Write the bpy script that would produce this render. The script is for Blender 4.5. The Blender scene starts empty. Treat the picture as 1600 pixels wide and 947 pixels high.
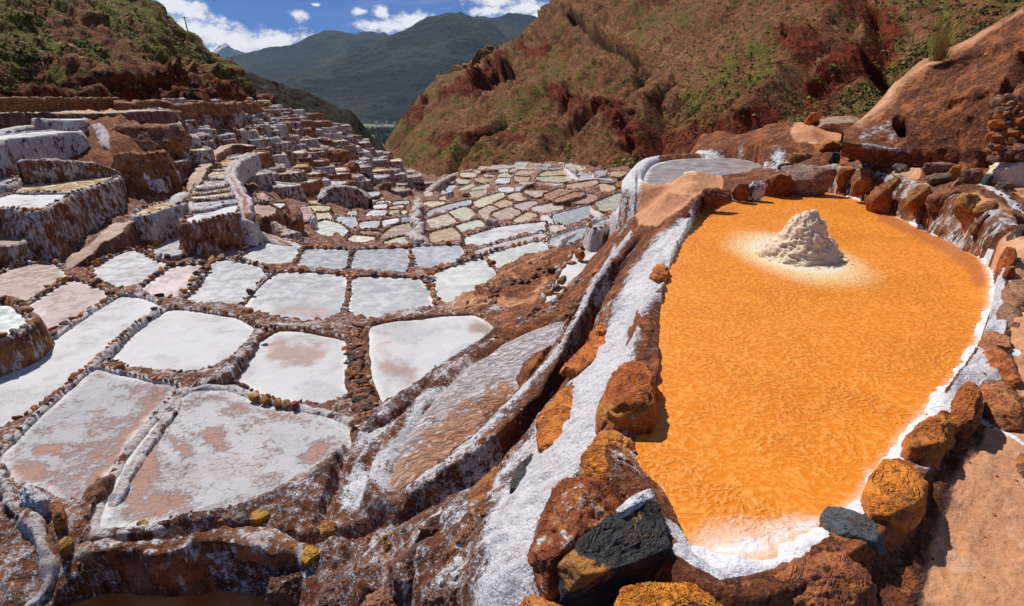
import bpy, math, random
import numpy as np
from mathutils import Vector
R = math.radians
scene = bpy.context.scene
COL = scene.collection
random.seed(7)
rng = np.random.default_rng(11)

# ------------------------------------------------------------ camera
F = 900.0; W, H = 1600.0, 947.0
PITCH = math.atan((473.5 - 120.0) / F)
cam = bpy.data.cameras.new("camera"); camo = bpy.data.objects.new("camera", cam); COL.objects.link(camo)
camo.location = (0, 0, 0); camo.rotation_euler = (math.pi / 2 - PITCH, 0, 0)
cam.sensor_fit = 'HORIZONTAL'; cam.sensor_width = 36.0; cam.lens = 36.0 * F / W
cam.clip_start = 0.05; cam.clip_end = 60000
scene.camera = camo

# ------------------------------------------------------------ light
SUN_AZ, SUN_EL = R(-38), R(52)            # azimuth from +Y towards +X
sd = Vector((math.sin(SUN_AZ) * math.cos(SUN_EL), math.cos(SUN_AZ) * math.cos(SUN_EL), math.sin(SUN_EL)))
sun = bpy.data.lights.new("sun", 'SUN'); suno = bpy.data.objects.new("sun", sun); COL.objects.link(suno)
sun.energy = 5.0; sun.angle = R(0.53); sun.color = (1.0, 0.945, 0.87)
suno.rotation_euler = sd.to_track_quat('Z', 'Y').to_euler()
scene.view_settings.view_transform = 'Standard'; scene.view_settings.look = 'None'
scene.view_settings.exposure = 0.0; scene.view_settings.gamma = 1.0; scene.view_settings.use_curve_mapping = False

def elaz(px, py):
    """azimuth / elevation of a picture point"""
    a = (px - W / 2) / F; b = (H / 2 - py) / F
    y = math.cos(PITCH) + b * math.sin(PITCH); z = -math.sin(PITCH) + b * math.cos(PITCH)
    return math.atan2(a, y), math.atan2(z, math.hypot(a, y))

# ---- node helpers
class N:
    def __init__(s, tree): s.t = tree; s.n = tree.nodes; s.l = tree.links
    def add(s, typ, ins=None, **kw):
        n = s.n.new(typ)
        for k, v in kw.items(): setattr(n, k, v)
        for k, v in (ins or {}).items():
            if isinstance(v, bpy.types.NodeSocket): s.l.new(v, n.inputs[k])
            else: n.inputs[k].default_value = v
        return n
    def math(s, op, a, b=0.0, c=None, clamp=False):
        d = {0: a, 1: b}
        if c is not None: d[2] = c
        return s.add('ShaderNodeMath', d, operation=op, use_clamp=clamp).outputs[0]
    def vmath(s, op, a, b=None, c=None):
        d = {0: a}
        if b is not None: d[1] = b
        if c is not None: d[2] = c
        n = s.add('ShaderNodeVectorMath', d, operation=op)
        return n.outputs['Value'] if op in ('LENGTH', 'DISTANCE', 'DOT_PRODUCT') else n.outputs[0]
    def noise(s, vec, scale, detail=4, rough=0.55, dist=0.0):
        return s.add('ShaderNodeTexNoise', {'Vector': vec, 'Scale': scale, 'Detail': detail, 'Roughness': rough, 'Distortion': dist}).outputs[0]
    def mix(s, fac, a, b, blend='MIX'):
        n = s.add('ShaderNodeMix', data_type='RGBA', blend_type=blend)
        for i, v in ((0, fac), (6, a), (7, b)):
            if isinstance(v, bpy.types.NodeSocket): s.l.new(v, n.inputs[i])
            else: n.inputs[i].default_value = (*v, 1.0) if isinstance(v, tuple) and len(v) == 3 else v
        return n.outputs[2]
    def step(s, v, lo, hi):
        return s.add('ShaderNodeMapRange', {0: v, 1: lo, 2: hi, 3: 0.0, 4: 1.0}, interpolation_type='SMOOTHSTEP').outputs[0]
    def attr(s, name): return s.add('ShaderNodeAttribute', attribute_name=name).outputs['Fac']

# ------------------------------------------------------------ sky
world = bpy.data.worlds.new("World"); scene.world = world; world.use_nodes = True
w = N(world.node_tree); w.n.clear()
tc = w.add('ShaderNodeTexCoord').outputs['Generated']
sky = w.add('ShaderNodeTexSky', {'Vector': w.vmath('NORMALIZE', w.vmath('ADD', tc, (0, 0, 0.16)))}, sky_type='NISHITA', sun_disc=False,
            sun_elevation=SUN_EL, sun_rotation=SUN_AZ, altitude=3300, air_density=1.0, dust_density=0.2, ozone_density=3.0)
skyc = w.mix(1.0, sky.outputs[0], (0.027, 0.046, 0.082), 'MULTIPLY')
sep = w.add('ShaderNodeSeparateXYZ', {0: tc})
az = w.math('ARCTAN2', sep.outputs[0], sep.outputs[1]); el = w.math('ARCSINE', sep.outputs[2])
ae = w.add('ShaderNodeCombineXYZ', {0: az, 1: el, 2: 0.0}).outputs[0]
# cloud puffs: (px, py, half width px, half height px)
puffs = [(268, 8, 32, 18), (305, 20, 26, 17), (300, 52, 42, 28), (340, 58, 52, 26), (385, 68, 50, 20), (440, 64, 46, 17), (485, 66, 40, 13), (360, 80, 60, 16),
         (467, 23, 17, 9), (580, 40, 28, 11), (594, 19, 15, 10), (565, 17, 13, 6), (650, 36, 38, 18), (612, 42, 34, 12),
         (760, 18, 34, 11), (820, 14, 44, 13), (845, 24, 28, 11), (775, 2, 56, 10), (493, 7, 7, 3), (700, -40, 60, 16), (380, -70, 90, 25), (950, -60, 120, 20)]
msk = None
for (px, py, sx, sy) in puffs:
    a, e = elaz(px, py)
    d = w.vmath('MULTIPLY', w.vmath('SUBTRACT', ae, (a, e, 0)), (F / sx, F / sy, 0))
    m = w.math('SUBTRACT', 1.0, w.vmath('LENGTH', d))
    msk = m if msk is None else w.math('MAXIMUM', msk, m)
nz = w.noise(w.vmath('MULTIPLY', ae, (1.0, 1.5, 1)), 34, 9, 0.66)
cl = w.math('ADD', msk, w.math('MULTIPLY', w.math('SUBTRACT', nz, 0.47), 2.6))
cloud = w.step(cl, 0.1, 0.7)
# thin high cloud
ci = w.noise(w.vmath('MULTIPLY', w.add('ShaderNodeVectorRotate', {'Vector': ae, 'Angle': R(-14)}, rotation_type='Z_AXIS').outputs[0], (2.5, 16, 1)), 1.6, 6, 0.6)
cir = w.math('MULTIPLY', w.step(ci, 0.38, 0.75), w.step(az, -0.35, 0.05))
cir = w.math('ADD', w.math('MULTIPLY', cir, 0.62), w.math('MULTIPLY', w.step(ci, 0.5, 0.8), 0.18))
high = w.math('MULTIPLY', w.step(w.noise(tc, 3.0, 7, 0.6), 0.52, 0.75), w.step(el, 0.16, 0.35))
sh = w.noise(w.vmath('ADD', w.vmath('MULTIPLY', ae, (1.0, 1.6, 1)), (0.012, -0.02, 0)), 30, 5, 0.6)
cc_ = w.mix(w.step(w.math('ADD', sh, w.math('MULTIPLY', cl, 0.25)), 0.35, 0.72), (0.33, 0.40, 0.50), (0.95, 0.95, 0.97))
sk = w.mix(cir, skyc, (0.50, 0.60, 0.74))
sk = w.mix(cloud, sk, cc_)
sk = w.mix(w.math('MULTIPLY', high, 0.7), sk, (0.8, 0.82, 0.86))
bg = w.add('ShaderNodeBackground', {0: sk, 1: 1.0}); bg.name = 'sky_background'
w.l.new(bg.outputs[0], w.add('ShaderNodeOutputWorld').inputs[0])

# ------------------------------------------------------------ geometry of the view
cp, sp = math.cos(PITCH), math.sin(PITCH)
def rays(px, py):
    a = (np.asarray(px, float) - W / 2) / F; b = (H / 2 - np.asarray(py, float)) / F
    return np.stack([a + 0 * b, cp + b * sp + 0 * a, -sp + b * cp + 0 * a], -1)
def on_z(px, py, z):
    d = rays(px, py); return d * (z / d[..., 2])[..., None]
def on_dist(px, py, dist):
    d = rays(px, py); return d * (np.asarray(dist) / np.hypot(d[..., 0], d[..., 1]))[..., None]
def to_px(P):
    x, y, z = P[..., 0], P[..., 1], P[..., 2]
    dep = y * cp - z * sp; up = y * sp + z * cp
    dep = np.maximum(dep, 0.05)
    return W / 2 + F * x / dep, H / 2 - F * up / dep

# ------------------------------------------------------------ noise
def _hash(ix, iy, iz, seed):
    h = (ix.astype(np.uint32) * np.uint32(374761393)) ^ (iy.astype(np.uint32) * np.uint32(668265263)) ^ (iz.astype(np.uint32) * np.uint32(2147483647)) ^ np.uint32((seed * 974711 + 12345) & 0xffffffff)
    h = (h ^ (h >> np.uint32(13))) * np.uint32(1274126177); h ^= h >> np.uint32(16)
    return (h & np.uint32(0xffff)).astype(np.float32) / 32767.5 - 1.0
def vn(P, seed=0):
    P = np.asarray(P, np.float32); i = np.floor(P); f = P - i; i = i.astype(np.int64); f = f * f * (3 - 2 * f)
    x, y, z = i[..., 0], i[..., 1], i[..., 2]; fx, fy, fz = f[..., 0], f[..., 1], f[..., 2]
    def h(a, b, c): return _hash(x + a, y + b, z + c, seed)
    x00 = h(0,0,0)*(1-fx)+h(1,0,0)*fx; x10 = h(0,1,0)*(1-fx)+h(1,1,0)*fx
    x01 = h(0,0,1)*(1-fx)+h(1,0,1)*fx; x11 = h(0,1,1)*(1-fx)+h(1,1,1)*fx
    return (x00*(1-fy)+x10*fy)*(1-fz)+(x01*(1-fy)+x11*fy)*fz
def fbm(P, o=4, seed=0, g=0.5, ridged=False):
    P = np.asarray(P, np.float32); s = 0; a = 1.0; t = 0
    for k in range(o):
        v = vn(P * (2.03 ** k) + 17.3 * k, seed + k)
        if ridged: v = 1 - 2 * np.abs(v)
        s = s + a * v; t += a; a *= g
    return s / t

# ------------------------------------------------------------ objects
def srgb(r, g, b):
    return tuple(((c / 255 + 0.055) / 1.055) ** 2.4 if c > 10 else c / 255 / 12.92 for c in (r, g, b))
def tag(o, label=None, cat=None, group=None, kind=None):
    if label: o['label'] = label
    if cat: o['category'] = cat
    if group: o['group'] = group
    if kind: o['kind'] = kind
    return o
def mesh_np(name, V, Fq, smooth=True, attrs=None):
    """V (n,3); Fq: array (m,3|4) or list of arrays/lists"""
    me = bpy.data.meshes.new(name)
    V = np.asarray(V, np.float32)
    if isinstance(Fq, np.ndarray): groups = [Fq]
    else: groups = [np.asarray(g) for g in Fq if len(g)]
    idx = np.concatenate([g.reshape(-1) for g in groups]).astype(np.int32)
    tot = np.concatenate([np.full(len(g), g.shape[1], np.int32) for g in groups])
    st = np.concatenate([[0], np.cumsum(tot)[:-1]]).astype(np.int32)
    me.vertices.add(len(V)); me.vertices.foreach_set('co', V.reshape(-1))
    me.loops.add(len(idx)); me.loops.foreach_set('vertex_index', idx)
    me.polygons.add(len(tot)); me.polygons.foreach_set('loop_start', st)
    try: me.polygons.foreach_set('loop_total', tot)
    except Exception: pass
    for k, v in (attrs or {}).items():
        at = me.attributes.new(k, 'FLOAT', 'POINT'); at.data.foreach_set('value', np.asarray(v, np.float32).reshape(-1))
    me.polygons.foreach_set('use_smooth', np.full(len(tot), smooth, bool))
    me.update(calc_edges=True); me.validate()
    return me
def link(name, me, mat=None, parent=None, color=None):
    o = bpy.data.objects.new(name, me); COL.objects.link(o)
    if mat and not me.materials: me.materials.append(mat)
    if parent: o.parent = parent
    if color: o.color = color
    return o
def grid_faces(n, m, wrap=False):
    i = np.arange(n if wrap else n - 1)[:, None]; j = np.arange(m - 1)[None, :]
    a = i * m + j; b = ((i + 1) % n) * m + j
    return np.stack([a, b, b + 1, a + 1], -1).reshape(-1, 4)
def chaikin(P, k=2, closed=True):
    P = np.asarray(P, float)
    for _ in range(k):
        if closed:
            Q = np.roll(P, -1, 0); P = np.stack([P * .75 + Q * .25, P * .25 + Q * .75], 1).reshape(-1, P.shape[1])
        else:
            A, B = P[:-1], P[1:]
            P = np.concatenate([P[:1], np.stack([A * .75 + B * .25, A * .25 + B * .75], 1).reshape(-1, P.shape[1]), P[-1:]])
    return P
def resample(P, s, closed=True, nmin=8, nmax=2000):
    P = np.asarray(P, float)
    if closed: P = np.concatenate([P, P[:1]])
    L = np.concatenate([[0], np.cumsum(np.linalg.norm(np.diff(P, axis=0), axis=1))])
    n = int(min(max(L[-1] / s, nmin), nmax)); t = np.linspace(0, L[-1], n + 1)
    if closed: t = t[:-1]
    return np.stack([np.interp(t, L, P[:, k]) for k in range(P.shape[1])], 1)
def area2(P): x, y = P[:, 0], P[:, 1]; return 0.5 * np.sum(x * np.roll(y, -1) - y * np.roll(x, -1))
def normals2(P, closed=True):
    if closed: T = np.roll(P, -1, 0) - np.roll(P, 1, 0)
    else: T = np.gradient(P, axis=0)
    T = T / np.maximum(np.linalg.norm(T, axis=1), 1e-6)[:, None]
    return np.stack([T[:, 1], -T[:, 0]], 1)
def inside(px, py, poly):
    poly = np.asarray(poly, float); r = np.zeros(len(px), bool); n = len(poly); j = n - 1
    for i in range(n):
        xi, yi = poly[i, 0], poly[i, 1]; xj, yj = poly[j, 0], poly[j, 1]
        if yi != yj: r ^= ((yi > py) != (yj > py)) & (px < (xj - xi) * (py - yi) / (yj - yi) + xi)
        j = i
    return r
def stroke(px, py, pts, soft=1.0):
    """0..1 falloff round a polyline of (x, y, half width) in reference coordinates"""
    out = np.zeros(len(px), np.float32)
    for (x0, y0, w0), (x1, y1, w1) in zip(pts[:-1], pts[1:]):
        dx, dy = x1 - x0, y1 - y0; wm = max(w0, w1) * (1 + soft)
        m = np.nonzero((px > min(x0, x1) - wm) & (px < max(x0, x1) + wm) & (py > min(y0, y1) - wm) & (py < max(y0, y1) + wm))[0]
        if not len(m): continue
        t = np.clip(((px[m] - x0) * dx + (py[m] - y0) * dy) / max(dx * dx + dy * dy, 1e-6), 0, 1)
        d = np.hypot(px[m] - x0 - t * dx, py[m] - y0 - t * dy) / (w0 + t * (w1 - w0))
        out[m] = np.maximum(out[m], np.clip((1 + soft - d) / (2 * soft) if soft > 0 else d < 1, 0, 1) ** 1.0)
    return out
# ------------------------------------------------------------ materials
def newmat(name):
    m = bpy.data.materials.new(name); m.use_nodes = True
    n = N(m.node_tree); b = m.node_tree.nodes['Principled BSDF']
    return m, n, b
def finish(n, b, color=None, rough=None, bump=None, dist=0.02, strength=1.0, spec=None, coat=None):
    if color is not None:
        n.l.new(color, b.inputs['Base Color']) if isinstance(color, bpy.types.NodeSocket) else setattr(b.inputs['Base Color'], 'default_value', (*color, 1))
    if rough is not None:
        n.l.new(rough, b.inputs['Roughness']) if isinstance(rough, bpy.types.NodeSocket) else setattr(b.inputs['Roughness'], 'default_value', rough)
    if spec is not None: b.inputs['Specular IOR Level'].default_value = spec
    if bump is not None:
        bp = n.add('ShaderNodeBump', {'Height': bump, 'Distance': dist, 'Strength': strength}); n.l.new(bp.outputs[0], b.inputs['Normal'])
def pos(n): return n.add('ShaderNodeNewGeometry').outputs['Position']
def scaled(n, v, s): return n.vmath('MULTIPLY', v, s if isinstance(s, tuple) else (s, s, s))

# --- ground near the camera and down the slope
def make_ground_mat():
    m, n, b = newmat('ground_earth'); p = pos(n)
    salt, sand, wet, dark = n.attr('salt'), n.attr('sand'), n.attr('wet'), n.attr('dark')
    n1 = n.noise(p, 3.2, 8, 0.65); n2 = n.noise(p, 14, 6, 0.65); n3 = n.noise(p, 55, 5, 0.7); n4 = n.noise(scaled(n, p, (1, 1, 2.5)), 0.9, 6, 0.6)
    base = n.mix(n.step(n1, 0.35, 0.65), (0.12, 0.032, 0.011), (0.40, 0.12, 0.03))
    base = n.mix(n.step(n2, 0.5, 0.75), base, (0.50, 0.22, 0.095))
    base = n.mix(n.step(n.noise(p, 6.5, 6, 0.7), 0.60, 0.68), base, (0.56, 0.21, 0.03))
    base = n.mix(n.step(n3, 0.53, 0.66), base, (0.04, 0.013, 0.007))
    base = n.mix(n.math('MULTIPLY', n.math('SUBTRACT', 1.0, n.step(n.math('ABSOLUTE', n.math('SUBTRACT', n1, 0.5)), 0.004, 0.03)), 0.8), base, (0.03, 0.01, 0.006))
    sandc = n.mix(n.step(n2, 0.3, 0.7), (0.50, 0.225, 0.105), (0.62, 0.31, 0.155))
    sandc = n.mix(n.step(n1, 0.5, 0.7), sandc, (0.42, 0.18, 0.085))
    sandc = n.mix(n.step(n3, 0.55, 0.7), sandc, (0.30, 0.13, 0.065))
    sandc = n.mix(n.math('MULTIPLY', n.step(n.noise(p, 1.6, 9, 0.7), 0.54, 0.6), 0.5), sandc, (0.70, 0.46, 0.30))
    c = n.mix(n.step(n.math('ADD', sand, n.math('MULTIPLY', n.math('SUBTRACT', n1, 0.5), 0.6)), 0.35, 0.6), base, sandc)
    c = n.mix(n.step(n.math('ADD', dark, n.math('MULTIPLY', n.math('SUBTRACT', n2, 0.5), 0.8)), 0.35, 0.65), c, (0.06, 0.02, 0.012))
    wf = n.step(n.math('ADD', wet, n.math('MULTIPLY', n.math('SUBTRACT', n2, 0.5), 0.5)), 0.4, 0.6)
    c = n.mix(wf, c, n.mix(n.step(n2, 0.35, 0.65), (0.20, 0.055, 0.018), (0.33, 0.10, 0.03)))
    sv = n.math('ADD', n.math('MULTIPLY', salt, 1.0), n.math('ADD', n.math('MULTIPLY', n.math('SUBTRACT', n2, 0.5), 1.1), n.math('MULTIPLY', n.math('SUBTRACT', n3, 0.5), 0.9)))
    sf = n.step(n.math('ADD', sv, n.math('MULTIPLY', n.math('SUBTRACT', n1, 0.5), 0.9)), 0.35, 0.62)
    saltc = n.mix(n.step(n3, 0.35, 0.65), (0.58, 0.56, 0.58), (0.86, 0.86, 0.88))
    saltc = n.mix(n.math('MULTIPLY', n.step(n1, 0.45, 0.7), 0.35), saltc, (0.5, 0.38, 0.33))
    c = n.mix(sf, c, saltc)
    h = n.math('ADD', n.math('MULTIPLY', n1, 0.9), n.math('ADD', n.math('MULTIPLY', n2, 0.5), n.math('MULTIPLY', n3, 0.16)))
    h = n.math('ADD', h, n.math('MULTIPLY', sf, 0.10))
    h = n.math('MULTIPLY', h, n.math('SUBTRACT', 1.0, n.math('MULTIPLY', n.step(sand, 0.3, 0.7), 0.72)))
    rr = n.math('SUBTRACT', n.math('ADD', 0.8, n.math('MULTIPLY', n3, 0.15)), n.math('MULTIPLY', wf, 0.62))
    finish(n, b, c, rr, h, 0.11, 1.0, 0.35)
    return m
M = {}
M['ground'] = make_ground_mat()

# --- terrace walls of stone and mud under running salt
def make_wall_mat():
    m, n, b = newmat('salt_streaked_wall'); g = n.add('ShaderNodeNewGeometry'); p = g.outputs['Position']
    oi = n.add('ShaderNodeObjectInfo'); oc = n.add('ShaderNodeSeparateColor', {0: oi.outputs['Color']})
    salt = oc.outputs[0]; red = oc.outputs[1]
    st = n.noise(scaled(n, p, (4.0, 4.0, 1.5)), 1.0, 8, 0.7); st2 = n.noise(scaled(n, p, (12, 12, 4.5)), 1.0, 6, 0.7)
    blk = n.noise(p, 2.3, 6, 0.62); fine = n.noise(p, 22, 5, 0.65)
    br = n.mix(n.step(blk, 0.38, 0.62), (0.13, 0.042, 0.016), (0.42, 0.19, 0.085))
    br = n.mix(n.step(st2, 0.52, 0.64), br, (0.50, 0.30, 0.20))
    br = n.mix(n.math('MULTIPLY', n.step(n.noise(p, 3.9, 4, 0.7), 0.52, 0.62), red), br, (0.42, 0.13, 0.02))
    br = n.mix(n.step(fine, 0.56, 0.66), br, (0.05, 0.02, 0.013))
    nzz = n.add('ShaderNodeSeparateXYZ', {0: g.outputs['Normal']}).outputs[2]
    v = n.math('ADD', n.math('MULTIPLY', n.math('SUBTRACT', st, 0.5), 2.2), n.math('MULTIPLY', n.math('SUBTRACT', st2, 0.5), 2.6))
    v = n.math('ADD', v, n.math('MULTIPLY', n.math('SUBTRACT', blk, 0.5), 1.3))
    v = n.math('ADD', v, n.math('MULTIPLY', n.math('SUBTRACT', salt, 0.5), 1.1))
    v = n.math('ADD', v, n.math('MULTIPLY', n.step(nzz, 0.25, 0.8), 0.18))
    sf = n.step(v, 0.0, 0.30)
    sc = n.mix(n.step(fine, 0.35, 0.65), (0.58, 0.54, 0.54), (0.86, 0.85, 0.85))
    sc = n.mix(n.math('MULTIPLY', n.step(blk, 0.4, 0.65), 0.5), sc, (0.56, 0.38, 0.30))
    c = n.mix(sf, br, sc)
    h = n.math('ADD', n.math('MULTIPLY', st2, 0.7), n.math('ADD', n.math('MULTIPLY', fine, 0.3), n.math('MULTIPLY', blk, 0.8)))
    finish(n, b, c, 0.82, n.math('ADD', h, n.math('MULTIPLY', sf, 0.12)), 0.14, 1.0, 0.25)
    return m
M['wall'] = make_wall_mat()

# --- pans: object colour is the tint, alpha how patchy it is
def make_pan(name, wet, patch=(0.42, 0.24, 0.15), scale=1.0, crack=False, gloss=0.2):
    m, n, b = newmat(name); p = pos(n); oi = n.add('ShaderNodeObjectInfo')
    tint = oi.outputs['Color']; al = oi.outputs['Alpha']; off = n.vmath('ADD', p, n.vmath('MULTIPLY', n.add('ShaderNodeCombineXYZ', {0: oi.outputs['Random'], 1: oi.outputs['Random'], 2: 0.0}).outputs[0], (57, 31, 0)))
    edge = n.attr('edge')
    big = n.noise(off, 0.55 * scale, 6, 0.6, 0.6); mid = n.noise(off, 3.2 * scale, 7, 0.62, 0.3); fine = n.noise(p, 34 * scale, 4, 0.7)
    grit = n.noise(p, 120 * scale, 2, 0.5)
    c = n.mix(n.math('MULTIPLY', n.step(big, 0.42, 0.62), 0.35 if wet else 0.25), tint, n.mix(0.35, tint, patch))
    c = n.mix(n.math('MULTIPLY', n.step(mid, 0.45, 0.7), 0.22), c, (0.82, 0.80, 0.77))
    if crack:
        vo = n.add('ShaderNodeTexVoronoi', {'Vector': n.vmath('ADD', off, n.vmath('MULTIPLY', n.add('ShaderNodeTexNoise', {'Vector': p, 'Scale': 3.0, 'Detail': 4}).outputs[1], (0.5, 0.5, 0))), 'Scale': 4.2}, feature='DISTANCE_TO_EDGE').outputs['Distance']
        vo2 = n.add('ShaderNodeTexVoronoi', {'Vector': n.vmath('ADD', off, n.vmath('MULTIPLY', n.add('ShaderNodeTexNoise', {'Vector': p, 'Scale': 5.0, 'Detail': 5}).outputs[1], (0.3, 0.3, 0))), 'Scale': 1.7}, feature='SMOOTH_F1').outputs['Distance']
        ck = n.math('MULTIPLY', n.math('SUBTRACT', 1.0, n.step(vo, 0.006, 0.03)), n.step(mid, 0.44, 0.6))
        c = n.mix(n.step(n.math('ADD', n.math('MULTIPLY', n.math('SUBTRACT', vo2, 0.5), 0.5), n.math('MULTIPLY', n.math('SUBTRACT', mid, 0.5), 1.4)), 0.0, 0.06), c, n.mix(0.5, c, (0.40, 0.33, 0.32)))
    # flakes torn off down to red mud, more where alpha is low
    stre = n.noise(n.add('ShaderNodeVectorRotate', {'Vector': off, 'Angle': R(32)}, rotation_type='Z_AXIS').outputs[0], 1.0, 7, 0.66)
    pv = n.math('ADD', n.math('ADD', n.math('MULTIPLY', n.math('SUBTRACT', big, 0.5), 1.5), n.math('MULTIPLY', n.math('SUBTRACT', mid, 0.5), 1.3)), n.math('SUBTRACT', 0.75, n.math('MULTIPLY', al, 1.0)))
    pv = n.math('ADD', pv, n.math('MULTIPLY', n.attr('stain'), 0.62))
    pf = n.step(n.math('ADD', pv, n.math('MULTIPLY', n.math('SUBTRACT', n.noise(off, 14, 5, 0.7), 0.5), 1.6)), 0.0, 0.45) if crack else n.step(pv, 0.05, 0.5)
    c = n.mix(n.math('MULTIPLY', pf, 0.8), c, patch)
    if crack: c = n.mix(n.math('MULTIPLY', ck, 0.55), c, (0.40, 0.26, 0.20))
    c = n.mix(n.math('MULTIPLY', n.step(n.math('ADD', edge, n.math('MULTIPLY', n.math('SUBTRACT', mid, 0.5), 0.9)), 0.45, 1.0), 0.75), c, (0.80, 0.79, 0.79))
    c = n.mix(n.math('MULTIPLY', n.step(grit, 0.45, 0.75), 0.10 if wet else 0.22), c, (0.42, 0.38, 0.36))
    film = n.step(n.noise(off, 0.9 * scale, 6, 0.65, 0.4), 0.46, 0.60)
    c = n.mix(n.math('MULTIPLY', film, 0.42), c, n.mix(1.0, c, (0.66, 0.64, 0.64), 'MULTIPLY'))
    rr = n.math('ADD', gloss, n.math('MULTIPLY', n.step(mid, 0.4, 0.65), 0.5 - gloss * 0.5)) if wet else n.math('SUBTRACT', n.math('ADD', 0.55, n.math('MULTIPLY', mid, 0.25)), n.math('MULTIPLY', film, 0.42))
    h = n.math('ADD', n.math('MULTIPLY', fine, 0.10 if wet else 0.34), n.math('MULTIPLY', grit, 0.05 if wet else 0.22))
    h = n.math('ADD', h, n.math('MULTIPLY', mid, 0.05 if wet else 0.5))
    if crack: h = n.math('SUBTRACT', n.math('SUBTRACT', h, n.math('MULTIPLY', pf, 0.45)), n.math('MULTIPLY', ck, 0.35))
    finish(n, b, c, rr, h, 0.03, 1.0, 0.5 if wet else 0.3)
    return m
M['salt'] = make_pan('dry_salt_crust', False, (0.36, 0.22, 0.16))
M['crack'] = make_pan('flaking_salt_crust', False, (0.36, 0.15, 0.085), crack=True)
M['brine'] = make_pan('still_brine', True, (0.40, 0.24, 0.12), gloss=0.10)
M['slush'] = make_pan('half_dried_salt_slush', True, (0.35, 0.26, 0.22), gloss=0.3)

# --- the big orange brine pond
def make_orange():
    m, n, b = newmat('orange_brine'); p = pos(n); edge = n.attr('edge'); pale = n.attr('pale'); rim = n.attr('mud')
    q = n.vmath('ADD', p, n.vmath('MULTIPLY', n.add('ShaderNodeTexNoise', {'Vector': p, 'Scale': 2.5, 'Detail': 3}).outputs[1], (0.25, 0.25, 0)))
    a = n.noise(scaled(n, q, (1, 1.25, 1)), 24, 1.6, 0.5, 0.0); f = n.noise(p, 75, 4, 0.7); big = n.noise(p, 0.9, 5, 0.6, 0.5)
    lump = n.step(a, 0.38, 0.66)
    amp = n.math('ADD', 0.35, n.math('MULTIPLY', n.step(big, 0.35, 0.62), 0.65))
    c = n.mix(n.math('MULTIPLY', lump, 0.6), (0.73, 0.215, 0.011), (0.83, 0.35, 0.06))
    c = n.mix(n.math('MULTIPLY', n.step(big, 0.45, 0.7), 0.6), c, (0.64, 0.19, 0.012))
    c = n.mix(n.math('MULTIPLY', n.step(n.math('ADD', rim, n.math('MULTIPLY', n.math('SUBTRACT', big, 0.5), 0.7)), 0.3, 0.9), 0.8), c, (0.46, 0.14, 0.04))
    c = n.mix(n.step(n.math('ADD', pale, n.math('MULTIPLY', n.math('SUBTRACT', big, 0.5), 0.3)), 0.0, 0.9), c, (0.80, 0.58, 0.30))
    c = n.mix(n.step(n.math('ADD', pale, n.math('MULTIPLY', n.math('SUBTRACT', n.noise(p, 4, 5), 0.5), 0.4)), 0.72, 1.0), c, (0.78, 0.68, 0.50))
    ev = n.math('ADD', edge, n.math('MULTIPLY', n.math('SUBTRACT', n.noise(p, 9, 6, 0.7), 0.5), 0.9))
    c = n.mix(n.math('MULTIPLY', n.step(ev, 0.25, 0.85), 0.9), c, (0.78, 0.58, 0.44))
    c = n.mix(n.step(ev, 0.8, 1.05), c, (0.80, 0.74, 0.72))
    h = n.math('ADD', n.math('MULTIPLY', n.math('MULTIPLY', n.step(a, 0.3, 0.75), amp), 0.75), n.math('MULTIPLY', f, 0.10))
    finish(n, b, c, n.math('ADD', 0.30, n.math('MULTIPLY', lump, 0.3)), h, 0.012, 1.0, 0.3)
    return m
M['orange'] = make_orange()

def make_ripple():
    m, n, b = newmat('rippled_salt_slope'); p = pos(n); wet = n.attr('wet')
    v = n.add('ShaderNodeVectorRotate', {'Vector': p, 'Angle': R(-32)}, rotation_type='Z_AXIS').outputs[0]
    q = n.vmath('ADD', v, n.vmath('MULTIPLY', n.add('ShaderNodeTexNoise', {'Vector': p, 'Scale': 3.0, 'Detail': 3}).outputs[1], (0.35, 0.35, 0)))
    a = n.noise(scaled(n, q, (1.6, 5.2, 1)), 2.6, 6, 0.62); s = n.noise(scaled(n, q, (1.3, 4.0, 1)), 5.5, 5, 0.62); f = n.noise(p, 40, 4, 0.7); g = n.noise(p, 1.2, 5)
    c = n.mix(n.step(s, 0.4, 0.6), (0.43, 0.34, 0.33), (0.74, 0.70, 0.71))
    c = n.mix(n.step(n.math('ADD', wet, n.math('MULTIPLY', n.math('SUBTRACT', a, 0.5), 3.0)), 0.35, 0.75), c, n.mix(n.step(s, 0.4, 0.6), (0.45, 0.20, 0.09), (0.62, 0.36, 0.22)))
    h = n.math('ADD', n.math('MULTIPLY', n.step(a, 0.35, 0.65), 0.9), n.math('ADD', n.math('MULTIPLY', n.step(s, 0.3, 0.7), 0.65), n.math('MULTIPLY', f, 0.1)))
    finish(n, b, c, n.math('SUBTRACT', 0.62, n.math('MULTIPLY', wet, 0.35)), h, 0.045, 1.0, 0.4)
    return m
M['ripple'] = make_ripple()

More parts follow.
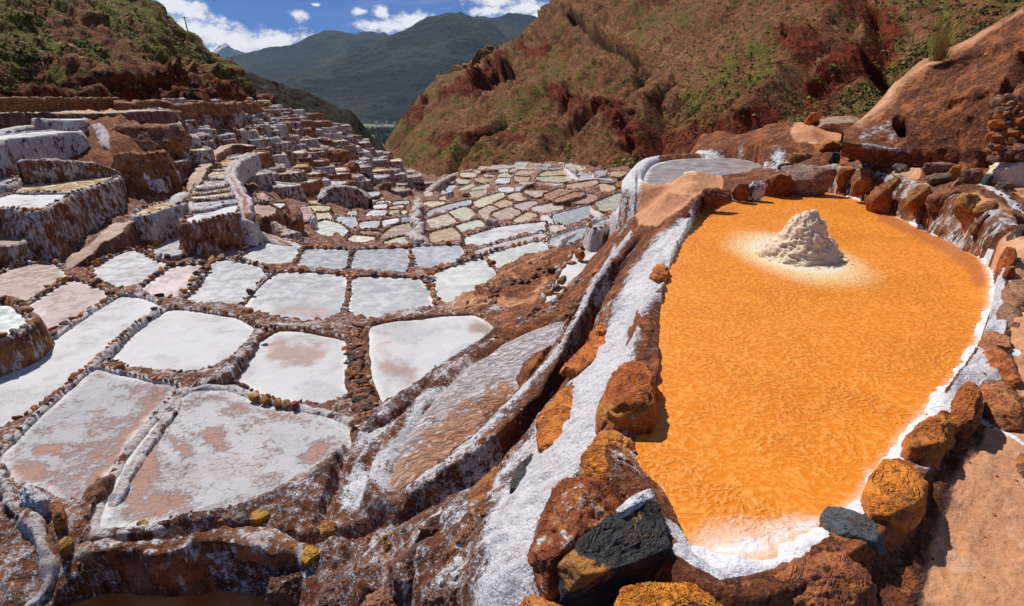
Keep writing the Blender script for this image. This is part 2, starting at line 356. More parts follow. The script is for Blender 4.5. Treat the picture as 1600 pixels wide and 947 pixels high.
# --- rocks: object colour, alpha = share of salt cover
def make_rock(name, scale):
    m, n, b = newmat(name); oi = n.add('ShaderNodeObjectInfo')
    p = n.vmath('ADD', n.add('ShaderNodeNewGeometry').outputs['Position'], (0, 0, 0)); g = n.add('ShaderNodeNewGeometry')
    a = n.noise(p, 5 * scale, 7, 0.68); f = n.noise(p, 24 * scale, 6, 0.7); s = n.noise(scaled(n, p, (1, 1, 3.5)), 9 * scale, 5, 0.7)
    cr = n.noise(p, 2.4 * scale, 5, 0.7, 0.8)
    col = oi.outputs['Color']
    c = n.mix(n.step(a, 0.42, 0.66), col, n.mix(1.0, col, (0.55, 0.40, 0.34), 'MULTIPLY'))
    c = n.mix(n.math('MULTIPLY', n.step(f, 0.52, 0.66), 0.7), c, n.mix(1.0, col, (1.6, 1.4, 1.0), 'MULTIPLY'))
    c = n.mix(n.math('MULTIPLY', n.step(s, 0.56, 0.66), 0.8), c, (0.055, 0.028, 0.02))
    c = n.mix(n.math('MULTIPLY', n.step(cr, 0.57, 0.63), 0.75), c, (0.58, 0.23, 0.03))
    nz_ = n.add('ShaderNodeSeparateXYZ', {0: g.outputs['Normal']}).outputs[2]
    v = n.math('ADD', n.math('ADD', n.math('MULTIPLY', n.math('SUBTRACT', cr, 0.5), 2.2), n.math('MULTIPLY', n.math('SUBTRACT', f, 0.5), 1.0)), n.math('SUBTRACT', n.math('MULTIPLY', oi.outputs['Alpha'], 1.3), 0.62))
    sf = n.step(v, 0.0, 0.15)
    c = n.mix(sf, c, n.mix(n.step(f, 0.4, 0.6), (0.55, 0.52, 0.54), (0.80, 0.80, 0.83)))
    h = n.math('ADD', n.math('ADD', n.math('MULTIPLY', a, 0.8), n.math('MULTIPLY', f, 0.35)), n.math('ADD', n.math('MULTIPLY', n.step(s, 0.4, 0.6), 0.18), n.math('MULTIPLY', sf, 0.12)))
    h = n.math('SUBTRACT', h, n.math('MULTIPLY', n.math('SUBTRACT', 1.0, n.step(n.math('ABSOLUTE', n.math('SUBTRACT', cr, 0.5)), 0.0, 0.03)), 0.35))
    finish(n, b, c, 0.62, h, 0.055 / scale ** 0.5, 1.0, 0.4)
    return m
M['rock'] = make_rock('weathered_rock', 1.0)
M['stone'] = make_rock('rim_stone', 1.3)

def make_hill(name, s, haze=False, cols=None, patch=1.0):
    m, n, b = newmat(name); p = pos(n); g, r, t = n.attr('green'), n.attr('red'), n.attr('tan')
    cols = cols or dict(base=(0.215, 0.088, 0.038), dark=(0.030, 0.012, 0.008), green=(0.185, 0.165, 0.030), red=(0.24, 0.045, 0.016), tan=(0.43, 0.255, 0.105))
    a = n.noise(p, 0.05 * s, 8, 0.62); c1 = n.noise(p, 0.33 * s, 7, 0.65); f = n.noise(p, 1.3 * s, 6, 0.65); ff = n.noise(p, 4.5 * s, 4, 0.7)
    c = n.mix(n.step(c1, 0.4, 0.62), cols['base'], n.mix(0.55, cols['base'], cols['dark']))
    c = n.mix(n.math('MULTIPLY', n.step(f, 0.5, 0.66), 0.6), c, cols['tan'])
    def layer(c, at, col, lo=0.38, hi=0.6, k=1.3):
        v = n.math('ADD', at, n.math('MULTIPLY', n.math('SUBTRACT', c1, 0.5), k)); v = n.math('ADD', v, n.math('MULTIPLY', n.math('SUBTRACT', f, 0.5), 0.9))
        return n.mix(n.step(v, lo, hi), c, col)
    c = layer(c, t, cols['tan'])
    c = layer(c, r, n.mix(n.step(f, 0.38, 0.6), cols['red'], n.mix(0.75, cols['red'], cols['dark'])))
    c = layer(c, g, n.mix(n.step(ff, 0.4, 0.6), cols['green'], n.mix(0.6, cols['green'], cols['dark'])), 0.42, 0.6, 3.6)
    c = n.mix(n.math('MULTIPLY', n.step(ff, 0.53, 0.62), 0.7 * patch), c, cols['dark'])
    h = n.math('ADD', n.math('MULTIPLY', c1, 2.2), n.math('ADD', n.math('MULTIPLY', f, 0.9), n.math('MULTIPLY', ff, 0.25)))
    finish(n, b, c, 0.92, h, 0.42 / s, 1.0, 0.1)
    return m
M['hill'] = make_hill('hillside_earth', 1.0)
M['hill_near'] = make_hill('reddish_hillside_earth', 1.9)
M['mound'] = make_hill('bare_red_earth', 7.0, cols=dict(base=(0.28, 0.125, 0.065), dark=(0.10, 0.04, 0.022), green=(0.2, 0.09, 0.04), red=(0.17, 0.06, 0.03), tan=(0.56, 0.31, 0.18)))
M['ridge'] = make_hill('dark_scrub_slope', 0.9, cols=dict(base=(0.040, 0.030, 0.022), dark=(0.013, 0.011, 0.010), green=(0.05, 0.055, 0.02), red=(0.06, 0.03, 0.02), tan=(0.065, 0.052, 0.038)))
M['far'] = make_hill('far_mountain', 0.012, cols=dict(base=(0.011, 0.019, 0.017), dark=(0.004, 0.008, 0.009), green=(0.015, 0.028, 0.016), red=(0.024, 0.022, 0.019), tan=(0.036, 0.044, 0.028)))  # dark blue-green tones stand in for cloud shadow over the ranges
M['snow'] = make_hill('snow_peak', 0.006, cols=dict(base=(0.05, 0.07, 0.10), dark=(0.03, 0.04, 0.06), green=(0.7, 0.75, 0.8), red=(0.1, 0.1, 0.1), tan=(0.09, 0.11, 0.15)))

def simple(name, c1, c2, scale, rough=0.8, dist=0.02, spec=0.3):
    m, n, b = newmat(name); p = pos(n); a = n.noise(p, scale, 5, 0.6)
    finish(n, b, n.mix(n.step(a, 0.35, 0.65), c1, c2), rough, a, dist, 0.8, spec)
    return m
M['heap'] = simple('heaped_salt', (0.70, 0.52, 0.34), (0.86, 0.71, 0.51), 30, 0.6, 0.03)
M['whitesalt'] = simple('white_salt', (0.62, 0.60, 0.62), (0.84, 0.84, 0.86), 45, 0.6, 0.02)
M['mudbank'] = simple('crumbly_mud', (0.07, 0.028, 0.015), (0.23, 0.10, 0.055), 20, 0.85, 0.03)
M['brown_water'] = simple('muddy_brine', (0.40, 0.13, 0.03), (0.56, 0.24, 0.09), 2.2, 0.2, 0.004, 0.5)
M['grass'] = simple('dry_grass', (0.30, 0.22, 0.04), (0.42, 0.33, 0.10), 8, 0.8)
def leafmat(name, c1, c2):
    m, n, b = newmat(name); oi = n.add('ShaderNodeObjectInfo'); a = n.noise(pos(n), 0.8, 3)
    finish(n, b, n.mix(n.math('ADD', n.math('MULTIPLY', oi.outputs['Random'], 0.6), n.math('MULTIPLY', a, 0.4)), c1, c2), 0.85, spec=0.15)
    return m
M['leaf'] = leafmat('shrub_leaves', (0.085, 0.088, 0.022), (0.27, 0.25, 0.07))
M['leafdark'] = leafmat('dark_leaves', (0.03, 0.036, 0.014), (0.085, 0.085, 0.035))
M['wood'] = simple('weathered_wood', (0.10, 0.07, 0.05), (0.2, 0.15, 0.11), 10)
for k, c in dict(skin=(0.30, 0.16, 0.10), navy=(0.02, 0.025, 0.05), black=(0.012, 0.012, 0.014), hair=(0.02, 0.013, 0.01)).items(): M[k] = simple('cloth_' + k if k != 'skin' else 'skin', c, tuple(x * 1.3 for x in c), 20)
M['field'] = simple('valley_field', (0.05, 0.07, 0.02), (0.13, 0.13, 0.05), 0.01)
# ------------------------------------------------------------ the lie of the land: heights at sighted points
CTRL = [ # (px, py, z)
 # ledge with the orange pond
 (1500,800,-2.36),(1590,900,-2.42),(1560,860,-2.40),(1590,700,-2.30),(1560,760,-2.32),(1595,600,-2.2),(1600,500,-2.08),(1590,440,-2.05),(1430,900,-2.38),
 (1030,440,-2.22),(980,560,-2.27),(930,650,-2.36),(850,800,-2.52),(790,900,-2.62),(1250,600,-2.3),(1150,500,-2.3),(1250,350,-2.3),(1400,450,-2.3),(1150,750,-2.3),(1000,900,-2.42),(1200,940,-2.42),(1350,920,-2.42),(1090,330,-2.14),
 (1310,303,-2.2),(1380,328,-2.2),(1440,358,-2.2),(1500,383,-2.2),(1548,405,-2.2),(1556,500,-2.2),(1510,590,-2.2),
 (1290,243,-1.72),(1330,240,-1.62),(1400,264,-1.60),(1470,288,-1.60),(1530,312,-1.62),(1580,352,-1.70),(1599,400,-1.85),(1250,262,-1.85),
 (1180,288,-2.08),(1120,310,-2.1),(1060,340,-2.12),(1200,262,-2.02),(1100,275,-2.12),(1020,285,-2.15),(1040,310,-1.95),(1080,290,-1.9),(1110,262,-2.1),(1060,250,-2.1),(1170,255,-2.05),
 (1235,203,-1.25),(1300,202,-1.25),(1175,222,-1.62),(1200,215,-1.45),(1340,220,-1.5),(1450,250,-1.62),(1560,250,-1.62),(1600,300,-1.55),(1600,260,-1.5),(1150,238,-1.98),
 # the ledge's left side with its channel
 (1005,370,-2.5),(1000,400,-2.32),(965,470,-2.42),(950,440,-2.85),(905,540,-3.05),(860,610,-3.15),(790,690,-3.3),(720,755,-3.5),(640,810,-3.8),(560,830,-4.2),
 (920,590,-2.6),(860,680,-2.75),(800,760,-2.9),(740,830,-3.1),(985,345,-2.7),(970,385,-3.0),(1000,262,-2.15),(985,300,-3.2),(975,330,-3.6),(940,420,-3.3),(905,495,-3.85),
 (880,540,-4.02),(800,620,-4.02),(720,690,-4.02),(650,750,-4.02),(850,512,-4.05),(600,790,-4.2),(560,760,-4.18),(520,800,-4.32),(640,690,-4.1),(700,610,-4.15),(770,550,-4.15),
 (560,690,-4.42),(640,640,-4.42),(720,570,-4.45),(790,512,-4.4),(830,485,-4.4),
 (700,920,-3.25),(600,930,-3.75),(680,870,-3.35),(600,880,-3.9),(540,900,-4.25),(500,945,-4.4),(560,945,-4.1),(740,900,-2.95),
 (700,480,-5.15),(750,490,-4.95),(820,452,-4.85),(880,402,-4.95),(780,448,-5.25),(920,378,-4.9),(860,400,-5.35),(730,470,-5.3),
 (900,420,-4.6),(945,375,-4.6),(925,420,-4.45),(860,475,-4.55),(960,350,-5.3),(980,305,-7.0),(940,365,-5.8),
 # lower pans
 (300,700,-4.66),(100,680,-4.66),(50,600,-4.95),(150,530,-5.0),(300,540,-5.05),(450,570,-4.86),(650,560,-4.86),(300,800,-4.62),(300,830,-4.40),(100,830,-4.45),(450,820,-4.40),(20,790,-4.5),(-60,760,-4.6),
 (200,450,-5.5),(100,470,-5.4),(60,430,-5.6),(330,440,-5.6),(460,460,-5.6),(600,460,-5.6),(700,450,-5.6),(250,400,-6.0),(340,395,-6.15),(430,395,-6.3),(500,405,-6.3),(600,405,-6.3),(680,405,-6.3),(800,405,-6.2),(-80,450,-5.6),(-80,550,-5.1),
 # bowl and the fan of pans on the right
 (520,372,-7.4),(620,372,-7.5),(570,335,-8.3),(500,320,-7.9),(600,315,-9.8),(657,305,-13.0),(640,330,-9.2),(700,345,-8.4),(700,320,-9.8),(680,303,-11.7),(720,290,-12.0),(720,270,-12.6),(690,280,-13.4),
 (800,345,-8.1),(800,320,-9.1),(800,300,-9.9),(800,275,-10.4),(820,255,-10.9),(760,262,-11.6),(900,345,-7.4),(900,310,-8.4),(900,275,-9.4),(900,256,-10.3),(950,340,-7.1),(960,300,-8.1),(960,270,-9.0),(1000,262,-9.3),(740,365,-7.4),(780,385,-6.7),(850,385,-6.3),(900,372,-6.3),
 # cascade
 (400,340,-7.1),(420,300,-7.2),(340,290,-5.3),(350,255,-5.2),(380,235,-5.2),(320,320,-5.4),(320,370,-6.1),(250,360,-6.0),(470,270,-7.0),(470,220,-5.7),(440,180,-4.0),(400,166,-3.2),(520,196,-5.9),(560,216,-8.0),(560,270,-8.9),(600,280,-10.6),(600,243,-9.4),(640,273,-13.5),(480,178,-4.6),
 (300,250,-4.5),(300,200,-3.2),(300,172,-2.3),(350,200,-3.7),(350,171,-2.6),(240,172,-1.9),(450,345,-7.4),(400,365,-6.4),
 (0,400,-5.7),(100,405,-5.7),(100,318,-5.0),(0,330,-5.0),(170,330,-5.2),(0,255,-3.8),(100,240,-3.3),(100,195,-2.4),(0,177,-1.72),(100,176,-1.72),(200,174,-1.72),(-150,177,-1.7),(-150,300,-4.6),
 (160,190,-2.1),(200,200,-2.35),(180,230,-3.1),(240,225,-3.2),(280,225,-3.3),(230,260,-4.0),(290,262,-4.4),(200,265,-3.9),(250,290,-4.7),(200,300,-4.7),(215,330,-5.1),(150,380,-5.5),
]
CXYZ = [ # world points outside or hidden in the view
 (-4.6,3.7,-5.2),(-3,3.75,-5.2),(-2,3.7,-5.2),(-1.2,3.4,-5.0),(-3,2.5,-5.2),(-1,2.5,-4.8),(0,1.6,-3.4),(1.5,1.2,-2.6),(3.5,1.0,-2.5),(6,4,-2.4),(6,7,-2.0),(-8,2,-5.2),
 (8,12,-1.5),(14,14,-1.2),(6,19,-1.6),(10,19,-1.2),(7,26,-7),(12,26,-5),(20,26,-2),(8,40,-14),(16,40,-13),(30,40,-8),(22,70,-20),(45,60,-14),(10,95,-18),(25,110,-24),(-5,120,-24),(-12,100,-18),
 (-30,100,-12),(-40,130,-16),(-60,120,-4),(-45,45,-1.5),(-50,60,-1.6),(-60,90,-1.8),(5,20,-5.5),(3.5,22,-7.5),(-20,20,-5),(-30,30,-3),(-15,10,-5.4),
]
cp_ = np.array(CTRL, float); CW = np.concatenate([on_z(cp_[:, 0], cp_[:, 1], cp_[:, 2]), np.array(CXYZ, float)])
def uL(x, y): return np.stack([np.arctan2(x, y) * 1.15, np.log(np.hypot(x, y))], -1)
CU = uL(CW[:, 0], CW[:, 1])
def kern(d): return d
D = kern(np.linalg.norm(CU[:, None] - CU[None], axis=2)); n_ = len(CU)
A_ = np.zeros((n_ + 3, n_ + 3)); A_[:n_, :n_] = D - 0.0 * np.eye(n_); A_[:n_, n_] = 1; A_[:n_, n_ + 1:] = CU; A_[n_, :n_] = 1; A_[n_ + 1:, :n_] = CU.T
A_[:n_, :n_] -= 0.004 * np.eye(n_)
coef = np.linalg.solve(A_, np.concatenate([CW[:, 2], np.zeros(3)]))
# tabulate on an (azimuth, log distance) grid
GU = np.linspace(-1.25 * 1.15, 1.25 * 1.15, 520); GL = np.linspace(math.log(0.7), math.log(190), 560)
gu, gl = np.meshgrid(GU, GL, indexing='ij'); gp = np.stack([gu.ravel(), gl.ravel()], 1); FG = np.zeros(len(gp))
for k in range(0, len(gp), 20000):
    q = gp[k:k + 20000]; FG[k:k + 20000] = kern(np.linalg.norm(q[:, None] - CU[None], axis=2)) @ coef[:n_] + coef[n_] + q @ coef[n_ + 1:]
FG = FG.reshape(gu.shape)
def field(x, y):
    q = uL(np.asarray(x, float), np.asarray(y, float)); a = (q[..., 0] - GU[0]) / (GU[1] - GU[0]); b = (q[..., 1] - GL[0]) / (GL[1] - GL[0])
    a = np.clip(a, 0, len(GU) - 1.001); b = np.clip(b, 0, len(GL) - 1.001); i = a.astype(int); j = b.astype(int); a = a - i; b = b - j
    return FG[i, j] * (1 - a) * (1 - b) + FG[i + 1, j] * a * (1 - b) + FG[i, j + 1] * (1 - a) * b + FG[i + 1, j + 1] * a * b
_rs = np.exp(np.linspace(math.log(1.0), math.log(185), 900))
def hit(px, py):
    d = rays(np.atleast_1d(px), np.atleast_1d(py)); h = np.hypot(d[:, 0], d[:, 1]); out = np.zeros((len(d), 3))
    for k in range(len(d)):
        P = d[k] / h[k] * _rs[:, None]; below = P[:, 2] < field(P[:, 0], P[:, 1])
        i = int(np.argmax(below)) if below.any() else len(_rs) - 1
        out[k] = P[i]
    return out

# ------------------------------------------------------------ pans
CARVE = []          # (outline xy, z) cut into the ground
PANS = {}
stone_meshes = []
STONE_TINTS = [(0.62, 0.20, 0.025, .12), (0.46, 0.13, 0.02, .15), (0.20, 0.08, 0.035, .3), (0.10, 0.06, 0.045, .35), (0.46, 0.22, 0.09, .35), (0.075, 0.07, 0.07, .3), (0.70, 0.29, 0.03, .05), (0.22, 0.12, 0.09, .6)]
def poly_rock(seed, sub, cuts=9, rough=0.10, squash=(1, 1, 1)):
    r_ = np.random.default_rng(seed); import bmesh
    bm = bmesh.new(); bmesh.ops.create_icosphere(bm, subdivisions=sub, radius=1.0)
    V = np.array([v.co[:] for v in bm.verts]); Fc = np.array([[v.index for v in f.verts] for f in bm.faces]); bm.free()
    nrm = r_.normal(size=(cuts, 3)); nrm /= np.linalg.norm(nrm, axis=1)[:, None]; nrm = np.concatenate([nrm, -nrm[: cuts // 2], [[0, 0, 1], [0, 0, -1]]])
    hh = r_.uniform(0.62, 1.0, len(nrm)); t = np.maximum(V @ nrm.T, 1e-3) / hh
    rad = 1 / np.max(t, axis=1); rad = np.minimum(rad, 1.25)
    V = V * rad[:, None]; V = V * (1 + rough * fbm(V * 2.2 + seed * 3.1, 4, seed)[:, None] + rough * .5 * fbm(V * 7 + seed, 3, seed + 5)[:, None])
    return V * np.array(squash), Fc
for k in range(9):
    V, Fc = poly_rock(100 + k, 2, 8, 0.10, (1, rng.uniform(.7, 1), rng.uniform(.6, .9))); stone_meshes.append(mesh_np('stone', V, Fc, False)); stone_meshes[-1].materials.append(M['stone'])
SL = []   # low detail stone shapes, for joined rows
for k in range(6):
    V, Fc = poly_rock(300 + k, 1, 6, 0.05, (1, .85, .7)); SL.append((V, Fc))
placed = {}
def free_spot(x, y, r):
    g = (int(x / 0.3), int(y / 0.3))
    for a in range(-2, 3):
        for b_ in range(-2, 3):
            for (qx, qy, qr) in placed.get((g[0] + a, g[1] + b_), ()):
                if (qx - x) ** 2 + (qy - y) ** 2 < (0.8 * (r + qr)) ** 2: return False
    placed.setdefault(g, []).append((x, y, r)); return True

def ring_wall(P, z, w_, h, drop, seed, batter=0.12, salt_lumps=1.0, thick_noise=1.0):
    """closed wall round outline P (n,2), counter-clockwise; returns verts, faces"""
    nrm = normals2(P); n = len(P)
    steps = max(2, int(drop / max(0.16, w_ * .6))); 
    prof = [(-0.05, -0.10), (0.12, 0.35 * h), (0.38, h), (0.72, 0.92 * h), (1.0, 0.15 * h)]
    prof = [(a * w_, b) for a, b in prof] + [(w_ * 1.0 + batter * drop * (k / steps), -drop * k / steps) for k in range(1, steps + 1)]
    O = np.array([p[0] for p in prof]); Z = np.array([p[1] for p in prof]); m = len(prof)
    X = P[:, None, :] + nrm[:, None, :] * O[None, :, None]
    V = np.concatenate([X, np.broadcast_to((z + Z)[None, :, None], (n, m, 1))], 2)
    q = V.reshape(-1, 3); amp = np.clip(w_, 0.1, 0.45)
    f1 = fbm(q * np.array([1, 1, 0.35]) * (1.0 / amp * 0.55), 4, 3).reshape(n, m)
    f2 = fbm(q * (1.0 / amp * 0.9) + 31, 3, 9).reshape(n, m)
    wt = np.clip((O / w_ + 0.05) / 0.4, 0.0, 1.0)[None, :]
    V[:, :, :2] += nrm[:, None, :] * (f1 * wt * amp * 0.55 * thick_noise)[:, :, None]
    if drop > .9:
        big = fbm(q * 1.3 + 50, 4, 13).reshape(n, m); rib = fbm(q * np.array([3.2, 3.2, .55]) + 70, 4, 14, .55, True).reshape(n, m); down = np.clip(-Z / .35, 0, 1)[None, :]
        V[:, :, :2] += nrm[:, None, :] * ((.16 * big + .10 * rib) * down)[:, :, None]
    hz = np.array([0.1, .6, 1, 1, .6] + [0.3] * steps)[None, :]
    V[:, :, 2] += f2 * hz * (h * 0.7 + amp * 0.10)
    return V.reshape(-1, 3), grid_faces(n, m, True)

def cut_corners(P, r):
    Q = np.roll(P, -1, 0); return chaikin(np.stack([P * (1 - r) + Q * r, P * r + Q * (1 - r)], 1).reshape(-1, 2), 1)
def grow_px(P, g):
    if area2(P) < 0: P = P[::-1]
    return P + normals2(P) * g
def pan(key, label, poly, tint, alpha=0.8, mat='brine', z=None, w=0.2, h=0.1, drop=0.5, stones=0.0, salt=0.55, red=0.5, group=None, world_poly=None, parent_name='salt_pan', edge=0.25, batter=0.12, res=None, cover=1.0, gpx=1.2, stain=None, cut=.11):
    if world_poly is None:
        pp = np.array(poly, float)
        if z is None:
            c = hit([pp[:, 0].mean()], [pp[:, 1].mean()])[0]; z = c[2] + 0.05
        pp = grow_px(cut_corners(pp, cut), gpx); P3 = on_z(pp[:, 0], pp[:, 1], z); P = P3[:, :2]
    else: P = cut_corners(np.array(world_poly, float), 0.08)
    if area2(P) < 0: P = P[::-1]
    ctr = P.mean(0); dist = float(np.hypot(*ctr)); s = res or max(0.045, min(dist * 0.0048, 0.4)); P = resample(P, s, True, 20, 420)
    nrm = normals2(P); root = bpy.data.objects.new(parent_name, None); COL.objects.link(root); root.location = (ctr[0], ctr[1], z); root.empty_display_size = 0.3
    tag(root, label, 'salt pan', group)
    off = np.array([ctr[0], ctr[1], z])
    if dist < 30 and world_poly is None:
        cell = min(max(0.05, dist * .006), 0.45 * w); P2 = P + nrm * 0.8 * w; lo, hi = P2.min(0), P2.max(0)
        nx, ny = int((hi[0] - lo[0]) / cell) + 2, int((hi[1] - lo[1]) / cell) + 2
        gx, gy = np.meshgrid(lo[0] + np.arange(nx) * cell, lo[1] + np.arange(ny) * cell, indexing='ij'); gx, gy = gx.ravel(), gy.ravel()
        G_ = grid_faces(nx, ny); G_ = G_[inside(gx, gy, P2)[G_].all(1)]; used = np.unique(G_); mp = np.zeros(len(gx), int); mp[used] = np.arange(len(used)); gx, gy = gx[used], gy[used]
        dd = np.full(len(gx), 9.0)
        for k in range(0, len(P), 3): dd = np.minimum(dd, np.hypot(gx - P[k, 0], gy - P[k, 1]))
        up = 0.02 * fbm(np.stack([gx, gy, gx * 0], -1) * 1.5, 3, 77) * (1 if mat in ('salt', 'crack') else .1)
        sx_, sy_ = to_px(np.stack([gx, gy, gx * 0 + z], -1)); at_ = {'edge': np.clip(1 - dd / edge, 0, 1)}
        if stain: at_['stain'] = np.maximum.reduce([stroke(sx_, sy_, q_, 1.0) for q_ in stain])
        surf = mesh_np('pan_surface', np.stack([gx - ctr[0], gy - ctr[1], up], -1), mp[G_], True, at_)
    else:
        A = P + nrm * (0.35 * w); B = ctr + (P - ctr) * 0.8; n = len(P); V = np.concatenate([A, B]); V = np.c_[V, np.zeros(len(V))]
        ring = np.stack([np.arange(n), (np.arange(n) + 1) % n, (np.arange(n) + 1) % n + n, np.arange(n) + n], 1)
        surf = mesh_np('pan_surface', V - np.array([ctr[0], ctr[1], 0]), [ring, np.arange(n, 2 * n)[None]], False, {'edge': np.r_[np.ones(n), np.zeros(n)]})
    so = link('salt_crust' if mat in ('salt', 'crack') else 'brine', surf, M[mat], root, (*tint, alpha))
    Vw, Fw = ring_wall(P, z, w, h, drop, 1, batter)
    wo = link('wall', mesh_np('wall', Vw - off, Fw), M['wall'], root, (salt, red, 0.5, 1))
    CARVE.append((P + nrm * (0.55 * w), z - 0.12))
    # stones along the rim
    if stones > 0:
        Q = resample(P + nrm * 0.5 * w, stones * 1.55, True, 4, 400); lowV, lowF, base = [], [], 0; joined = dist > 27
        for (x, y) in Q:
            r = stones * rng.uniform(0.38, 0.72)
            if rng.random() > 0.85 * cover or not free_spot(x, y, r * .8): continue
            if joined:
                V0, F0 = SL[int(rng.integers(len(SL)))]; a = rng.uniform(0, 6.28); c_, s_ = math.cos(a), math.sin(a)
                V1 = V0 * r * rng.uniform(.8, 1.2, 3); V1 = np.c_[V1[:, 0] * c_ - V1[:, 1] * s_, V1[:, 0] * s_ + V1[:, 1] * c_, V1[:, 2]] + [x - ctr[0], y - ctr[1], h + r * .12]
                lowV.append(V1); lowF.append(F0 + base); base += len(V1)
            else:
                st = bpy.data.objects.new('stone', stone_meshes[int(rng.integers(len(stone_meshes)))]); COL.objects.link(st); st.parent = root
                st.location = (x - ctr[0], y - ctr[1], h + r * rng.uniform(0.0, 0.25)); st.scale = (r * rng.uniform(.8, 1.3), r * rng.uniform(.7, 1.1), r * rng.uniform(.7, 1.15))
                st.rotation_euler = (rng.uniform(-.5, .5), rng.uniform(-.5, .5), rng.uniform(0, 6.28))
                t = STONE_TINTS[int(rng.choice(8, p=[.19, .15, .18, .14, .10, .07, .07, .10]))]; k = rng.uniform(.75, 1.2); st.color = (t[0] * k, t[1] * k, t[2] * k, t[3] * (0.6 + salt * .8))
        if lowV:
            o = link('rim_stones', mesh_np('rim_stones', np.concatenate(lowV), np.concatenate(lowF), False), M['stone'], root, (0.17, 0.075, 0.035, .2)); o['kind'] = 'stuff'
    PANS[key] = (P, z, root)
    return root

def ridge(name, label, cat, pts, w_, h, drop, mat='wall', color=(0.8, 0.2, 0.5, 1), res=None, groove=0.0, groove_mat=None, kind=None, group=None, noise=1.0, parent=None):
    """a bank or lined channel along world/px points (px, py, z); groove cuts a channel into its crown"""
    pp = np.array(pts, float); P3 = on_z(pp[:, 0], pp[:, 1], pp[:, 2]); P3 = chaikin(P3, 2, False)
    dist = float(np.hypot(P3[:, 0], P3[:, 1]).mean()); s = res or max(0.03, dist * 0.004); P3 = resample(P3, s, False, 6, 1200)
    nr = normals2(P3[:, :2], False); st = max(1, int(drop / max(0.10, w_ * .4)))
    half = [(0.0, h - groove), (0.22, h - groove), (0.42, h), (0.7, h * .9), (1.0, 0.0)] if groove > 0 else [(0.0, h), (0.3, h * .98), (0.6, h * .85), (0.85, h * .5), (1.0, 0.0)]
    half = [(a * w_ / 2, b) for a, b in half] + [(w_ / 2 + 0.15 * drop * k / st, -drop * k / st) for k in range(1, st + 1)]
    prof = [(-a, b) for a, b in half[:0:-1]] + half
    O = np.array([p[0] for p in prof]); Z = np.array([p[1] for p in prof]); n, m = len(P3), len(prof)
    V = np.concatenate([P3[:, None, :2] + nr[:, None] * O[None, :, None], (P3[:, 2:3] + Z[None])[:, :, None]], 2)
    ends = np.clip(np.minimum(np.arange(n), np.arange(n)[::-1]) / 4.0, 0, 1)[:, None]
    q = V.reshape(-1, 3); amp = min(w_, 0.5) * noise
    V[:, :, :2] += nr[:, None] * (fbm(q * (0.9 / amp) * [1, 1, .5], 5, 5, .6).reshape(n, m) * amp * 0.42)[:, :, None]
    V[:, :, 2] += fbm(q * (1.0 / amp) + 9, 5, 6, .6).reshape(n, m) * amp * 0.26
    tp = np.clip(np.minimum(np.arange(n), np.arange(n)[::-1]) / max(3.0, w_ * 1.6 / s), 0, 1)[:, None] ** .6; V[:, :, 2] -= (1 - tp) * (h + .12); V[:, :, :2] = P3[:, None, :2] + (V[:, :, :2] - P3[:, None, :2]) * (0.45 + .55 * tp)[:, :, None]
    c0 = P3.mean(0)
    o = link(name, mesh_np(name, V.reshape(-1, 3) - c0, grid_faces(n, m)[:, ::-1]), M[mat], parent, color); o.location = c0
    if cat: tag(o, label, cat, group)
    if kind: o['kind'] = kind
    if groove_mat:
        Vg = np.concatenate([P3[:, None, :2] + nr[:, None] * np.array([-.3, .3])[None, :, None] * w_ / 2, np.broadcast_to((P3[:, 2:3] + h - groove * .55)[:, :, None], (n, 2, 1))], 2)
        link('channel_water', mesh_np('channel_water', Vg.reshape(-1, 3) - c0, grid_faces(n, 2)[:, ::-1]), M[groove_mat], o)
    return o
WHITE=(.59,.595,.60); PALE=(.43,.44,.44); GREY=(.32,.335,.35); PINK=(.52,.42,.39); TAN=(.54,.38,.21); CREAM=(.66,.54,.32); PGREEN=(.56,.53,.34)
OCHRE=(.52,.34,.13); ORANGE=(.40,.15,.03); MINT=(.58,.64,.60); PEACH=(.62,.43,.28); MAUVE=(.40,.32,.31)
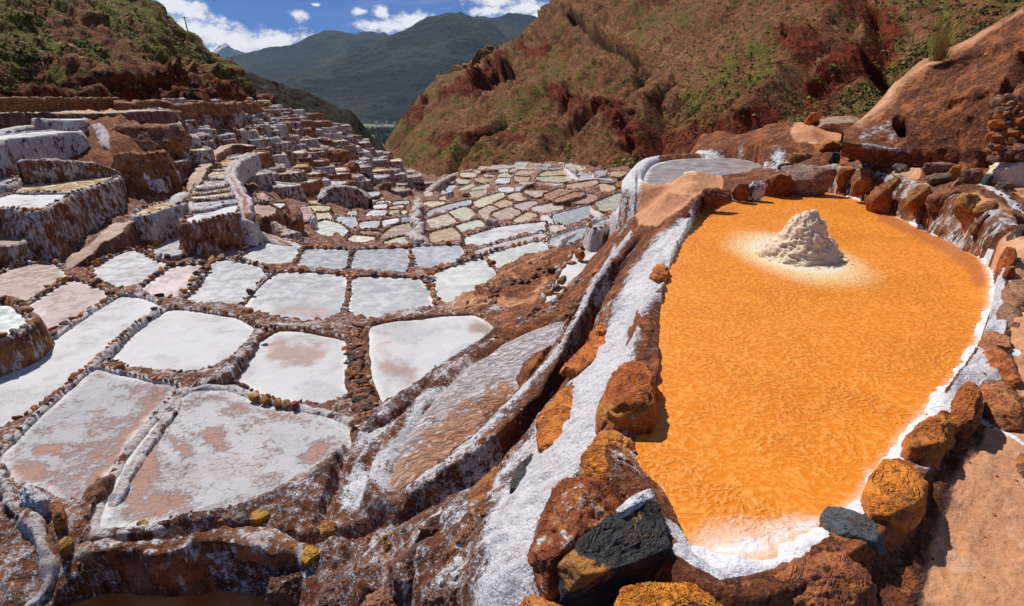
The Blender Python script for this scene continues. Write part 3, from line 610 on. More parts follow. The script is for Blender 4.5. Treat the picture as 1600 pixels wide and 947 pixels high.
# key, label, outline in the photograph, tint, patchiness, kind, extra
PD = [
 ('A1','large flaking grey-white salt pan at the front, just above the dark mud bank',[(158,824),(175,770),(205,715),(240,670),(275,630),(305,612),(350,612),(385,625),(430,638),(490,650),(533,663),(556,685),(548,705),(522,727),(480,750),(440,766),(390,785),(330,803),(260,814),(200,822)],(.49,.49,.50),.80,'crack',dict(w=.16,h=.05,drop=.25,salt=.75)),
 ('A2','grey pan with an orange smear beside the white salt lump at the lower left',[(2,715),(50,668),(110,612),(150,577),(190,590),(240,601),(272,605),(262,625),(225,665),(190,712),(163,760),(140,790),(110,792),(75,765),(20,750),(5,735)],(.42,.42,.435),.76,'crack',dict(w=.12,h=.06,drop=.25,stones=.07,salt=.8)),
 ('A3','long bright white diagonal pan running from the tan pans to the left edge',[(0,585),(50,556),(110,516),(165,480),(190,464),(225,468),(247,479),(208,508),(166,545),(118,588),(70,628),(20,662),(-30,695),(-60,645)],WHITE,.95,'salt',dict(w=.16,h=.08,drop=.3,stones=.10,salt=.75)),
 ('A4','clean white rounded pan between the long white strip and the pan with a pink stain',[(174,560),(203,528),(238,501),(265,486),(310,489),(368,499),(400,516),(375,548),(342,572),(305,583),(250,582),(207,574)],WHITE,1.0,'salt',dict(w=.15,h=.08,drop=.3,stones=.08,salt=.5)),
 ('A5','white pan with a pink-brown stain at its top, left of the rubble wall',[(363,590),(371,570),(401,540),(435,519),(480,522),(538,534),(541,560),(541,600),(543,620),(510,634),(450,628),(397,611)],WHITE,.86,'salt',dict(w=.16,h=.08,drop=.3,stones=.08,salt=.25)),
 ('A6','white pan with brown stains and a bright salt streak, right of the rubble wall',[(580,512),(620,504),(680,498),(740,494),(776,515),(753,545),(713,575),(673,603),(640,628),(608,645),(597,625),(584,590),(578,550)],WHITE,.82,'salt',dict(w=.16,h=.07,drop=.3,salt=.25)),
 ('B1','mottled grey-white pan with a curved top edge below the earthen ramp',[(146,424),(177,406),(206,395),(222,400),(241,411),(262,417),(241,433),(215,447),(203,450),(177,447),(158,437)],PALE,.85,'slush',dict(stones=.13)),
 ('B2','pinkish tan pan between two pale pans, just below the small stone spur',[(222,456),(241,441),(273,420),(321,417),(311,434),(285,464),(253,462)],PINK,.8,'slush',dict(stones=.12)),
 ('B3','pale grey pan in the middle row with a rust-coloured stone row down its right side',[(288,468),(311,440),(332,414),(348,410),(396,418),(413,427),(395,455),(375,476),(350,481),(315,475)],PALE,.95,'slush',dict(stones=.13)),
 ('B4','wide pale pan with a faint pink foot in the middle of the row',[(382,485),(406,455),(433,430),(480,430),(538,434),(539,460),(529,494),(500,503),(450,499),(410,492)],PALE,.88,'slush',dict(stones=.13)),
 ('B5','white-grey grainy pan just right of the vertical stone row, below two grey pans',[(547,494),(549,465),(553,437),(600,437),(658,440),(670,460),(674,486),(640,492),(590,499)],PALE,1.0,'slush',dict(stones=.12,salt=.3)),
 ('B6','pale greenish pan beside the brown earth bank, right of a slanting stone row',[(679,431),(712,420),(752,406),(774,431),(760,445),(742,454),(737,468),(712,478),(698,481),(685,460)],(.58,.60,.56),.97,'slush',dict(stones=.12,salt=.5)),
 ('B7','tan muddy pan in the shadow at the foot of the tall left terrace',[(-30,470),(-30,440),(0,434),(32,419),(82,414),(102,432),(79,447),(54,463),(32,479),(12,467)],(.42,.28,.19),.6,'slush',dict(stones=.10)),
 ('B8','pinkish tan pan with faint orange streaks, above the long white strip',[(42,485),(76,463),(112,441),(142,451),(170,462),(142,484),(111,502),(73,522),(68,504),(50,488)],PINK,.55,'slush',dict(stones=.12)),
 ('B9','small milky turquoise pan at the left edge, held by a stone-topped wall',[(-50,492),(-20,480),(0,478),(16,480),(44,505),(30,519),(0,532),(-40,545)],MINT,1.0,'brine',dict(z=-4.42,drop=.8,stones=.14,h=.12,w=.22,salt=.4,red=.8)),
 ('C1','small grey pan tucked under the blue-grey wall',[(237,391),(272,376),(292,374),(297,381),(280,397),(254,403)],GREY,.9,'slush',dict(stones=.12)),
 ('C2','narrow shadowed tan pan at the foot of the rust-streaked wall',[(312,399),(345,390),(384,377),(381,387),(373,398),(340,402)],PINK,.6,'slush',dict(stones=.1)),
 ('C3','pale grey pan at the end of the white water channel',[(380,402),(384,390),(396,376),(430,376),(469,383),(461,405),(453,417),(425,414),(395,409)],PALE,1.0,'slush',dict(stones=.13)),
 ('C4','grey grainy pan, second of the four in the curved row above the middle',[(465,418),(470,402),(477,391),(510,392),(546,394),(541,410),(539,423),(500,422)],GREY,1.0,'slush',dict(stones=.13,salt=.6)),
 ('C5','grey pan, third of the four in the curved row above the middle',[(551,421),(553,405),(557,393),(595,392),(635,390),(638,405),(637,427),(600,427)],GREY,1.0,'slush',dict(stones=.13,salt=.6)),
 ('C6','dark grey pan, rightmost of the four in the curved row above the middle',[(643,389),(680,387),(719,386),(724,399),(705,410),(675,418),(645,426)],(.40,.41,.44),1.0,'slush',dict(stones=.12)),
 ('C7','pale pan whose lower edge meets the crumbling brown bank',[(759,401),(803,389),(845,379),(857,392),(830,410),(790,427),(778,430)],(.58,.60,.54),1.0,'slush',dict(stones=.10,salt=.9)),
 ('D1','blazing white crooked strip pan below the orange-brown pans',[(727,373),(777,357),(822,352),(851,349),(852,358),(822,366),(790,375),(740,388),(730,387)],WHITE,1.0,'salt',dict(stones=.16,salt=.6)),
 ('D2','narrow pinkish strip pan between the white strip and the pale pan below it',[(740,395),(790,380),(845,367),(851,372),(800,384),(748,402)],PINK,1.0,'slush',dict(salt=.9)),
 ('D3','grey pan framed by thick white salt banks on the right of the fan',[(864,338),(917,324),(935,334),(880,354),(870,350)],GREY,1.0,'slush',dict(salt=1.0,w=.35,h=.2)),
 ('D4','small pale pan under the long white pipe-like bank, left half',[(861,375),(885,365),(916,357),(920,360),(901,375),(870,390),(861,385)],GREY,1.0,'slush',dict(salt=1.0,w=.3,h=.2)),
 ('D5','small pale pan under the long white bank, right half',[(927,353),(966,338),(963,346),(942,354),(930,359)],GREY,1.0,'brine',dict(salt=.9,w=.3)),
 ('D6','pale brown pan with a milky corner at the foot of the white face',[(930,319),(964,305),(979,304),(968,327),(943,331)],(.46,.43,.33),1.0,'brine',dict(stones=.2)),
 ('E1','smooth white sloping pan between the earth bank and the orange pond ledge',[(949,366),(946,385),(930,407),(914,442),(886,472),(847,482),(861,454),(886,416),(905,389),(924,373)],(.66,.63,.65),1.0,'salt',dict(w=.14,h=.06,drop=.3,salt=.3,z=-4.55)),
 ('H1','topmost of the four close grey-tan strip pans divided by dark stone rows',[(306,292),(314,286),(357,281),(362,287),(312,295)],PINK,1,'brine',dict(z=-4.62,stones=.14,w=.18,h=.12,drop=.7)),
 ('H2','second of the four strip pans divided by dark stone rows',[(302,301),(308,296),(364,289),(367,295),(306,303)],TAN,1,'brine',dict(z=-4.70,stones=.14,w=.18,h=.12,drop=.7)),
 ('H3','third of the four strip pans divided by dark stone rows',[(300,311),(305,305),(369,298),(370,305),(304,312)],PEACH,1,'brine',dict(z=-4.76,stones=.14,w=.18,h=.12,drop=.7)),
 ('H4','lowest of the four strip pans, milky white, above the big streaked wall',[(303,318),(308,314),(370,307),(375,315),(345,319),(325,325),(308,328)],PALE,1,'brine',dict(z=-4.84,w=.2,h=.12,drop=.8,salt=.8)),
 ('H5','white tapering pan on top of the tall rust-streaked wall',[(288,345),(312,334),(338,323),(358,320),(370,323),(366,333),(340,338),(318,343),(300,348)],WHITE,1,'salt',dict(z=-4.92,w=.24,h=.14,drop=2.0,stones=.16,salt=.45,red=1.0)),
 ('H6','cream pan beside the bend of the white channel',[(325,272),(331,268),(358,266),(361,277),(345,278)],CREAM,1,'brine',dict(z=-4.55,salt=.6)),
 ('H7','narrow white and tan pan above the cream one by the channel bend',[(328,265),(335,262),(357,260),(356,264),(345,265)],PEACH,1,'brine',dict(z=-4.5,salt=.6)),
 ('H8','orange-tan pan under the curving brown slope',[(331,259),(341,253),(368,249),(359,254),(354,258)],OCHRE,1,'brine',dict(z=-4.45,salt=.5)),
 ('H9','pale pan at the head of the channel stack',[(358,247),(372,243),(386,242),(377,247)],PALE,1,'brine',dict(z=-4.4,salt=.5)),
 ('H10','narrow ochre-yellow pan on top of the blue-grey wall',[(213,335),(240,322),(287,312),(291,314),(268,322),(241,330),(220,337)],OCHRE,1,'brine',dict(z=-4.85,w=.25,h=.14,drop=1.9,stones=.18,salt=.8)),
 ('I1','bright white pan on the tall left terrace, stones along its lip',[(-60,326),(-40,314),(0,310),(24,304),(106,304),(95,311),(74,321),(57,330),(40,326),(0,324)],WHITE,1,'salt',dict(z=-4.05,w=.28,h=.15,drop=2.1,stones=.2,salt=.56,red=1.0)),
 ('I2','long tan brine pan behind the white one on the tall left terrace',[(27,299),(40,292),(101,285),(181,275),(169,282),(145,290),(114,300)],TAN,1,'brine',dict(z=-4.0,w=.28,h=.15,drop=2.0,stones=.2,salt=.62,red=.9)),
 ('I3','pale grey pan cut off by the left edge, behind the white lip',[(-60,286),(0,283),(23,279),(20,283),(0,289),(-50,296)],PALE,1,'brine',dict(z=-3.75,w=.25,h=.15,drop=1.0,stones=.18,salt=.7)),
 ('I4','dry tan earth-topped step at the left edge below the tall terrace',[(-60,380),(-40,362),(0,362),(20,372),(33,378),(22,384),(0,383)],(.50,.32,.2),.2,'salt',dict(z=-4.95,w=.2,h=.1,drop=1.1,salt=.6)),
 ('I6','step with a pale streaked wall on the left, second tier from the footpath',[(-30,224),(0,218),(60,212),(98,207),(122,206),(112,203),(60,207),(0,213),(-30,216)],WHITE,1,'salt',dict(z=-2.4,w=.3,h=.1,drop=1.2,salt=.85)),
 ('I7','uppermost step below the footpath, grey wall with white icicle-like salt',[(-30,186),(0,184),(30,181),(70,186),(125,188),(130,182),(70,178),(0,178)],WHITE,1,'salt',dict(z=-1.95,w=.3,h=.1,drop=1.3,salt=.75)),
 ('I8','small grey block step against the left edge',[(-40,262),(-20,246),(0,243),(20,246),(26,250),(14,256),(0,262)],PALE,1,'salt',dict(z=-3.35,w=.3,h=.12,drop=1.0,salt=.5)),
 ('F1','tan pan left of the pale green one on the lower fan',[(667,346),(699,336),(712,349),(674,358)],(.56,.46,.31),1,'brine',dict(stones=.2)),
 ('F2','pale yellow-green pan at the centre of the lower fan',[(702,333),(725,325),(736,330),(743,339),(718,349)],PGREEN,1,'brine',dict(stones=.2)),
 ('F3','milky green-white pan below the yellow-green one',[(712,355),(747,345),(758,354),(722,366)],(.60,.62,.52),1,'brine',dict(stones=.22)),
 ('F4','tan pan with a rusty corner just above the dark grey pan',[(672,366),(706,357),(717,368),(718,377),(675,381)],TAN,.7,'brine',dict(stones=.2)),
 ('F5','long grey wedge-shaped strip pan on the fan',[(663,342),(672,331),(699,322),(735,314),(734,319),(700,330),(670,341)],(.38,.38,.42),1,'slush',dict()),
 ('F6','sandy yellow pan just below the two walkers',[(657,321),(667,317),(694,317),(690,321),(659,324)],CREAM,1,'brine',dict(stones=.2)),
 ('F7','long cream pan climbing to the right past the grey wedge',[(739,318),(758,310),(784,303),(787,307),(765,319),(747,325)],CREAM,.9,'brine',dict(stones=.2,salt=.8)),
 ('F8','amber pan in the middle of the fan',[(772,321),(786,314),(801,318),(782,327)],(.56,.38,.19),1,'brine',dict(stones=.2)),
 ('F9','crooked tan pan wrapping a salt spur',[(749,330),(766,323),(777,328),(764,333),(761,344),(752,339)],(.55,.40,.25),1,'brine',dict(stones=.2)),
 ('F10','broad tan pan with a glossy patch, beside the salt spur',[(770,335),(795,326),(812,332),(792,348),(779,343)],(.52,.39,.26),.8,'brine',dict(stones=.2)),
 ('F11','peach pan at the foot of the fan with rusty stones under it',[(803,346),(825,333),(839,338),(828,345),(810,348)],PEACH,1,'brine',dict(stones=.25)),
 ('F12','mauve-pink drying pan right of the amber one',[(803,322),(831,316),(839,318),(822,328),(814,328)],(.46,.35,.33),1,'slush',dict(stones=.2)),
 ('F13','greyish peach pan above the bank of white channels',[(829,327),(860,320),(880,326),(862,331),(845,336)],(.52,.43,.35),1,'slush',dict(stones=.2)),
 ('F14','pale peach pan upper middle of the fan',[(793,307),(809,303),(830,309),(810,314)],PEACH,1,'brine',dict(stones=.2)),
 ('F15','pale peach pan below the curved brown retaining wall',[(818,300),(854,300),(856,303),(837,308)],PEACH,1,'brine',dict(stones=.2)),
 ('F16','deep orange-brown pan on the right of the fan',[(850,306),(874,297),(893,300),(862,313)],(.38,.19,.06),1,'brine',dict(stones=.2,salt=.3)),
 ('F17','narrow vivid orange pan below the orange-brown one',[(866,314),(896,303),(914,303),(888,311),(878,314)],(.44,.20,.06),1,'brine',dict(stones=.2,salt=.3)),
 ('F18','orange and mauve pan at the edge of the orange group',[(892,314),(918,305),(933,309),(921,317),(902,318)],(.46,.27,.17),.6,'brine',dict(stones=.2,salt=.3)),
 ('F19','peach pan with an orange front below the long grey bank',[(884,291),(931,284),(933,286),(916,294),(898,295)],PEACH,.6,'brine',dict(stones=.2)),
 ('F20','peach pan with a rubble front near the white face',[(927,295),(940,289),(958,293),(960,296),(948,301),(934,298)],PEACH,.75,'brine',dict(stones=.2)),
 ('F21','bright orange sliver pan against the white face',[(962,288),(968,285),(983,284),(966,292)],ORANGE,1,'brine',dict(stones=.2,salt=.2)),
 ('F22','second orange sliver pan against the white face',[(967,295),(980,289),(978,295),(969,299)],ORANGE,1,'brine',dict(stones=.2,salt=.2)),
 ('F23','tan pan on the rim in front of the green bush',[(949,273),(957,270),(979,270),(967,276)],TAN,1,'brine',dict()),
 ('F24','last pan of the fan before the white face',[(971,278),(984,272),(983,279),(974,280)],CREAM,1,'brine',dict()),
 ('F25','yellowish pan at the far rim beneath the red cliff',[(883,259),(889,258),(916,265),(901,266)],CREAM,1,'brine',dict(salt=.8)),
 ('F26','small pale pan on the far rim left of the tan one',[(928,269),(952,270),(938,275)],PALE,1,'brine',dict(salt=.8)),
 ('F27','upper half of the oval double pan',[(842,275),(853,270),(881,267),(888,272)],TAN,1,'brine',dict(stones=.2)),
 ('F28','lower half of the oval double pan, greenish tan',[(836,279),(894,277),(898,280),(877,284),(850,283)],(.50,.46,.30),1,'brine',dict(stones=.2)),
 ('F29','small half-white pan left of the oval double pan',[(805,273),(811,269),(836,268),(826,274)],PEACH,.7,'brine',dict()),
 ('F30','tan and white pan just below the half-white one',[(804,277),(826,276),(824,283),(808,283)],TAN,.7,'brine',dict()),
 ('F31','ochre pan under the far rim wall',[(796,268),(802,265),(821,265),(803,268)],OCHRE,1,'brine',dict()),
 ('F32','olive pan left of the small half-white pan',[(778,277),(784,273),(799,272),(797,276)],PGREEN,1,'brine',dict()),
 ('F33','white pan in a ring of salt above the tan pans',[(774,285),(780,280),(795,280),(794,285)],WHITE,1,'salt',dict(salt=1)),
 ('F34','golden tan pan on the upper left of the fan',[(742,281),(757,278),(769,280),(767,282),(753,285)],OCHRE,1,'brine',dict()),
 ('F36','olive yellow pan near the left rim of the fan',[(713,281),(732,280),(730,286),(718,286)],PGREEN,1,'brine',dict()),
 ('F37','tan pan held by the brown wall at the left rim of the fan',[(720,272),(745,272),(741,276),(722,275)],CREAM,1,'brine',dict(drop=1.5,salt=.3)),
 ('F38','flat-topped tan pan on the outermost brown block',[(690,282),(709,279),(708,285),(691,285)],(.50,.43,.33),1,'brine',dict(drop=1.6,salt=.2,red=.8)),
 ('F39','pale drying pan below the outermost block',[(690,296),(709,290),(714,291),(701,298)],PALE,1,'slush',dict()),
 ('F40','lime-yellow narrow pan climbing the fan',[(718,297),(741,288),(746,288),(727,298)],PGREEN,1,'brine',dict(salt=.8)),
 ('F41','lime-yellow wide pan above the tan one',[(729,302),(741,295),(764,290),(758,295),(737,303)],PGREEN,1,'brine',dict(salt=.8)),
 ('F42','tan pan framed in white below the lime-yellow pans',[(733,306),(735,301),(760,299),(752,306),(740,309)],TAN,1,'brine',dict(salt=.9)),
 ('F43','small snow-white pan near the middle of the fan',[(778,296),(791,294),(803,297),(791,300)],WHITE,1,'salt',dict(salt=.8)),
 ('F44','tiny pale pan beside the walkers, upper one',[(681,302),(689,299),(698,303),(690,305)],PALE,1,'slush',dict()),
 ('F45','tan pan right behind the walkers',[(661,303),(667,300),(675,303),(668,308)],PINK,1,'slush',dict()),
 ('F46','little tan pan lower right of the walkers',[(686,311),(695,308),(702,309),(699,313)],PEACH,1,'brine',dict()),
 ('F47','tan pan behind the curved stone rim near the fan top',[(756,275),(762,273),(776,273),(768,275)],CREAM,1,'brine',dict(salt=.8)),
 ('G1','large pale green oval pan in the bowl',[(492,361),(498,350),(507,346),(530,352),(543,362),(536,370),(513,371),(499,368)],(.58,.61,.52),1,'brine',dict(stones=.18,red=.8)),
 ('G2','bright cream oval pan right of the green oval one',[(545,376),(550,370),(569,371),(585,373),(579,378),(560,380)],(.74,.69,.52),1,'brine',dict(stones=.16)),
 ('G3','tan-brown pan leaning against the salt ridge',[(593,377),(601,366),(617,355),(640,351),(644,364),(621,370),(602,376)],(.46,.33,.21),1,'brine',dict(stones=.16)),
 ('G4','greenish tan pan along the foot of the salt ridge',[(601,380),(625,373),(645,372),(645,380),(610,384)],(.54,.50,.38),1,'brine',dict()),
 ('G5','shallow red-brown puddle pan above the cream oval',[(563,363),(593,364),(583,367),(567,367)],(.34,.16,.08),1,'brine',dict()),
 ('G6','white rectangular pan above the tan-brown one',[(599,346),(622,343),(621,347),(604,352),(596,356)],WHITE,1,'salt',dict(stones=.16)),
 ('G7','lilac-white pan left of the white rectangular one',[(564,349),(592,347),(588,356),(562,356)],PALE,1,'slush',dict(stones=.16)),
 ('G8','grey and white pan behind the green oval one',[(528,341),(554,341),(554,356),(544,356),(528,348)],(.50,.53,.52),.9,'brine',dict(stones=.16,salt=.7)),
 ('G9','little cream half-moon pan held by a salt curb',[(544,333),(556,332),(555,338),(546,337)],(.62,.60,.40),1,'brine',dict(salt=.8)),
 ('G10','cream pan upper left of the green oval',[(496,334),(511,333),(518,342),(510,343),(498,344)],CREAM,1,'brine',dict(salt=.7)),
 ('G11','sand-coloured triangular pan at the top left of the bowl',[(484,323),(515,325),(511,330),(492,331)],CREAM,1,'brine',dict()),
 ('G12','dusty pink pan beside the pointed brown rocks',[(471,325),(481,326),(487,335),(480,345),(474,343)],(.44,.27,.22),1,'brine',dict(salt=.6)),
 ('G13','white pan with a tan top in the middle of the bowl',[(571,338),(581,331),(603,331),(601,336)],WHITE,.8,'salt',dict(stones=.16)),
 ('G14','white strip pan above the white and tan pan',[(580,325),(588,322),(603,321),(602,325)],WHITE,1,'salt',dict()),
 ('G15','white strip pan right below the draped grey wall',[(588,319),(594,316),(609,316),(607,319)],WHITE,1,'salt',dict()),
 ('G16','long white strip pan near the upper end of the salt ridge',[(612,321),(618,317),(639,316),(631,320)],PALE,1,'slush',dict()),
 ('G17','peach strip pan left of the salt ridge',[(608,326),(631,322),(625,325),(612,327)],PEACH,1,'brine',dict()),
 ('G18','small tan pan in the middle right of the bowl',[(606,335),(609,331),(622,330),(620,334)],TAN,1,'brine',dict()),
 ('G19','small cream pan next to the salt ridge',[(627,334),(629,331),(635,331),(633,334)],CREAM,1,'brine',dict()),
 ('G21','tan-orange pan at the foot of the draped grey wall',[(556,314),(562,310),(575,310),(573,314)],PEACH,1,'brine',dict()),
 ('G22','small yellow-grey pan in front of the tan-orange one',[(549,325),(552,321),(564,320),(565,325)],(.56,.52,.36),1,'brine',dict()),
 ('G23','pale grey leaning pan behind the brown pointed rocks',[(459,300),(469,300),(475,312),(463,310)],PALE,1,'slush',dict()),
 ('G24','narrow cream pan, upper one of a pair left of the draped wall',[(477,303),(491,301),(491,305),(478,305)],CREAM,1,'brine',dict()),
 ('G25','narrow white pan, lower one of a pair left of the draped wall',[(479,308),(492,307),(491,311),(481,311)],WHITE,1,'salt',dict()),
 ('G26','brick-pink pan right of the white channel',[(401,304),(411,303),(418,313),(406,312)],(.48,.26,.18),1,'brine',dict(z=-5.6,salt=.7)),
 ('G27','thin white pan on the block right of the white channel',[(418,321),(444,320),(441,324),(424,326)],WHITE,1,'salt',dict(z=-5.9,drop=1.3,salt=.4)),
 ('G28','flat brown earth-topped block with an orange lip, right of the channel',[(398,324),(404,320),(414,321),(430,328),(424,336),(414,339),(402,334)],(.34,.22,.18),.3,'salt',dict(z=-5.75,drop=1.8,salt=.1,red=1)),
 ('J1','cream pan behind the brown cliff, inside the bend of the path',[(250,271),(258,266),(279,264),(269,272)],(.60,.55,.46),1,'brine',dict(z=-4.35,salt=.8)),
 ('J2','tan and orange pan behind the small white sack',[(216,283),(237,278),(259,276),(250,283)],(.56,.38,.22),1,'brine',dict(z=-4.4,salt=.8)),
 ('J3','snow-white topped block inside the bend of the path',[(257,250),(283,248),(289,248),(285,253),(267,255)],WHITE,1,'salt',dict(z=-3.95,drop=1.1,salt=.5)),
 ('J4','yellowish pan between brown walls above the bend of the path',[(265,224),(284,222),(289,223),(281,226)],CREAM,1,'brine',dict(z=-3.35)),
 ('J5','white lipped cascade step left of the tall pale wall',[(283,215),(297,214),(305,216),(290,217)],CREAM,1,'brine',dict(z=-3.15,salt=.8)),
 ('J6','white-lipped block with a peach wall below the footpath',[(241,193),(256,191),(275,191),(277,194),(258,196)],WHITE,1,'salt',dict(z=-2.6,drop=1.2,salt=.7)),
]
STAIN = {'A2': [[(250,620,10),(222,660,16),(185,715,14),(150,760,12)],[(20,745,8),(60,735,10)],[(60,705,6),(90,700,6)]], 'A1': [[(235,700,10),(225,760,14),(205,800,12)],[(330,680,12),(345,700,10)],[(480,715,12),(500,700,10)],[(270,690,8),(290,705,10)],[(215,790,20),(300,795,14)]],
 'A5': [[(430,545,18),(475,555,20)],[(445,560,12),(490,548,12)]], 'A6': [[(600,570,14),(645,585,18)],[(745,510,12),(765,520,10)],[(720,560,8),(742,548,10)]], 'B8': [[(90,470,14),(130,470,14)],[(90,500,8),(130,480,10)]], 'B7': [[(20,440,20),(80,430,20)]], 'C2': [[(330,398,8),(375,385,8)]], 'B4': [[(440,488,10),(500,492,14)]]}
for (key, label, poly, tint, al, mat, ex) in PD:
    ex = dict(ex)
    if key[0] in 'BC' and key != 'B9': ex.setdefault('w', .10); ex.setdefault('h', .07); ex.setdefault('gpx', 3.9 if key[0] == 'B' else 2.9); ex['stones'] = .19; ex.setdefault('cover', .95)
    if key[0] in 'DFG': ex.setdefault('gpx', 2.3); ex['w'] = min(ex.get('w', .12), .14); ex['h'] = min(ex.get('h', .07), .09); ex['stones'] = min(ex.get('stones', .13), .15); ex['salt'] = ex.get('salt', .32); ex['cut'] = .06
    if key[0] in 'HI': ex['h'] = .05; ex['w'] = min(ex.get('w', .2), .2); ex['stones'] = min(ex.get('stones', 0), .13) if key[0] == 'I' or key in ('H5', 'H10') else min(ex.get('stones', 0), .085); ex['gpx'] = 1.0
    if key in STAIN: ex['stain'] = STAIN[key]
    pan(key, label, poly, tint, al, mat, **ex)

# ------------------------------------------------------------ the stepped hillside: many small pans on their own walls
REG = [(232,178),(300,168),(395,160),(425,168),(470,180),(520,197),(562,217),(600,243),(645,272),(672,288),(676,300),(640,304),(612,306),(560,303),(522,300),(500,318),(470,298),(452,312),(430,318),(424,300),(405,296),(395,262),(408,240),(396,226),(352,224),(322,236),(300,262),(292,246),(296,226),(262,216),(236,200)]
GRP = 'small pans stepped up the far hillside'
TINTS = [WHITE, WHITE, PALE, CREAM, PEACH, TAN, (.6, .57, .5), OCHRE, PALE, GREY]
y = 168.0; row = 0; cells = []
while y < 318:
    pitch = 4.4 + (y - 165) * 0.066; x = 228.0 + rng.uniform(0, 15)
    while x < 655:
        wd = (11.5 + (y - 165) * 0.14) * rng.uniform(.7, 1.5) * (1.15 if x < 400 else 0.9 if x > 520 else 1.0)
        cells.append((x + wd / 2, y + rng.uniform(-.35, .35) * pitch + 1.5 * math.sin(x * .05), wd, pitch)); x += wd * rng.uniform(.95, 1.25)
    y += pitch * 0.95; row += 1
cells = np.array(cells); cells = cells[inside(cells[:, 0], cells[:, 1], REG)]
hp = hit(cells[:, 0], cells[:, 1])
LBL = {'l': 'small pan on a salt-streaked wall, stepped up the left part of the far hillside', 'm': 'small pan on a salt-streaked wall, stepped up the middle of the far hillside', 'r': 'tiny pan among the crowded steps near the valley mouth'}
TNAME = {WHITE: 'white', PALE: 'pale grey', CREAM: 'cream', PEACH: 'peach', TAN: 'tan', (.6, .57, .5): 'ivory', OCHRE: 'ochre', GREY: 'grey'}
def zone_label(cx, cy, tint, brown):
    hx = 'above the bend of the footpath' if cx < 310 else 'below the low earth wall' if cx < 390 else 'under the yellow path-end rocks' if cx < 455 else 'beneath the dark spur' if cx < 545 else 'near the valley mouth'
    t = (cy - 165 - max(0, cx - 440) * .42) / 110; vy = 'topmost tiers' if t < .18 else 'upper tiers' if t < .42 else 'middle tiers' if t < .7 else 'lowest tiers'
    return TNAME[tint] + ' pan on a ' + ('brown' if brown else 'salt-white') + ' wall, ' + vy + ', ' + hx
for (cx, cy, wd, pitch), Pw in zip(cells, hp):
    r_ = float(np.hypot(Pw[0], Pw[1])); e = 2.5
    gx = (field(Pw[0] + e, Pw[1]) - field(Pw[0] - e, Pw[1])); gy = (field(Pw[0], Pw[1] + e) - field(Pw[0], Pw[1] - e))
    g = np.array([gx, gy]) + 1e-6; g /= np.linalg.norm(g); view = np.array([Pw[0], Pw[1]]) / r_
    g = g * 0.7 + view * 0.8; g /= np.linalg.norm(g); a = rng.uniform(-.6, .6); g = np.array([g[0] * math.cos(a) - g[1] * math.sin(a), g[0] * math.sin(a) + g[1] * math.cos(a)])
    t = np.array([g[1], -g[0]]); hw = wd * r_ / F * 0.5 * rng.uniform(.85, 1.1); hd = rng.uniform(0.6, 1.15) * (1 + (r_ - 35) / 90)
    c = Pw[:2] + g * hd * .4
    poly = [c + t * hw * sx * rng.uniform(.8, 1.08) + g * hd * sy * rng.uniform(.75, 1.1) for sx, sy in ((-1, -1), (0, -1.05), (1, -1), (1, 1), (-1, 1))]
    zt = Pw[2] + rng.uniform(0.1, 0.95)
    brown = rng.random() < 0.33; ti = TINTS[int(rng.integers(len(TINTS)))]
    pan('K', zone_label(cx, cy, ti, brown), None, ti, .9, 'salt' if rng.random() < .3 else 'brine', z=zt, w=rng.uniform(.14, .28), h=.1, drop=rng.uniform(1.2, 2.0), salt=rng.uniform(.05, .35) if brown else rng.uniform(.42, .8), red=rng.uniform(.2, 1), group=GRP, world_poly=poly, res=0.3, batter=rng.uniform(.06, .25))

# small pans filling the gaps of the fan and the bowl, wherever no sighted pan lies
cov = np.zeros((240, 420), bool); ox, oy = 400, 240          # half-pixel bookkeeping of what is taken
yy_, xx_ = np.mgrid[0:240, 0:420]; xf, yf = ox + xx_.ravel() * 1.4, oy + yy_.ravel() * 0.7
cv = np.zeros(len(xf), bool)
for (key, label, poly, *_r) in PD:
    if key[0] in 'DFGECH': cv |= inside(xf, yf, grow_px(np.array(poly, float), 1.5))
cv = cv.reshape(240, 420); FILL = [(668,306),(690,286),(722,270),(760,262),(800,256),(845,256),(900,270),(935,268),(985,270),(978,330),(930,362),(860,372),(800,352),(760,360),(720,384),(540,384),(480,372),(470,330),(500,305),(560,300),(612,306),(655,308)]
y = 258.0
while y < 380:
    hgt = 4.2 + (y - 258) * .075; x = 470.0 + rng.uniform(0, 8)
    while x < 985:
        wd = (15 + (y - 258) * .16) * rng.uniform(.7, 1.3); cx, cy = x + wd / 2, y + 2 * math.sin(x * .03); x += wd + 2
        if not inside(np.array([cx]), np.array([cy]), FILL)[0] or 640 < cx < 666: continue
        i0, i1, j0, j1 = int((cy - hgt / 2 - oy) / .7), int((cy + hgt / 2 - oy) / .7) + 1, int((cx - wd / 2 - ox) / 1.4), int((cx + wd / 2 - ox) / 1.4) + 1
        if cv[i0:i1, j0:j1].mean() > .12: continue
        cv[i0:i1, j0:j1] = True; sk = rng.uniform(-3, 3)
        ti = TINTS[int(rng.integers(len(TINTS)))]; zn = 'left of the salt ridge' if cx < 655 else 'right of the walkers' if cx < 740 else 'in the middle of the fan' if cx < 860 else 'near the white face'
        pan('fill', 'small ' + TNAME[ti] + ' pan squeezed between larger ones, ' + zn + (', far rim' if cy < 290 else ', lower side' if cy > 325 else ''), [(cx - wd / 2 + sk, cy - hgt / 2), (cx + wd / 2 + sk, cy - hgt / 2 + rng.uniform(-1, 1)), (cx + wd / 2 - sk, cy + hgt / 2), (cx - wd / 2 - sk, cy + hgt / 2 + rng.uniform(-1, 1))], ti, .95, 'brine', w=.12, h=.07, drop=.6, salt=rng.uniform(.3, .9), gpx=.6, stones=.13 if cy > 300 else 0, group='small pans between the larger ones')
    y += hgt + 1.2
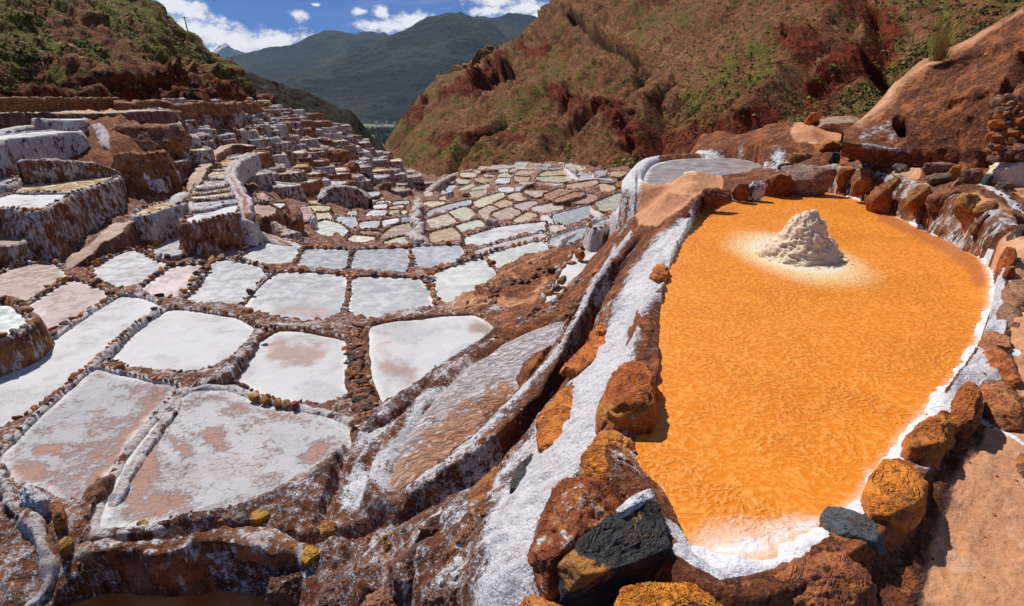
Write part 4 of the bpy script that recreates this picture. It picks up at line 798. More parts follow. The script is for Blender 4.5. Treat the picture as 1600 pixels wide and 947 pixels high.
# ------------------------------------------------------------ ground sheet near the camera
NU, NV = 900, 460
us = np.linspace(-1.32, 1.32, NU); dep = np.radians(np.linspace(70, 2.35, NV)); ys = 4.6 / np.tan(dep)
U, Y = np.meshgrid(us, ys, indexing='ij'); X = (U * Y).ravel(); Y = Y.ravel(); Z = field(X, Y)
PX, PY = to_px(np.stack([X, Y, Z], -1)); rr = np.hypot(X, Y)
def S(pts, soft=1.0): return stroke(PX, PY, pts, soft)
near = np.clip((16 - rr) / 8, 0, 1)
q = np.stack([X, Y, Z * 0], -1)
lump = fbm(q * 1.7, 5, 21); fine_ = fbm(q * 9, 4, 22); ridg = fbm(q * 2.6, 4, 23, ridged=True)
amp = 0.03 + 0.012 * np.clip(rr, 0, 60)
# channel grooves and lips
CH1 = [(1000,372,3),(965,415,5),(935,465,8),(912,520,10),(880,580,8),(850,625,9),(800,680,12),(760,720,14),(720,750,14),(665,785,10),(620,812,9),(560,830,8),(490,842,8),(380,826,7),(300,830,7),(200,842,6),(130,850,5)]
CH2 = [(790,522,2),(720,572,3),(650,632,4),(600,668,4),(550,700,5),(530,740,6),(515,780,8),(500,815,9)]
g1 = S(CH1, .6); g2 = S(CH2, .6)
L1 = S([(985,372,5),(950,415,7),(918,470,9),(893,525,10),(862,575,9),(825,615,9),(782,662,9),(738,705,10),(690,745,10),(640,780,9)], .8)
L2 = S([(770,548,5),(705,600,6),(640,652,7),(585,695,8),(560,730,8)], .9)
BANKL = S([(778,520,4),(700,572,6),(640,622,8),(596,655,11),(560,692,12),(520,735,13),(480,768,13),(400,795,11),(330,812,9),(250,822,8)], .8)
SANDB = S([(742,455,24),(800,430,22),(850,405,14),(885,385,8)], .8)
RUB = S([(690,500,20),(745,470,24),(800,440,20)], .5)
RPOLY = [(912,494),(882,540),(850,600),(800,658),(742,718),(692,758),(640,782),(598,770),(604,735),(622,690),(660,640),(720,577),(790,532),(850,507)]
rin = inside(PX, PY, RPOLY) & (rr < 14)
STRIP = [(1092,342,12),(1045,388,18),(1010,435,20),(990,480,22),(962,545,24),(935,605,30),(905,665,34),(860,730,34),(810,795,34),(795,860,34),(785,930,40)]
ZD = np.zeros_like(Z)
ZD += amp * lump * 0.9 + near * 0.05 * fine_
ZD += np.where(rin, -0.7 * amp * lump, 0)
ZD -= near * (0.60 * S([(a, b, c * .75) for a, b, c in CH1[:11]], .5) + 0.20 * S(CH1[10:], .5) + 0.13 * g2) ; ZD += near * (0.16 * L1 + 0.06 * L2 + 0.10 * BANKL)
ZD += near * np.clip(S([(1080,268,24),(1060,290,28),(1035,305,20)], .9), 0, 1) * 0.16
ZD += SANDB * 0.12 * (1 + ridg) + RUB * 0.10 * np.abs(fbm(q * 12, 3, 8))
calm = np.clip(S([(1560,960,110),(1590,800,90),(1600,700,40)], .4) + S([(1500,345,20),(1420,300,12)], .6), 0, 1)
ZD *= (1 - 0.6 * calm)
broken = np.clip(S([(480,900,60),(600,900,60),(700,890,50),(760,830,30)], .6), 0, 1)
ZD += near * broken * 0.14 * fbm(q * np.array([2.0, 3.4, 1]) , 5, 31, ridged=True)
orange_wall = np.clip(S([(1250,262,16),(1330,268,18),(1400,298,20),(1470,325,22),(1540,365,22),(1585,420,20)], .5), 0, 1)
ZD += orange_wall * 0.03 * fbm(q * 3, 4, 33)
Z2 = Z + ZD
# orange pond, grey pond, brown pond beds
OPOLY = [(1088,337),(1110,320),(1180,305),(1250,297),(1312,301),(1380,327),(1440,357),(1500,382),(1540,407),(1555,440),(1549,480),(1533,530),(1503,590),(1455,635),(1412,690),(1375,740),(1335,795),(1290,822),(1235,855),(1185,885),(1120,888),(1075,850),(1055,800),(1035,760),(1000,735),(990,700),(1005,650),(1030,600),(1030,520),(1036,450),(1055,392),(1078,358)]
def bed(poly, z, depth=0.1, grow=0.0, k=2):
    pp = chaikin(np.array(poly, float), k); P = on_z(pp[:, 0], pp[:, 1], z)[:, :2]
    if area2(P) < 0: P = P[::-1]
    P = resample(P, 0.08, True, 40, 700); CARVE.append((P + normals2(P) * grow, z - depth)); return P
ZO = -2.28
OP = bed(OPOLY, ZO); GPOLY = [(1010,270),(1018,258),(1045,250),(1100,247),(1150,246),(1190,256),(1196,268),(1150,278),(1090,284),(1040,296),(1012,295),(1004,282)]
GP = bed(GPOLY, -2.14); BPOLY = [(1402,238),(1440,234),(1500,235),(1560,240),(1572,248),(1560,258),(1520,262),(1470,258),(1430,250)]
BP = bed(BPOLY, -1.60)
BOTPOLY = [(92,952),(140,932),(200,922),(300,918),(400,926),(460,942),(470,990),(80,990)]
LEFTPOLY = [(-60,830),(4,822),(20,845),(18,890),(8,940),(-60,990)]
B1P = bed(BOTPOLY, -5.0); B2P = bed(LEFTPOLY, -5.0)
for P, z in CARVE:
    m = np.nonzero((X > P[:, 0].min()) & (X < P[:, 0].max()) & (Y > P[:, 1].min()) & (Y < P[:, 1].max()))[0]
    if len(m): m = m[inside(X[m], Y[m], P)]; Z2[m] = np.minimum(Z2[m], z)
# the shore rises from each pond on the ledge
def shore(P, z, lip, band, w0=0.0):
    m = np.nonzero((X > P[:, 0].min() - band) & (X < P[:, 0].max() + band) & (Y > P[:, 1].min() - band) & (Y < P[:, 1].max() + band))[0]
    out = ~inside(X[m], Y[m], P); m0 = m; m = m[out]; d = np.full(len(m), 9.0)
    Pd = resample(P, .035, True, 40, 900)
    for k in range(len(Pd)): d = np.minimum(d, np.hypot(X[m] - Pd[k, 0], Y[m] - Pd[k, 1]))
    mi = m0[~out]; di = np.full(len(mi), 9.0)
    for k in range(len(Pd)): di = np.minimum(di, np.hypot(X[mi] - Pd[k, 0], Y[mi] - Pd[k, 1]))
    sel = di < .14; Z2[mi[sel]] = z - 0.10 * di[sel] / .14
    mm = m[d < band]; d = d[d < band]; t = np.clip(d / 0.10, 0, 1)
    Z2[mm] = np.maximum(Z2[mm], z + lip * t + 0.02 * fine_[mm] * t - 0.6 * np.clip((d - band * .6) / band, 0, 1))
shore(OP, ZO, 0.055, 0.34); shore(GP, -2.14, 0.12, 0.5); shore(BP, -1.60, 0.06, 0.4)
for P, z in CARVE[-5:]:
    m = np.nonzero((X > P[:, 0].min()) & (X < P[:, 0].max()) & (Y > P[:, 1].min()) & (Y < P[:, 1].max()))[0]
    if len(m): m = m[inside(X[m], Y[m], P)]; Z2[m] = np.minimum(Z2[m], z)
_rp = on_z(np.array(RPOLY)[:, 0], np.array(RPOLY)[:, 1], -4.02)[:, :2]; _rp = _rp[::-1] if area2(_rp) < 0 else _rp
shore(resample(_rp, .1), -3.97, 0.03, 0.25)
sandmask0 = np.maximum.reduce([S([(1560,980,150),(1590,800,130),(1600,690,80)], .3), SANDB * 1.5, S([(1015,330,24),(1050,300,34),(1085,285,22),(1120,285,10)], .3), S([(1250,208,16),(1330,218,16),(1430,268,14),(1570,350,22),(1600,600,30)], .5)])
# colour masks: salt crust, sand, wet mud, dark mud with shade painted in the channel and bank face
salt = S([(a, b, c * 1.2) for a, b, c in STRIP], .7) * 1.12 + .25 * fbm(q * 5, 4, 61) * S(STRIP, 1)
salt = np.maximum(salt, S([(1320,306,7),(1385,334,11),(1450,362,13),(1510,388,14),(1556,412,13),(1567,450,13),(1560,500,13),(1540,560,14),(1512,602,15),(1474,644,12),(1424,694,11),(1388,738,10),(1348,795,12),(1290,830,12),(1240,865,16),(1190,905,22),(1120,930,22),(1060,900,14)], .3) * 1.9)
salt = np.maximum(salt, S([(1048,850,14),(1075,892,18),(1140,918,16),(1215,905,12)], .8) * 1.0)
salt = np.maximum(salt, S([(1012,256,18),(994,290,26),(972,325,22),(955,350,12)], .3) * 1.3)
salt = np.maximum(salt, S([(1160,236,6),(1190,252,9),(1225,262,10),(1215,240,12)], 1.2) * .8)
salt = np.maximum(salt, S([(1255,275,10),(1290,290,8),(1345,305,8),(1400,322,9),(1460,345,10),(1520,375,12)], .9) * .8)
salt = np.maximum(salt, S([(1010,245,3),(1060,243,3),(1120,240,3),(1150,240,3)], .5) * .9)
for p_ in ([(1130,318,8),(1150,300,7),(1180,298,6)], [(1545,545,9),(1590,552,5)], [(1540,590,8),(1572,592,6)], [(1530,650,5),(1570,665,4),(1600,690,3)], [(1440,236,4),(1480,262,4),(1540,290,4),(1600,340,4)]): salt = np.maximum(salt, S(p_, .5) * 1.0)
salt = np.maximum(salt, (S([(600,770,26),(560,745,22),(545,790,20),(620,720,14),(660,655,9),(740,590,7)], .7)) * .72)
salt = np.maximum(salt, np.clip(lump * .8 + .08, 0, .55) * np.clip(1 - sandmask0, 0, 1) * (rr < 16)); salt = np.maximum(salt, L1 * .62); salt = np.maximum(salt, L2 * .6)
salt = np.maximum(salt, S([(720,800,20),(660,830,14),(760,770,16),(830,690,16),(870,630,10)], .8) * .62)
salt = np.maximum(salt, broken * .42); salt = np.maximum(salt, S([(250,835,6),(320,840,6),(420,845,7),(520,850,8)], 1) * .55)
salt = np.maximum(salt, S([(960,385,5),(945,440,6)], .8) * .6)
plate = np.clip((PY - 380) / 40, 0, 1) * np.clip((860 - PX) / 120, 0, 1)
salt = np.maximum(salt, 0.40 * plate * (1 - SANDB))
salt = np.where((rr > 18) & (PX < 1000), 0.34, salt); salt = np.where((rr > 18) & (PX < 340) & (PY < 310), .12, salt)
sand = np.maximum.reduce([S([(1560,980,130),(1590,800,110),(1600,690,60)], .3) * 1.2, S([(1015,330,24),(1050,300,34),(1085,285,22),(1120,285,10)], .3) * 1.1, S([(1470,300,9),(1520,325,18),(1570,350,22),(1590,390,16),(1600,480,26),(1600,600,20)], .5),
     S([(1250,208,16),(1300,207,18),(1330,218,16),(1370,250,12),(1430,268,10)], .5), SANDB * .46, S([(1590,255,18),(1590,290,22),(1560,275,8)], .5), S([(-20,177,6),(140,176,4),(260,172,3)], .4), S([(850,440,12),(830,470,12),(700,478,20)], .8) * .5])
wet = np.maximum.reduce([g1 * .6, g2 * .95, S([(360,842,12),(480,846,18),(560,848,16),(620,830,10)], .5) * .9, S([(1530,282,4),(1575,300,4),(1600,318,4)], .5)])
dark = np.maximum.reduce([BANKL * .62, S([(1000,372,3),(935,465,7),(912,520,9),(880,580,8),(800,680,10),(720,750,11),(640,800,8)], .5) * 1.1, S([(200,870,20),(300,890,26),(420,900,26),(500,880,18)], .5) * .6, S([(1330,285,10),(1420,318,10),(1500,350,10)], .6) * .35])
ground = link('ground', mesh_np('ground', np.stack([X, Y, Z2], -1), grid_faces(NU, NV), True, dict(salt=salt, sand=sand, wet=wet, dark=dark)), M['ground']); ground['kind'] = 'structure'
def ground_z(x, y):
    u = (x / y + 1.32) / 2.64 * (NU - 1); d = math.degrees(math.atan2(4.6, y)); v = (70 - d) / (70 - 2.35) * (NV - 1)
    return float(Z2[min(max(int(u), 0), NU - 1) * NV + min(max(int(v), 0), NV - 1)])

# ------------------------------------------------------------ surfaces of the ponds on the ledge
def pond_surface(name, P, z, mat, cell=0.05, grow=.06, attrs=None, disp=None):
    P2 = P + normals2(P) * grow; lo, hi = P2.min(0), P2.max(0)
    nx, ny = int((hi[0] - lo[0]) / cell) + 2, int((hi[1] - lo[1]) / cell) + 2
    gx, gy = np.meshgrid(lo[0] + np.arange(nx) * cell, lo[1] + np.arange(ny) * cell, indexing='ij'); gx, gy = gx.ravel(), gy.ravel()
    F_ = grid_faces(nx, ny); keep = inside(gx, gy, P2); F_ = F_[keep[F_].all(1)]
    used = np.unique(F_); mp = np.zeros(len(gx), int); mp[used] = np.arange(len(used)); gx, gy = gx[used], gy[used]; F_ = mp[F_]
    # distance to the shore
    d = np.full(len(gx), 9.0)
    Pd = resample(P, .035, True, 40, 900)
    for k in range(len(Pd)): d = np.minimum(d, np.hypot(gx - Pd[k, 0], gy - Pd[k, 1]))
    V = np.stack([gx, gy, np.full(len(gx), z)], -1); px, py = to_px(V)
    if disp: V[:, 2] += disp(V, d, px, py)
    at = {'edge': np.clip(1 - d / 0.25, 0, 1)}
    if attrs: at.update(attrs(V, d, px, py))
    c = V.mean(0); o = link(name, mesh_np(name, V - c, F_, True, at), M[mat]); o.location = c; return o
HC = on_z(1256, 405, ZO)
def oat(V, d, px, py):
    pale = np.clip((1.12 - np.hypot(V[:, 0] - HC[0] + .05, (V[:, 1] - HC[1] - .22) * .60) / (0.84 + .06 * fbm(V * 2, 3, 45))) * 1.7, 0, 1)
    e = np.clip(1 - d / 0.14, 0, 1) * .95; sh_ = stroke(px, py, [(1120,860,40),(1180,850,36),(1240,830,26),(1275,815,10)], .9)
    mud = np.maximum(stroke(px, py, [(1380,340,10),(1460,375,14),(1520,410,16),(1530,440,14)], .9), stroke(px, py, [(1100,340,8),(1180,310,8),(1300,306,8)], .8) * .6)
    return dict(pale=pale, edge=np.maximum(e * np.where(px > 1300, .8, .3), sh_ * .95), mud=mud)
def odisp(V, d, px, py):
    n1 = fbm(np.stack([V[:, 0] * 17, V[:, 1] * 20, V[:, 2] * 0], -1), 4, 41, .6); n2 = fbm(V * 5, 3, 43)
    return 0.008 * np.clip(.5 + n1 * 1.8, 0, 1) * (0.55 + .45 * n2) * np.clip(d / .3, 0.3, 1)
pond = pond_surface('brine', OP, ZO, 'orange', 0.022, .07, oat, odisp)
tag(pond, 'large bright orange brine pond with a cone of pale salt standing in it', 'brine pond')
gpo = pond_surface('brine', GP, -2.14, 'slush', 0.12, .12); gpo.color = (.27, .25, .25, .55); tag(gpo, 'flat grey-brown pond beyond the sandy hump, left of the red earth mound', 'brine pond')
bpo = pond_surface('brine', BP, -1.60, 'brown_water', 0.12, .1); tag(bpo, 'reddish brown pond at the foot of the bare red earth mound', 'brine pond')
b1o = pond_surface('brine', B1P, -5.0, 'brown_water', 0.1, .2); tag(b1o, 'brown muddy water at the bottom edge under the dark mud bank', 'brine pond')
b2o = pond_surface('brine', B2P, -5.0, 'brown_water', 0.1, .2); tag(b2o, 'brown muddy water in the lower left corner beside the salt bank', 'brine pond')

# rippled salt slope (own sheet, lies on the ground)
P_ = on_z(np.array(RPOLY)[:, 0], np.array(RPOLY)[:, 1], -4.02)[:, :2]; P_ = chaikin(P_, 2); P_ = P_[::-1] if area2(P_) < 0 else P_
P_ = resample(P_, .08, True, 40, 600)
def rat(V, d, px, py): return dict(wet=np.maximum(stroke(px, py, [(640,752,34),(690,700,34),(740,655,30),(790,610,14)], .9), stroke(px, py, [(640,770,16),(700,735,12)], .6)))
def rdisp(V, d, px, py):
    a = R(-32); x = V[:, 0] * math.cos(a) - V[:, 1] * math.sin(a); yy = V[:, 0] * math.sin(a) + V[:, 1] * math.cos(a)
    return 0.05 * fbm(np.stack([x * 1.6, yy * 5.0, x * 0], -1), 4, 51) + .03 * fbm(V * 1.3, 3, 52) - .10 * np.clip(1 - d / .15, 0, 1)
rp = pond_surface('salt_crust', P_, -3.96, 'ripple', 0.03, .05, rat, rdisp); tag(rp, 'sloping pan of rippled white and rust-pink salt below the dark channel', 'salt pan')
# ------------------------------------------------------------ hills and mountains: sheets lofted between sighted lines
def loft(name, xs, rows, nu, nv, relief, mat, attrs, kind='structure', back=None, power=1.0):
    """rows bottom to top, each a list of (px, py, distance); xs = (left, right) in picture columns"""
    x = np.linspace(xs[0], xs[1], nu); R_ = []
    for r in rows:
        r = np.array(sorted(r), float); R_.append((np.interp(x, r[:, 0], r[:, 1]), np.log(np.interp(x, r[:, 0], r[:, 2]))))
    t = np.linspace(0, len(rows) - 1, nv); i = np.minimum(t.astype(int), len(rows) - 2); f = t - i
    py = np.stack([R_[a][0] * (1 - b) + R_[a + 1][0] * b for a, b in zip(i, f)], 1); ld = np.stack([R_[a][1] * (1 - b) + R_[a + 1][1] * b for a, b in zip(i, f)], 1)
    PXg = np.broadcast_to(x[:, None], py.shape); P = on_dist(PXg, py, np.exp(ld))
    if back:      # carry the sheet over the crest and down behind
        nb = 8; tail = [P]
        for k in range(1, nb + 1):
            d = P[:, -1:, :].copy(); s = back * (k / nb) ** 1.3; h = d[..., :2] / np.linalg.norm(d[..., :2], axis=-1, keepdims=True); d[..., :2] += h * s; d[..., 2] -= s * 0.55 * (k / nb); tail.append(d)
        P = np.concatenate(tail, 1); PXg = np.broadcast_to(x[:, None], P.shape[:2]); py = np.concatenate([py] + [py[:, -1:]] * nb, 1)
    du = np.gradient(P, axis=0); dv = np.gradient(P, axis=1); nr = np.cross(du, dv); nr /= np.maximum(np.linalg.norm(nr, axis=-1), 1e-9)[..., None]
    if nr[..., 2].mean() < 0: nr = -nr
    n, m = P.shape[:2]; D_, at = relief(P.reshape(-1, 3), PXg.ravel(), py.ravel())
    V = P.reshape(-1, 3) + nr.reshape(-1, 3) * D_[:, None]
    A = attrs(P.reshape(-1, 3), PXg.ravel(), py.ravel(), D_, at)
    o = link(name, mesh_np(name, V, grid_faces(n, m), True, A), M[mat])
    if kind: o['kind'] = kind
    return o, V.reshape(n, m, 3), nr, A

# --- left hill, red earth below, green scrub above
def rel_l(P, px, py):
    a = fbm(P * 0.09, 5, 61, .55, True); b = fbm(P * np.array([.35, .35, .12]), 5, 62); c = fbm(P * 1.3, 4, 63)
    foot = np.clip((py - 60) / 70, 0, 1)
    crest = np.clip(1 - stroke(px, py, [(230,0,6),(262,35,6),(296,56,6),(330,88,6),(362,110,5),(400,150,5)], 1.5) * .6, 0, 1)
    step_ = stroke(px, py, [(120,42,3),(200,52,4),(240,75,3)], 1) + stroke(px, py, [(245,130,2.5),(300,124,2.5),(330,122,2.5)], 1)
    cut = stroke(px, py, [(10,132,12),(90,128,10),(160,140,9),(220,150,8),(300,148,8)], 1.0)
    return (1.7 * a * crest + 1.3 * b * (0.5 + foot) + 0.40 * c + step_ * .6 - cut * 0.9 * (1 + b)), (a, b, c)
def att_l(P, px, py, D_, at):
    g = np.zeros(len(px)); S_ = lambda p, s=1.0: stroke(px, py, p, s)
    g = np.maximum.reduce([S_([(0,10,14),(40,50,16),(70,75,14),(90,100,10)]), S_([(130,0,14),(170,40,14),(215,90,13),(250,115,9)]), S_([(190,20,18),(250,60,18),(300,95,14),(340,115,10),(385,140,5)]), S_([(60,0,14),(90,25,12)]), S_([(130,80,11),(160,105,11)]), S_([(0,80,14),(40,90,10)]), S_([(235,5,8),(262,40,8),(320,85,8)]) * .7])
    r = np.maximum(np.clip((py - 75) / 60, 0, 1) * .55, S_([(60,60,10),(150,70,12),(200,100,12),(330,140,12)]) * .5)
    t = S_([(90,70,5),(110,85,7),(125,110,6)]) * .8 + S_([(120,43,2),(200,50,3)], 1) * .7 + S_([(245,130,2),(300,124,2),(330,122,2)], 1) * .8
    return dict(green=g * .95 + .12, red=r, tan=t)
lh = loft('left_hill', (-260, 425), [
    [(-300,215,38),(0,190,40),(200,185,47),(300,182,52),(400,185,70),(425,190,76)],
    [(-300,158,38),(0,150,40),(200,155,48),(300,158,56),(400,159,73),(425,160,78)],
    [(-300,100,40),(0,118,43),(200,128,50),(300,140,62),(400,156,75),(425,159,79)],
    [(-300,-60,60),(0,30,56),(120,40,64),(235,62,74),(285,92,84),(330,122,86),(370,142,82),(400,153,80),(425,158,80)],
    [(-300,-330,110),(0,-170,110),(120,-75,108),(200,-25,106),(230,-1,104),(248,12,102),(253,25,100),(270,42,98),(285,54,96),(296,57,94),(310,67,92),(320,80,90),(332,92,88),(350,107,86),(365,122,84),(385,139,82),(402,151,80),(425,157,80)]],
    340, 180, rel_l, 'hill_near', att_l, back=40)
# --- darker spur behind it
def rel_r(P, px, py):
    a = fbm(P * .035, 5, 71, .55, True); b = fbm(P * .15, 5, 72); k = np.clip((600 - px) / 150, .1, 1); return k * (3.2 * a + 1.8 * b) + 0.5 * fbm(P * .7, 3, 73), (a, b)
def att_r(P, px, py, D_, at): return dict(green=stroke(px, py, [(420,160,5),(500,190,5),(540,205,5),(590,235,5)], 1) * .8 + .1, red=at[0] * 0, tan=stroke(px, py, [(400,150,5),(430,142,1.5),(446,139,1.5)], .6) * .9 + np.clip(at[1], 0, 1) * .35)
loft('dark_spur', (330, 640), [
    [(330,230,100),(450,235,120),(560,260,140),(600,300,150),(640,330,160)],
    [(330,165,105),(400,166,125),(450,182,130),(520,205,150),(560,225,165),(600,250,185),(640,285,210)],
    [(330,100,150),(362,108,150),(380,115,155),(410,124,165),(423,129,170),(452,137,180),(477,148,190),(495,158,200),(515,166,210),(528,171,215),(544,173,225),(556,182,235),(569,199,245),(580,212,250),(594,224,255),(606,238,262),(640,262,280)]],
    220, 110, rel_r, 'ridge', att_r, back=80)
# --- the big hill on the right
RED = [[(870,160,9),(930,175,15),(985,200,22),(1000,240,18)], [(700,160,6),(745,150,8),(790,130,9),(800,118,5)], [(640,190,8),(672,165,6)], [(1240,80,16),(1290,90,22),(1350,110,20),(1300,150,20),(1270,180,16)], [(1350,40,10),(1400,70,22),(1370,110,24)], [(820,95,8),(870,82,6),(900,78,5)], [(1000,235,20),(1050,235,20),(1150,225,20),(1210,195,16)], [(690,230,7),(760,215,7),(820,225,7)], [(1240,10,16),(1320,15,12)]]
GRN = [[(740,232,9),(800,200,14),(850,160,15),(880,130,12),(870,95,8)], [(640,250,9),(700,240,14),(760,245,14)], [(1110,160,30),(1160,140,32),(1200,110,26),(1180,80,22)], [(1010,60,14),(1080,40,12)], [(1100,180,20),(1140,190,18)], [(1400,20,26),(1500,10,30),(1600,-20,40)], [(1330,30,12),(1370,45,10)], [(900,150,10),(930,130,8)]]
TAN = [[(960,60,26),(1040,90,30),(1100,120,26)], [(1150,150,18),(1230,140,18)], [(700,150,10),(760,120,10),(850,60,14)], [(1415,30,7),(1425,90,8),(1420,140,8)], [(650,215,10),(720,170,8)]]
def rel_h(P, px, py):
    a = fbm(P * np.array([.022, .022, .010]), 5, 81, .55, True); b = fbm(P * .1, 5, 82, .55); c = fbm(P * .4, 4, 83)
    gul = np.maximum.reduce([stroke(px, py, g, 1.0) for g in ([(700,285,4),(740,235,6),(790,205,4)], [(860,262,12),(880,230,16),(930,200,9),(985,165,6),(1010,130,8)], [(1030,255,8),(1040,180,6),(1060,150,4)], [(1180,215,10),(1240,170,12),(1260,120,12),(1310,70,14),(1360,10,12)], [(610,235,3),(650,200,4),(670,170,3)], [(1390,160,8),(1370,120,8),(1380,60,9)], [(900,45,3),(960,90,6),(1000,110,4)])])
    cl = np.maximum.reduce([stroke(px, py, g, .8) for g in RED[:5]])
    sc = np.clip(np.hypot(P[:, 0], P[:, 1]) / 110, .35, 2.2)
    fold = fbm(P * np.array([.16, .16, .04]), 4, 84, .55, True)
    sc = sc * np.clip((px - 590) / 170, .12, 1)
    return sc * (4.2 * a + 2.6 * b + 1.0 * c - 7.5 * gul - cl * 1.6 + cl * 5.5 * fold + .9 * fold * (1 - cl) * np.clip(a + .3, 0, 1) + .5 * cl * fbm(P * .9, 3, 87, .6, True)), (a, b, gul, cl)
def att_h(P, px, py, D_, at):
    a, b, gul, cl = at
    g = np.maximum.reduce([stroke(px, py, s, 1.0) for s in GRN]); r = np.maximum.reduce([stroke(px, py, s, .9) for s in RED]); t = np.maximum.reduce([stroke(px, py, s, 1.0) for s in TAN])
    pt = fbm(P * .05, 4, 88); pt2 = fbm(P * .06, 4, 89)
    g = np.maximum(g, np.clip(pt * 2.2, 0, .8)); t = np.maximum(t, np.clip(pt2 * 2, 0, .8))
    low = np.clip((py - (300 - (px - 600) * .12)) / 60 + .6, 0, 1) * .2
    return dict(green=np.clip(g * .42 + .15 - r * .3, 0, 1), red=np.clip(r * .95 + low * .5 + np.clip(gul, 0, 1) * .35 + np.clip(-a, 0, 1) * .25, 0, 1), tan=np.clip(t * .42 + .02, 0, 1))
rh = loft('right_hill', (590, 1720), [
    [(590,420,120),(700,420,110),(850,400,92),(1000,400,78),(1200,380,55),(1400,340,40),(1720,340,34)],
    [(590,292,215),(640,300,150),(700,300,125),(850,290,105),(1000,285,90),(1100,280,76),(1200,260,62),(1400,240,48),(1720,260,40)],
    [(590,270,260),(610,245,280),(640,235,220),(700,220,175),(800,205,150),(900,180,140),(1000,170,118),(1100,160,98),(1200,150,84),(1300,130,74),(1400,110,66),(1500,60,66),(1720,20,60)],
    [(590,258,300),(600,232,320),(612,212,330),(620,200,330),(644,174,330),(678,145,330),(701,130,325),(745,118,320),(776,95,315),(803,85,310),(830,73,305),(850,52,300),(870,35,295),(890,24,290),(911,13,285),(938,5,280),(958,-3,275),(1040,-40,250),(1200,-110,210),(1400,-160,170),(1720,-260,140)],
    [(590,256,310),(600,230,330),(620,198,340),(644,172,340),(701,128,335),(776,91,328),(803,84,325),(830,71,320),(850,50,315),(870,33,310),(890,23,305),(911,12,300),(938,4,295),(958,-5,292),(1200,-260,280),(1720,-500,240)]],
    620, 240, rel_h, 'hill', att_h, back=120)
# --- far ranges
def rel_f(k, sc):
    def f(P, px, py):
        a = fbm(P * sc, 6, k, .52, True); b = fbm(P * sc * 4, 4, k + 3); top = np.clip(1.0, 0, 1); return (a * .42 + b * .12) / sc * .22, (a, b)
    return f
def att_f(P, px, py, D_, at): return dict(green=np.clip(at[1] + .1, 0, 1) * .7, red=np.clip(-at[0], 0, 1) * .3, tan=np.clip(at[0] * 1.4 - .15, 0, 1) * .8 + np.clip((75 - py) / 60, 0, 1) * .25)  # tan paints ridges and upper slopes lighter, as if sunlit
loft('snow_mountain', (325, 400), [[(325,130,11500),(400,130,11500)], [(325,94,13500),(333,90,13500),(340,82,13600),(346,77,13600),(352,73,13700),(358,77,13700),(365,80,13600),(375,83,13500),(385,87,13400),(400,95,13300)]], 90, 40, lambda P, px, py: (120 * fbm(P * .0012, 5, 95, .6, True), (0,)), 'snow',
     lambda P, px, py, D_, at: dict(green=stroke(px, py, [(338,90,3),(346,82,3.2),(352,75,2.4)], .6) * 1.1, red=px * 0, tan=px * 0 + .2))
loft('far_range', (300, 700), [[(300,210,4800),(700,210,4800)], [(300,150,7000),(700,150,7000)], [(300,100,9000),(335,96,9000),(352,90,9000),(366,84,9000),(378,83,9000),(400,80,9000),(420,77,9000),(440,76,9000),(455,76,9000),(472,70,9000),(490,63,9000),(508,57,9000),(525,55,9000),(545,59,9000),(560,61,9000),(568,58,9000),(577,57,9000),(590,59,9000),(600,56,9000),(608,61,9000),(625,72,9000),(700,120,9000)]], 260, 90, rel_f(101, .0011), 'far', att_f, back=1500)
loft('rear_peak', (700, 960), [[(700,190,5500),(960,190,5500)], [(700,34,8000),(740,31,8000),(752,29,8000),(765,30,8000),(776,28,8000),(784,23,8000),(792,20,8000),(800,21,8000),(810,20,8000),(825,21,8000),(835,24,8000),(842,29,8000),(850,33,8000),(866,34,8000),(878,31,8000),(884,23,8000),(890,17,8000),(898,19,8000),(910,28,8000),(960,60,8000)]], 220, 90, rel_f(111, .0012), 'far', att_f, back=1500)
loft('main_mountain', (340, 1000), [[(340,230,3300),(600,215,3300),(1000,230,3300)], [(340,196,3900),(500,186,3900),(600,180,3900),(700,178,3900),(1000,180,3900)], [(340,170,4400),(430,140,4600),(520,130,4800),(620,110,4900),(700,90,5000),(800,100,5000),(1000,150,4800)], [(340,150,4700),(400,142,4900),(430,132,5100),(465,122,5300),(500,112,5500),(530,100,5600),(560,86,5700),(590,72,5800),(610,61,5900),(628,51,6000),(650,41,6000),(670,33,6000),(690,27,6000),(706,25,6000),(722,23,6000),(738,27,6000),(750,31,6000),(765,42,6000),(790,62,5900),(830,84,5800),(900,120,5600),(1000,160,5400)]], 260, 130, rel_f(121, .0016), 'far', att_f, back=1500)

# --- valley floor with its fields and woods
def quad_sheet(name, x0, x1, y0, y1, z, mat, nx=2, ny=2):
    gx, gy = np.meshgrid(np.linspace(x0, x1, nx), np.linspace(y0, y1, ny), indexing='ij'); V = np.stack([gx.ravel(), gy.ravel(), np.full(gx.size, z)], -1)
    o = link(name, mesh_np(name, V, grid_faces(nx, ny)), M[mat]); o['kind'] = 'structure'; return o
quad_sheet('valley_floor', -9000, 9000, 260, 9000, -252.0, 'field')
quad_sheet('deep_ground', -700, 700, -300, 262, -60.0, 'ridge')
M['meadow'] = simple('pale_meadow', (0.10, 0.12, 0.045), (0.17, 0.17, 0.075), 0.02)
def field_patch(pts, dz, mat='meadow'):
    P = on_z(np.array(pts)[:, 0], np.array(pts)[:, 1], -252.0 + dz); c = P.mean(0); o = link('field', mesh_np('field', P - c, np.arange(len(pts))[None]), M[mat]); o.location = c; o['kind'] = 'structure'
field_patch([(563,192),(620,195),(632,202),(625,206),(575,206),(565,200)], .6); field_patch([(596,213),(622,212),(618,219),(602,222)], .8); field_patch([(566,190.5),(640,192.5),(640,194),(566,192)], 1.0, 'whitesalt')
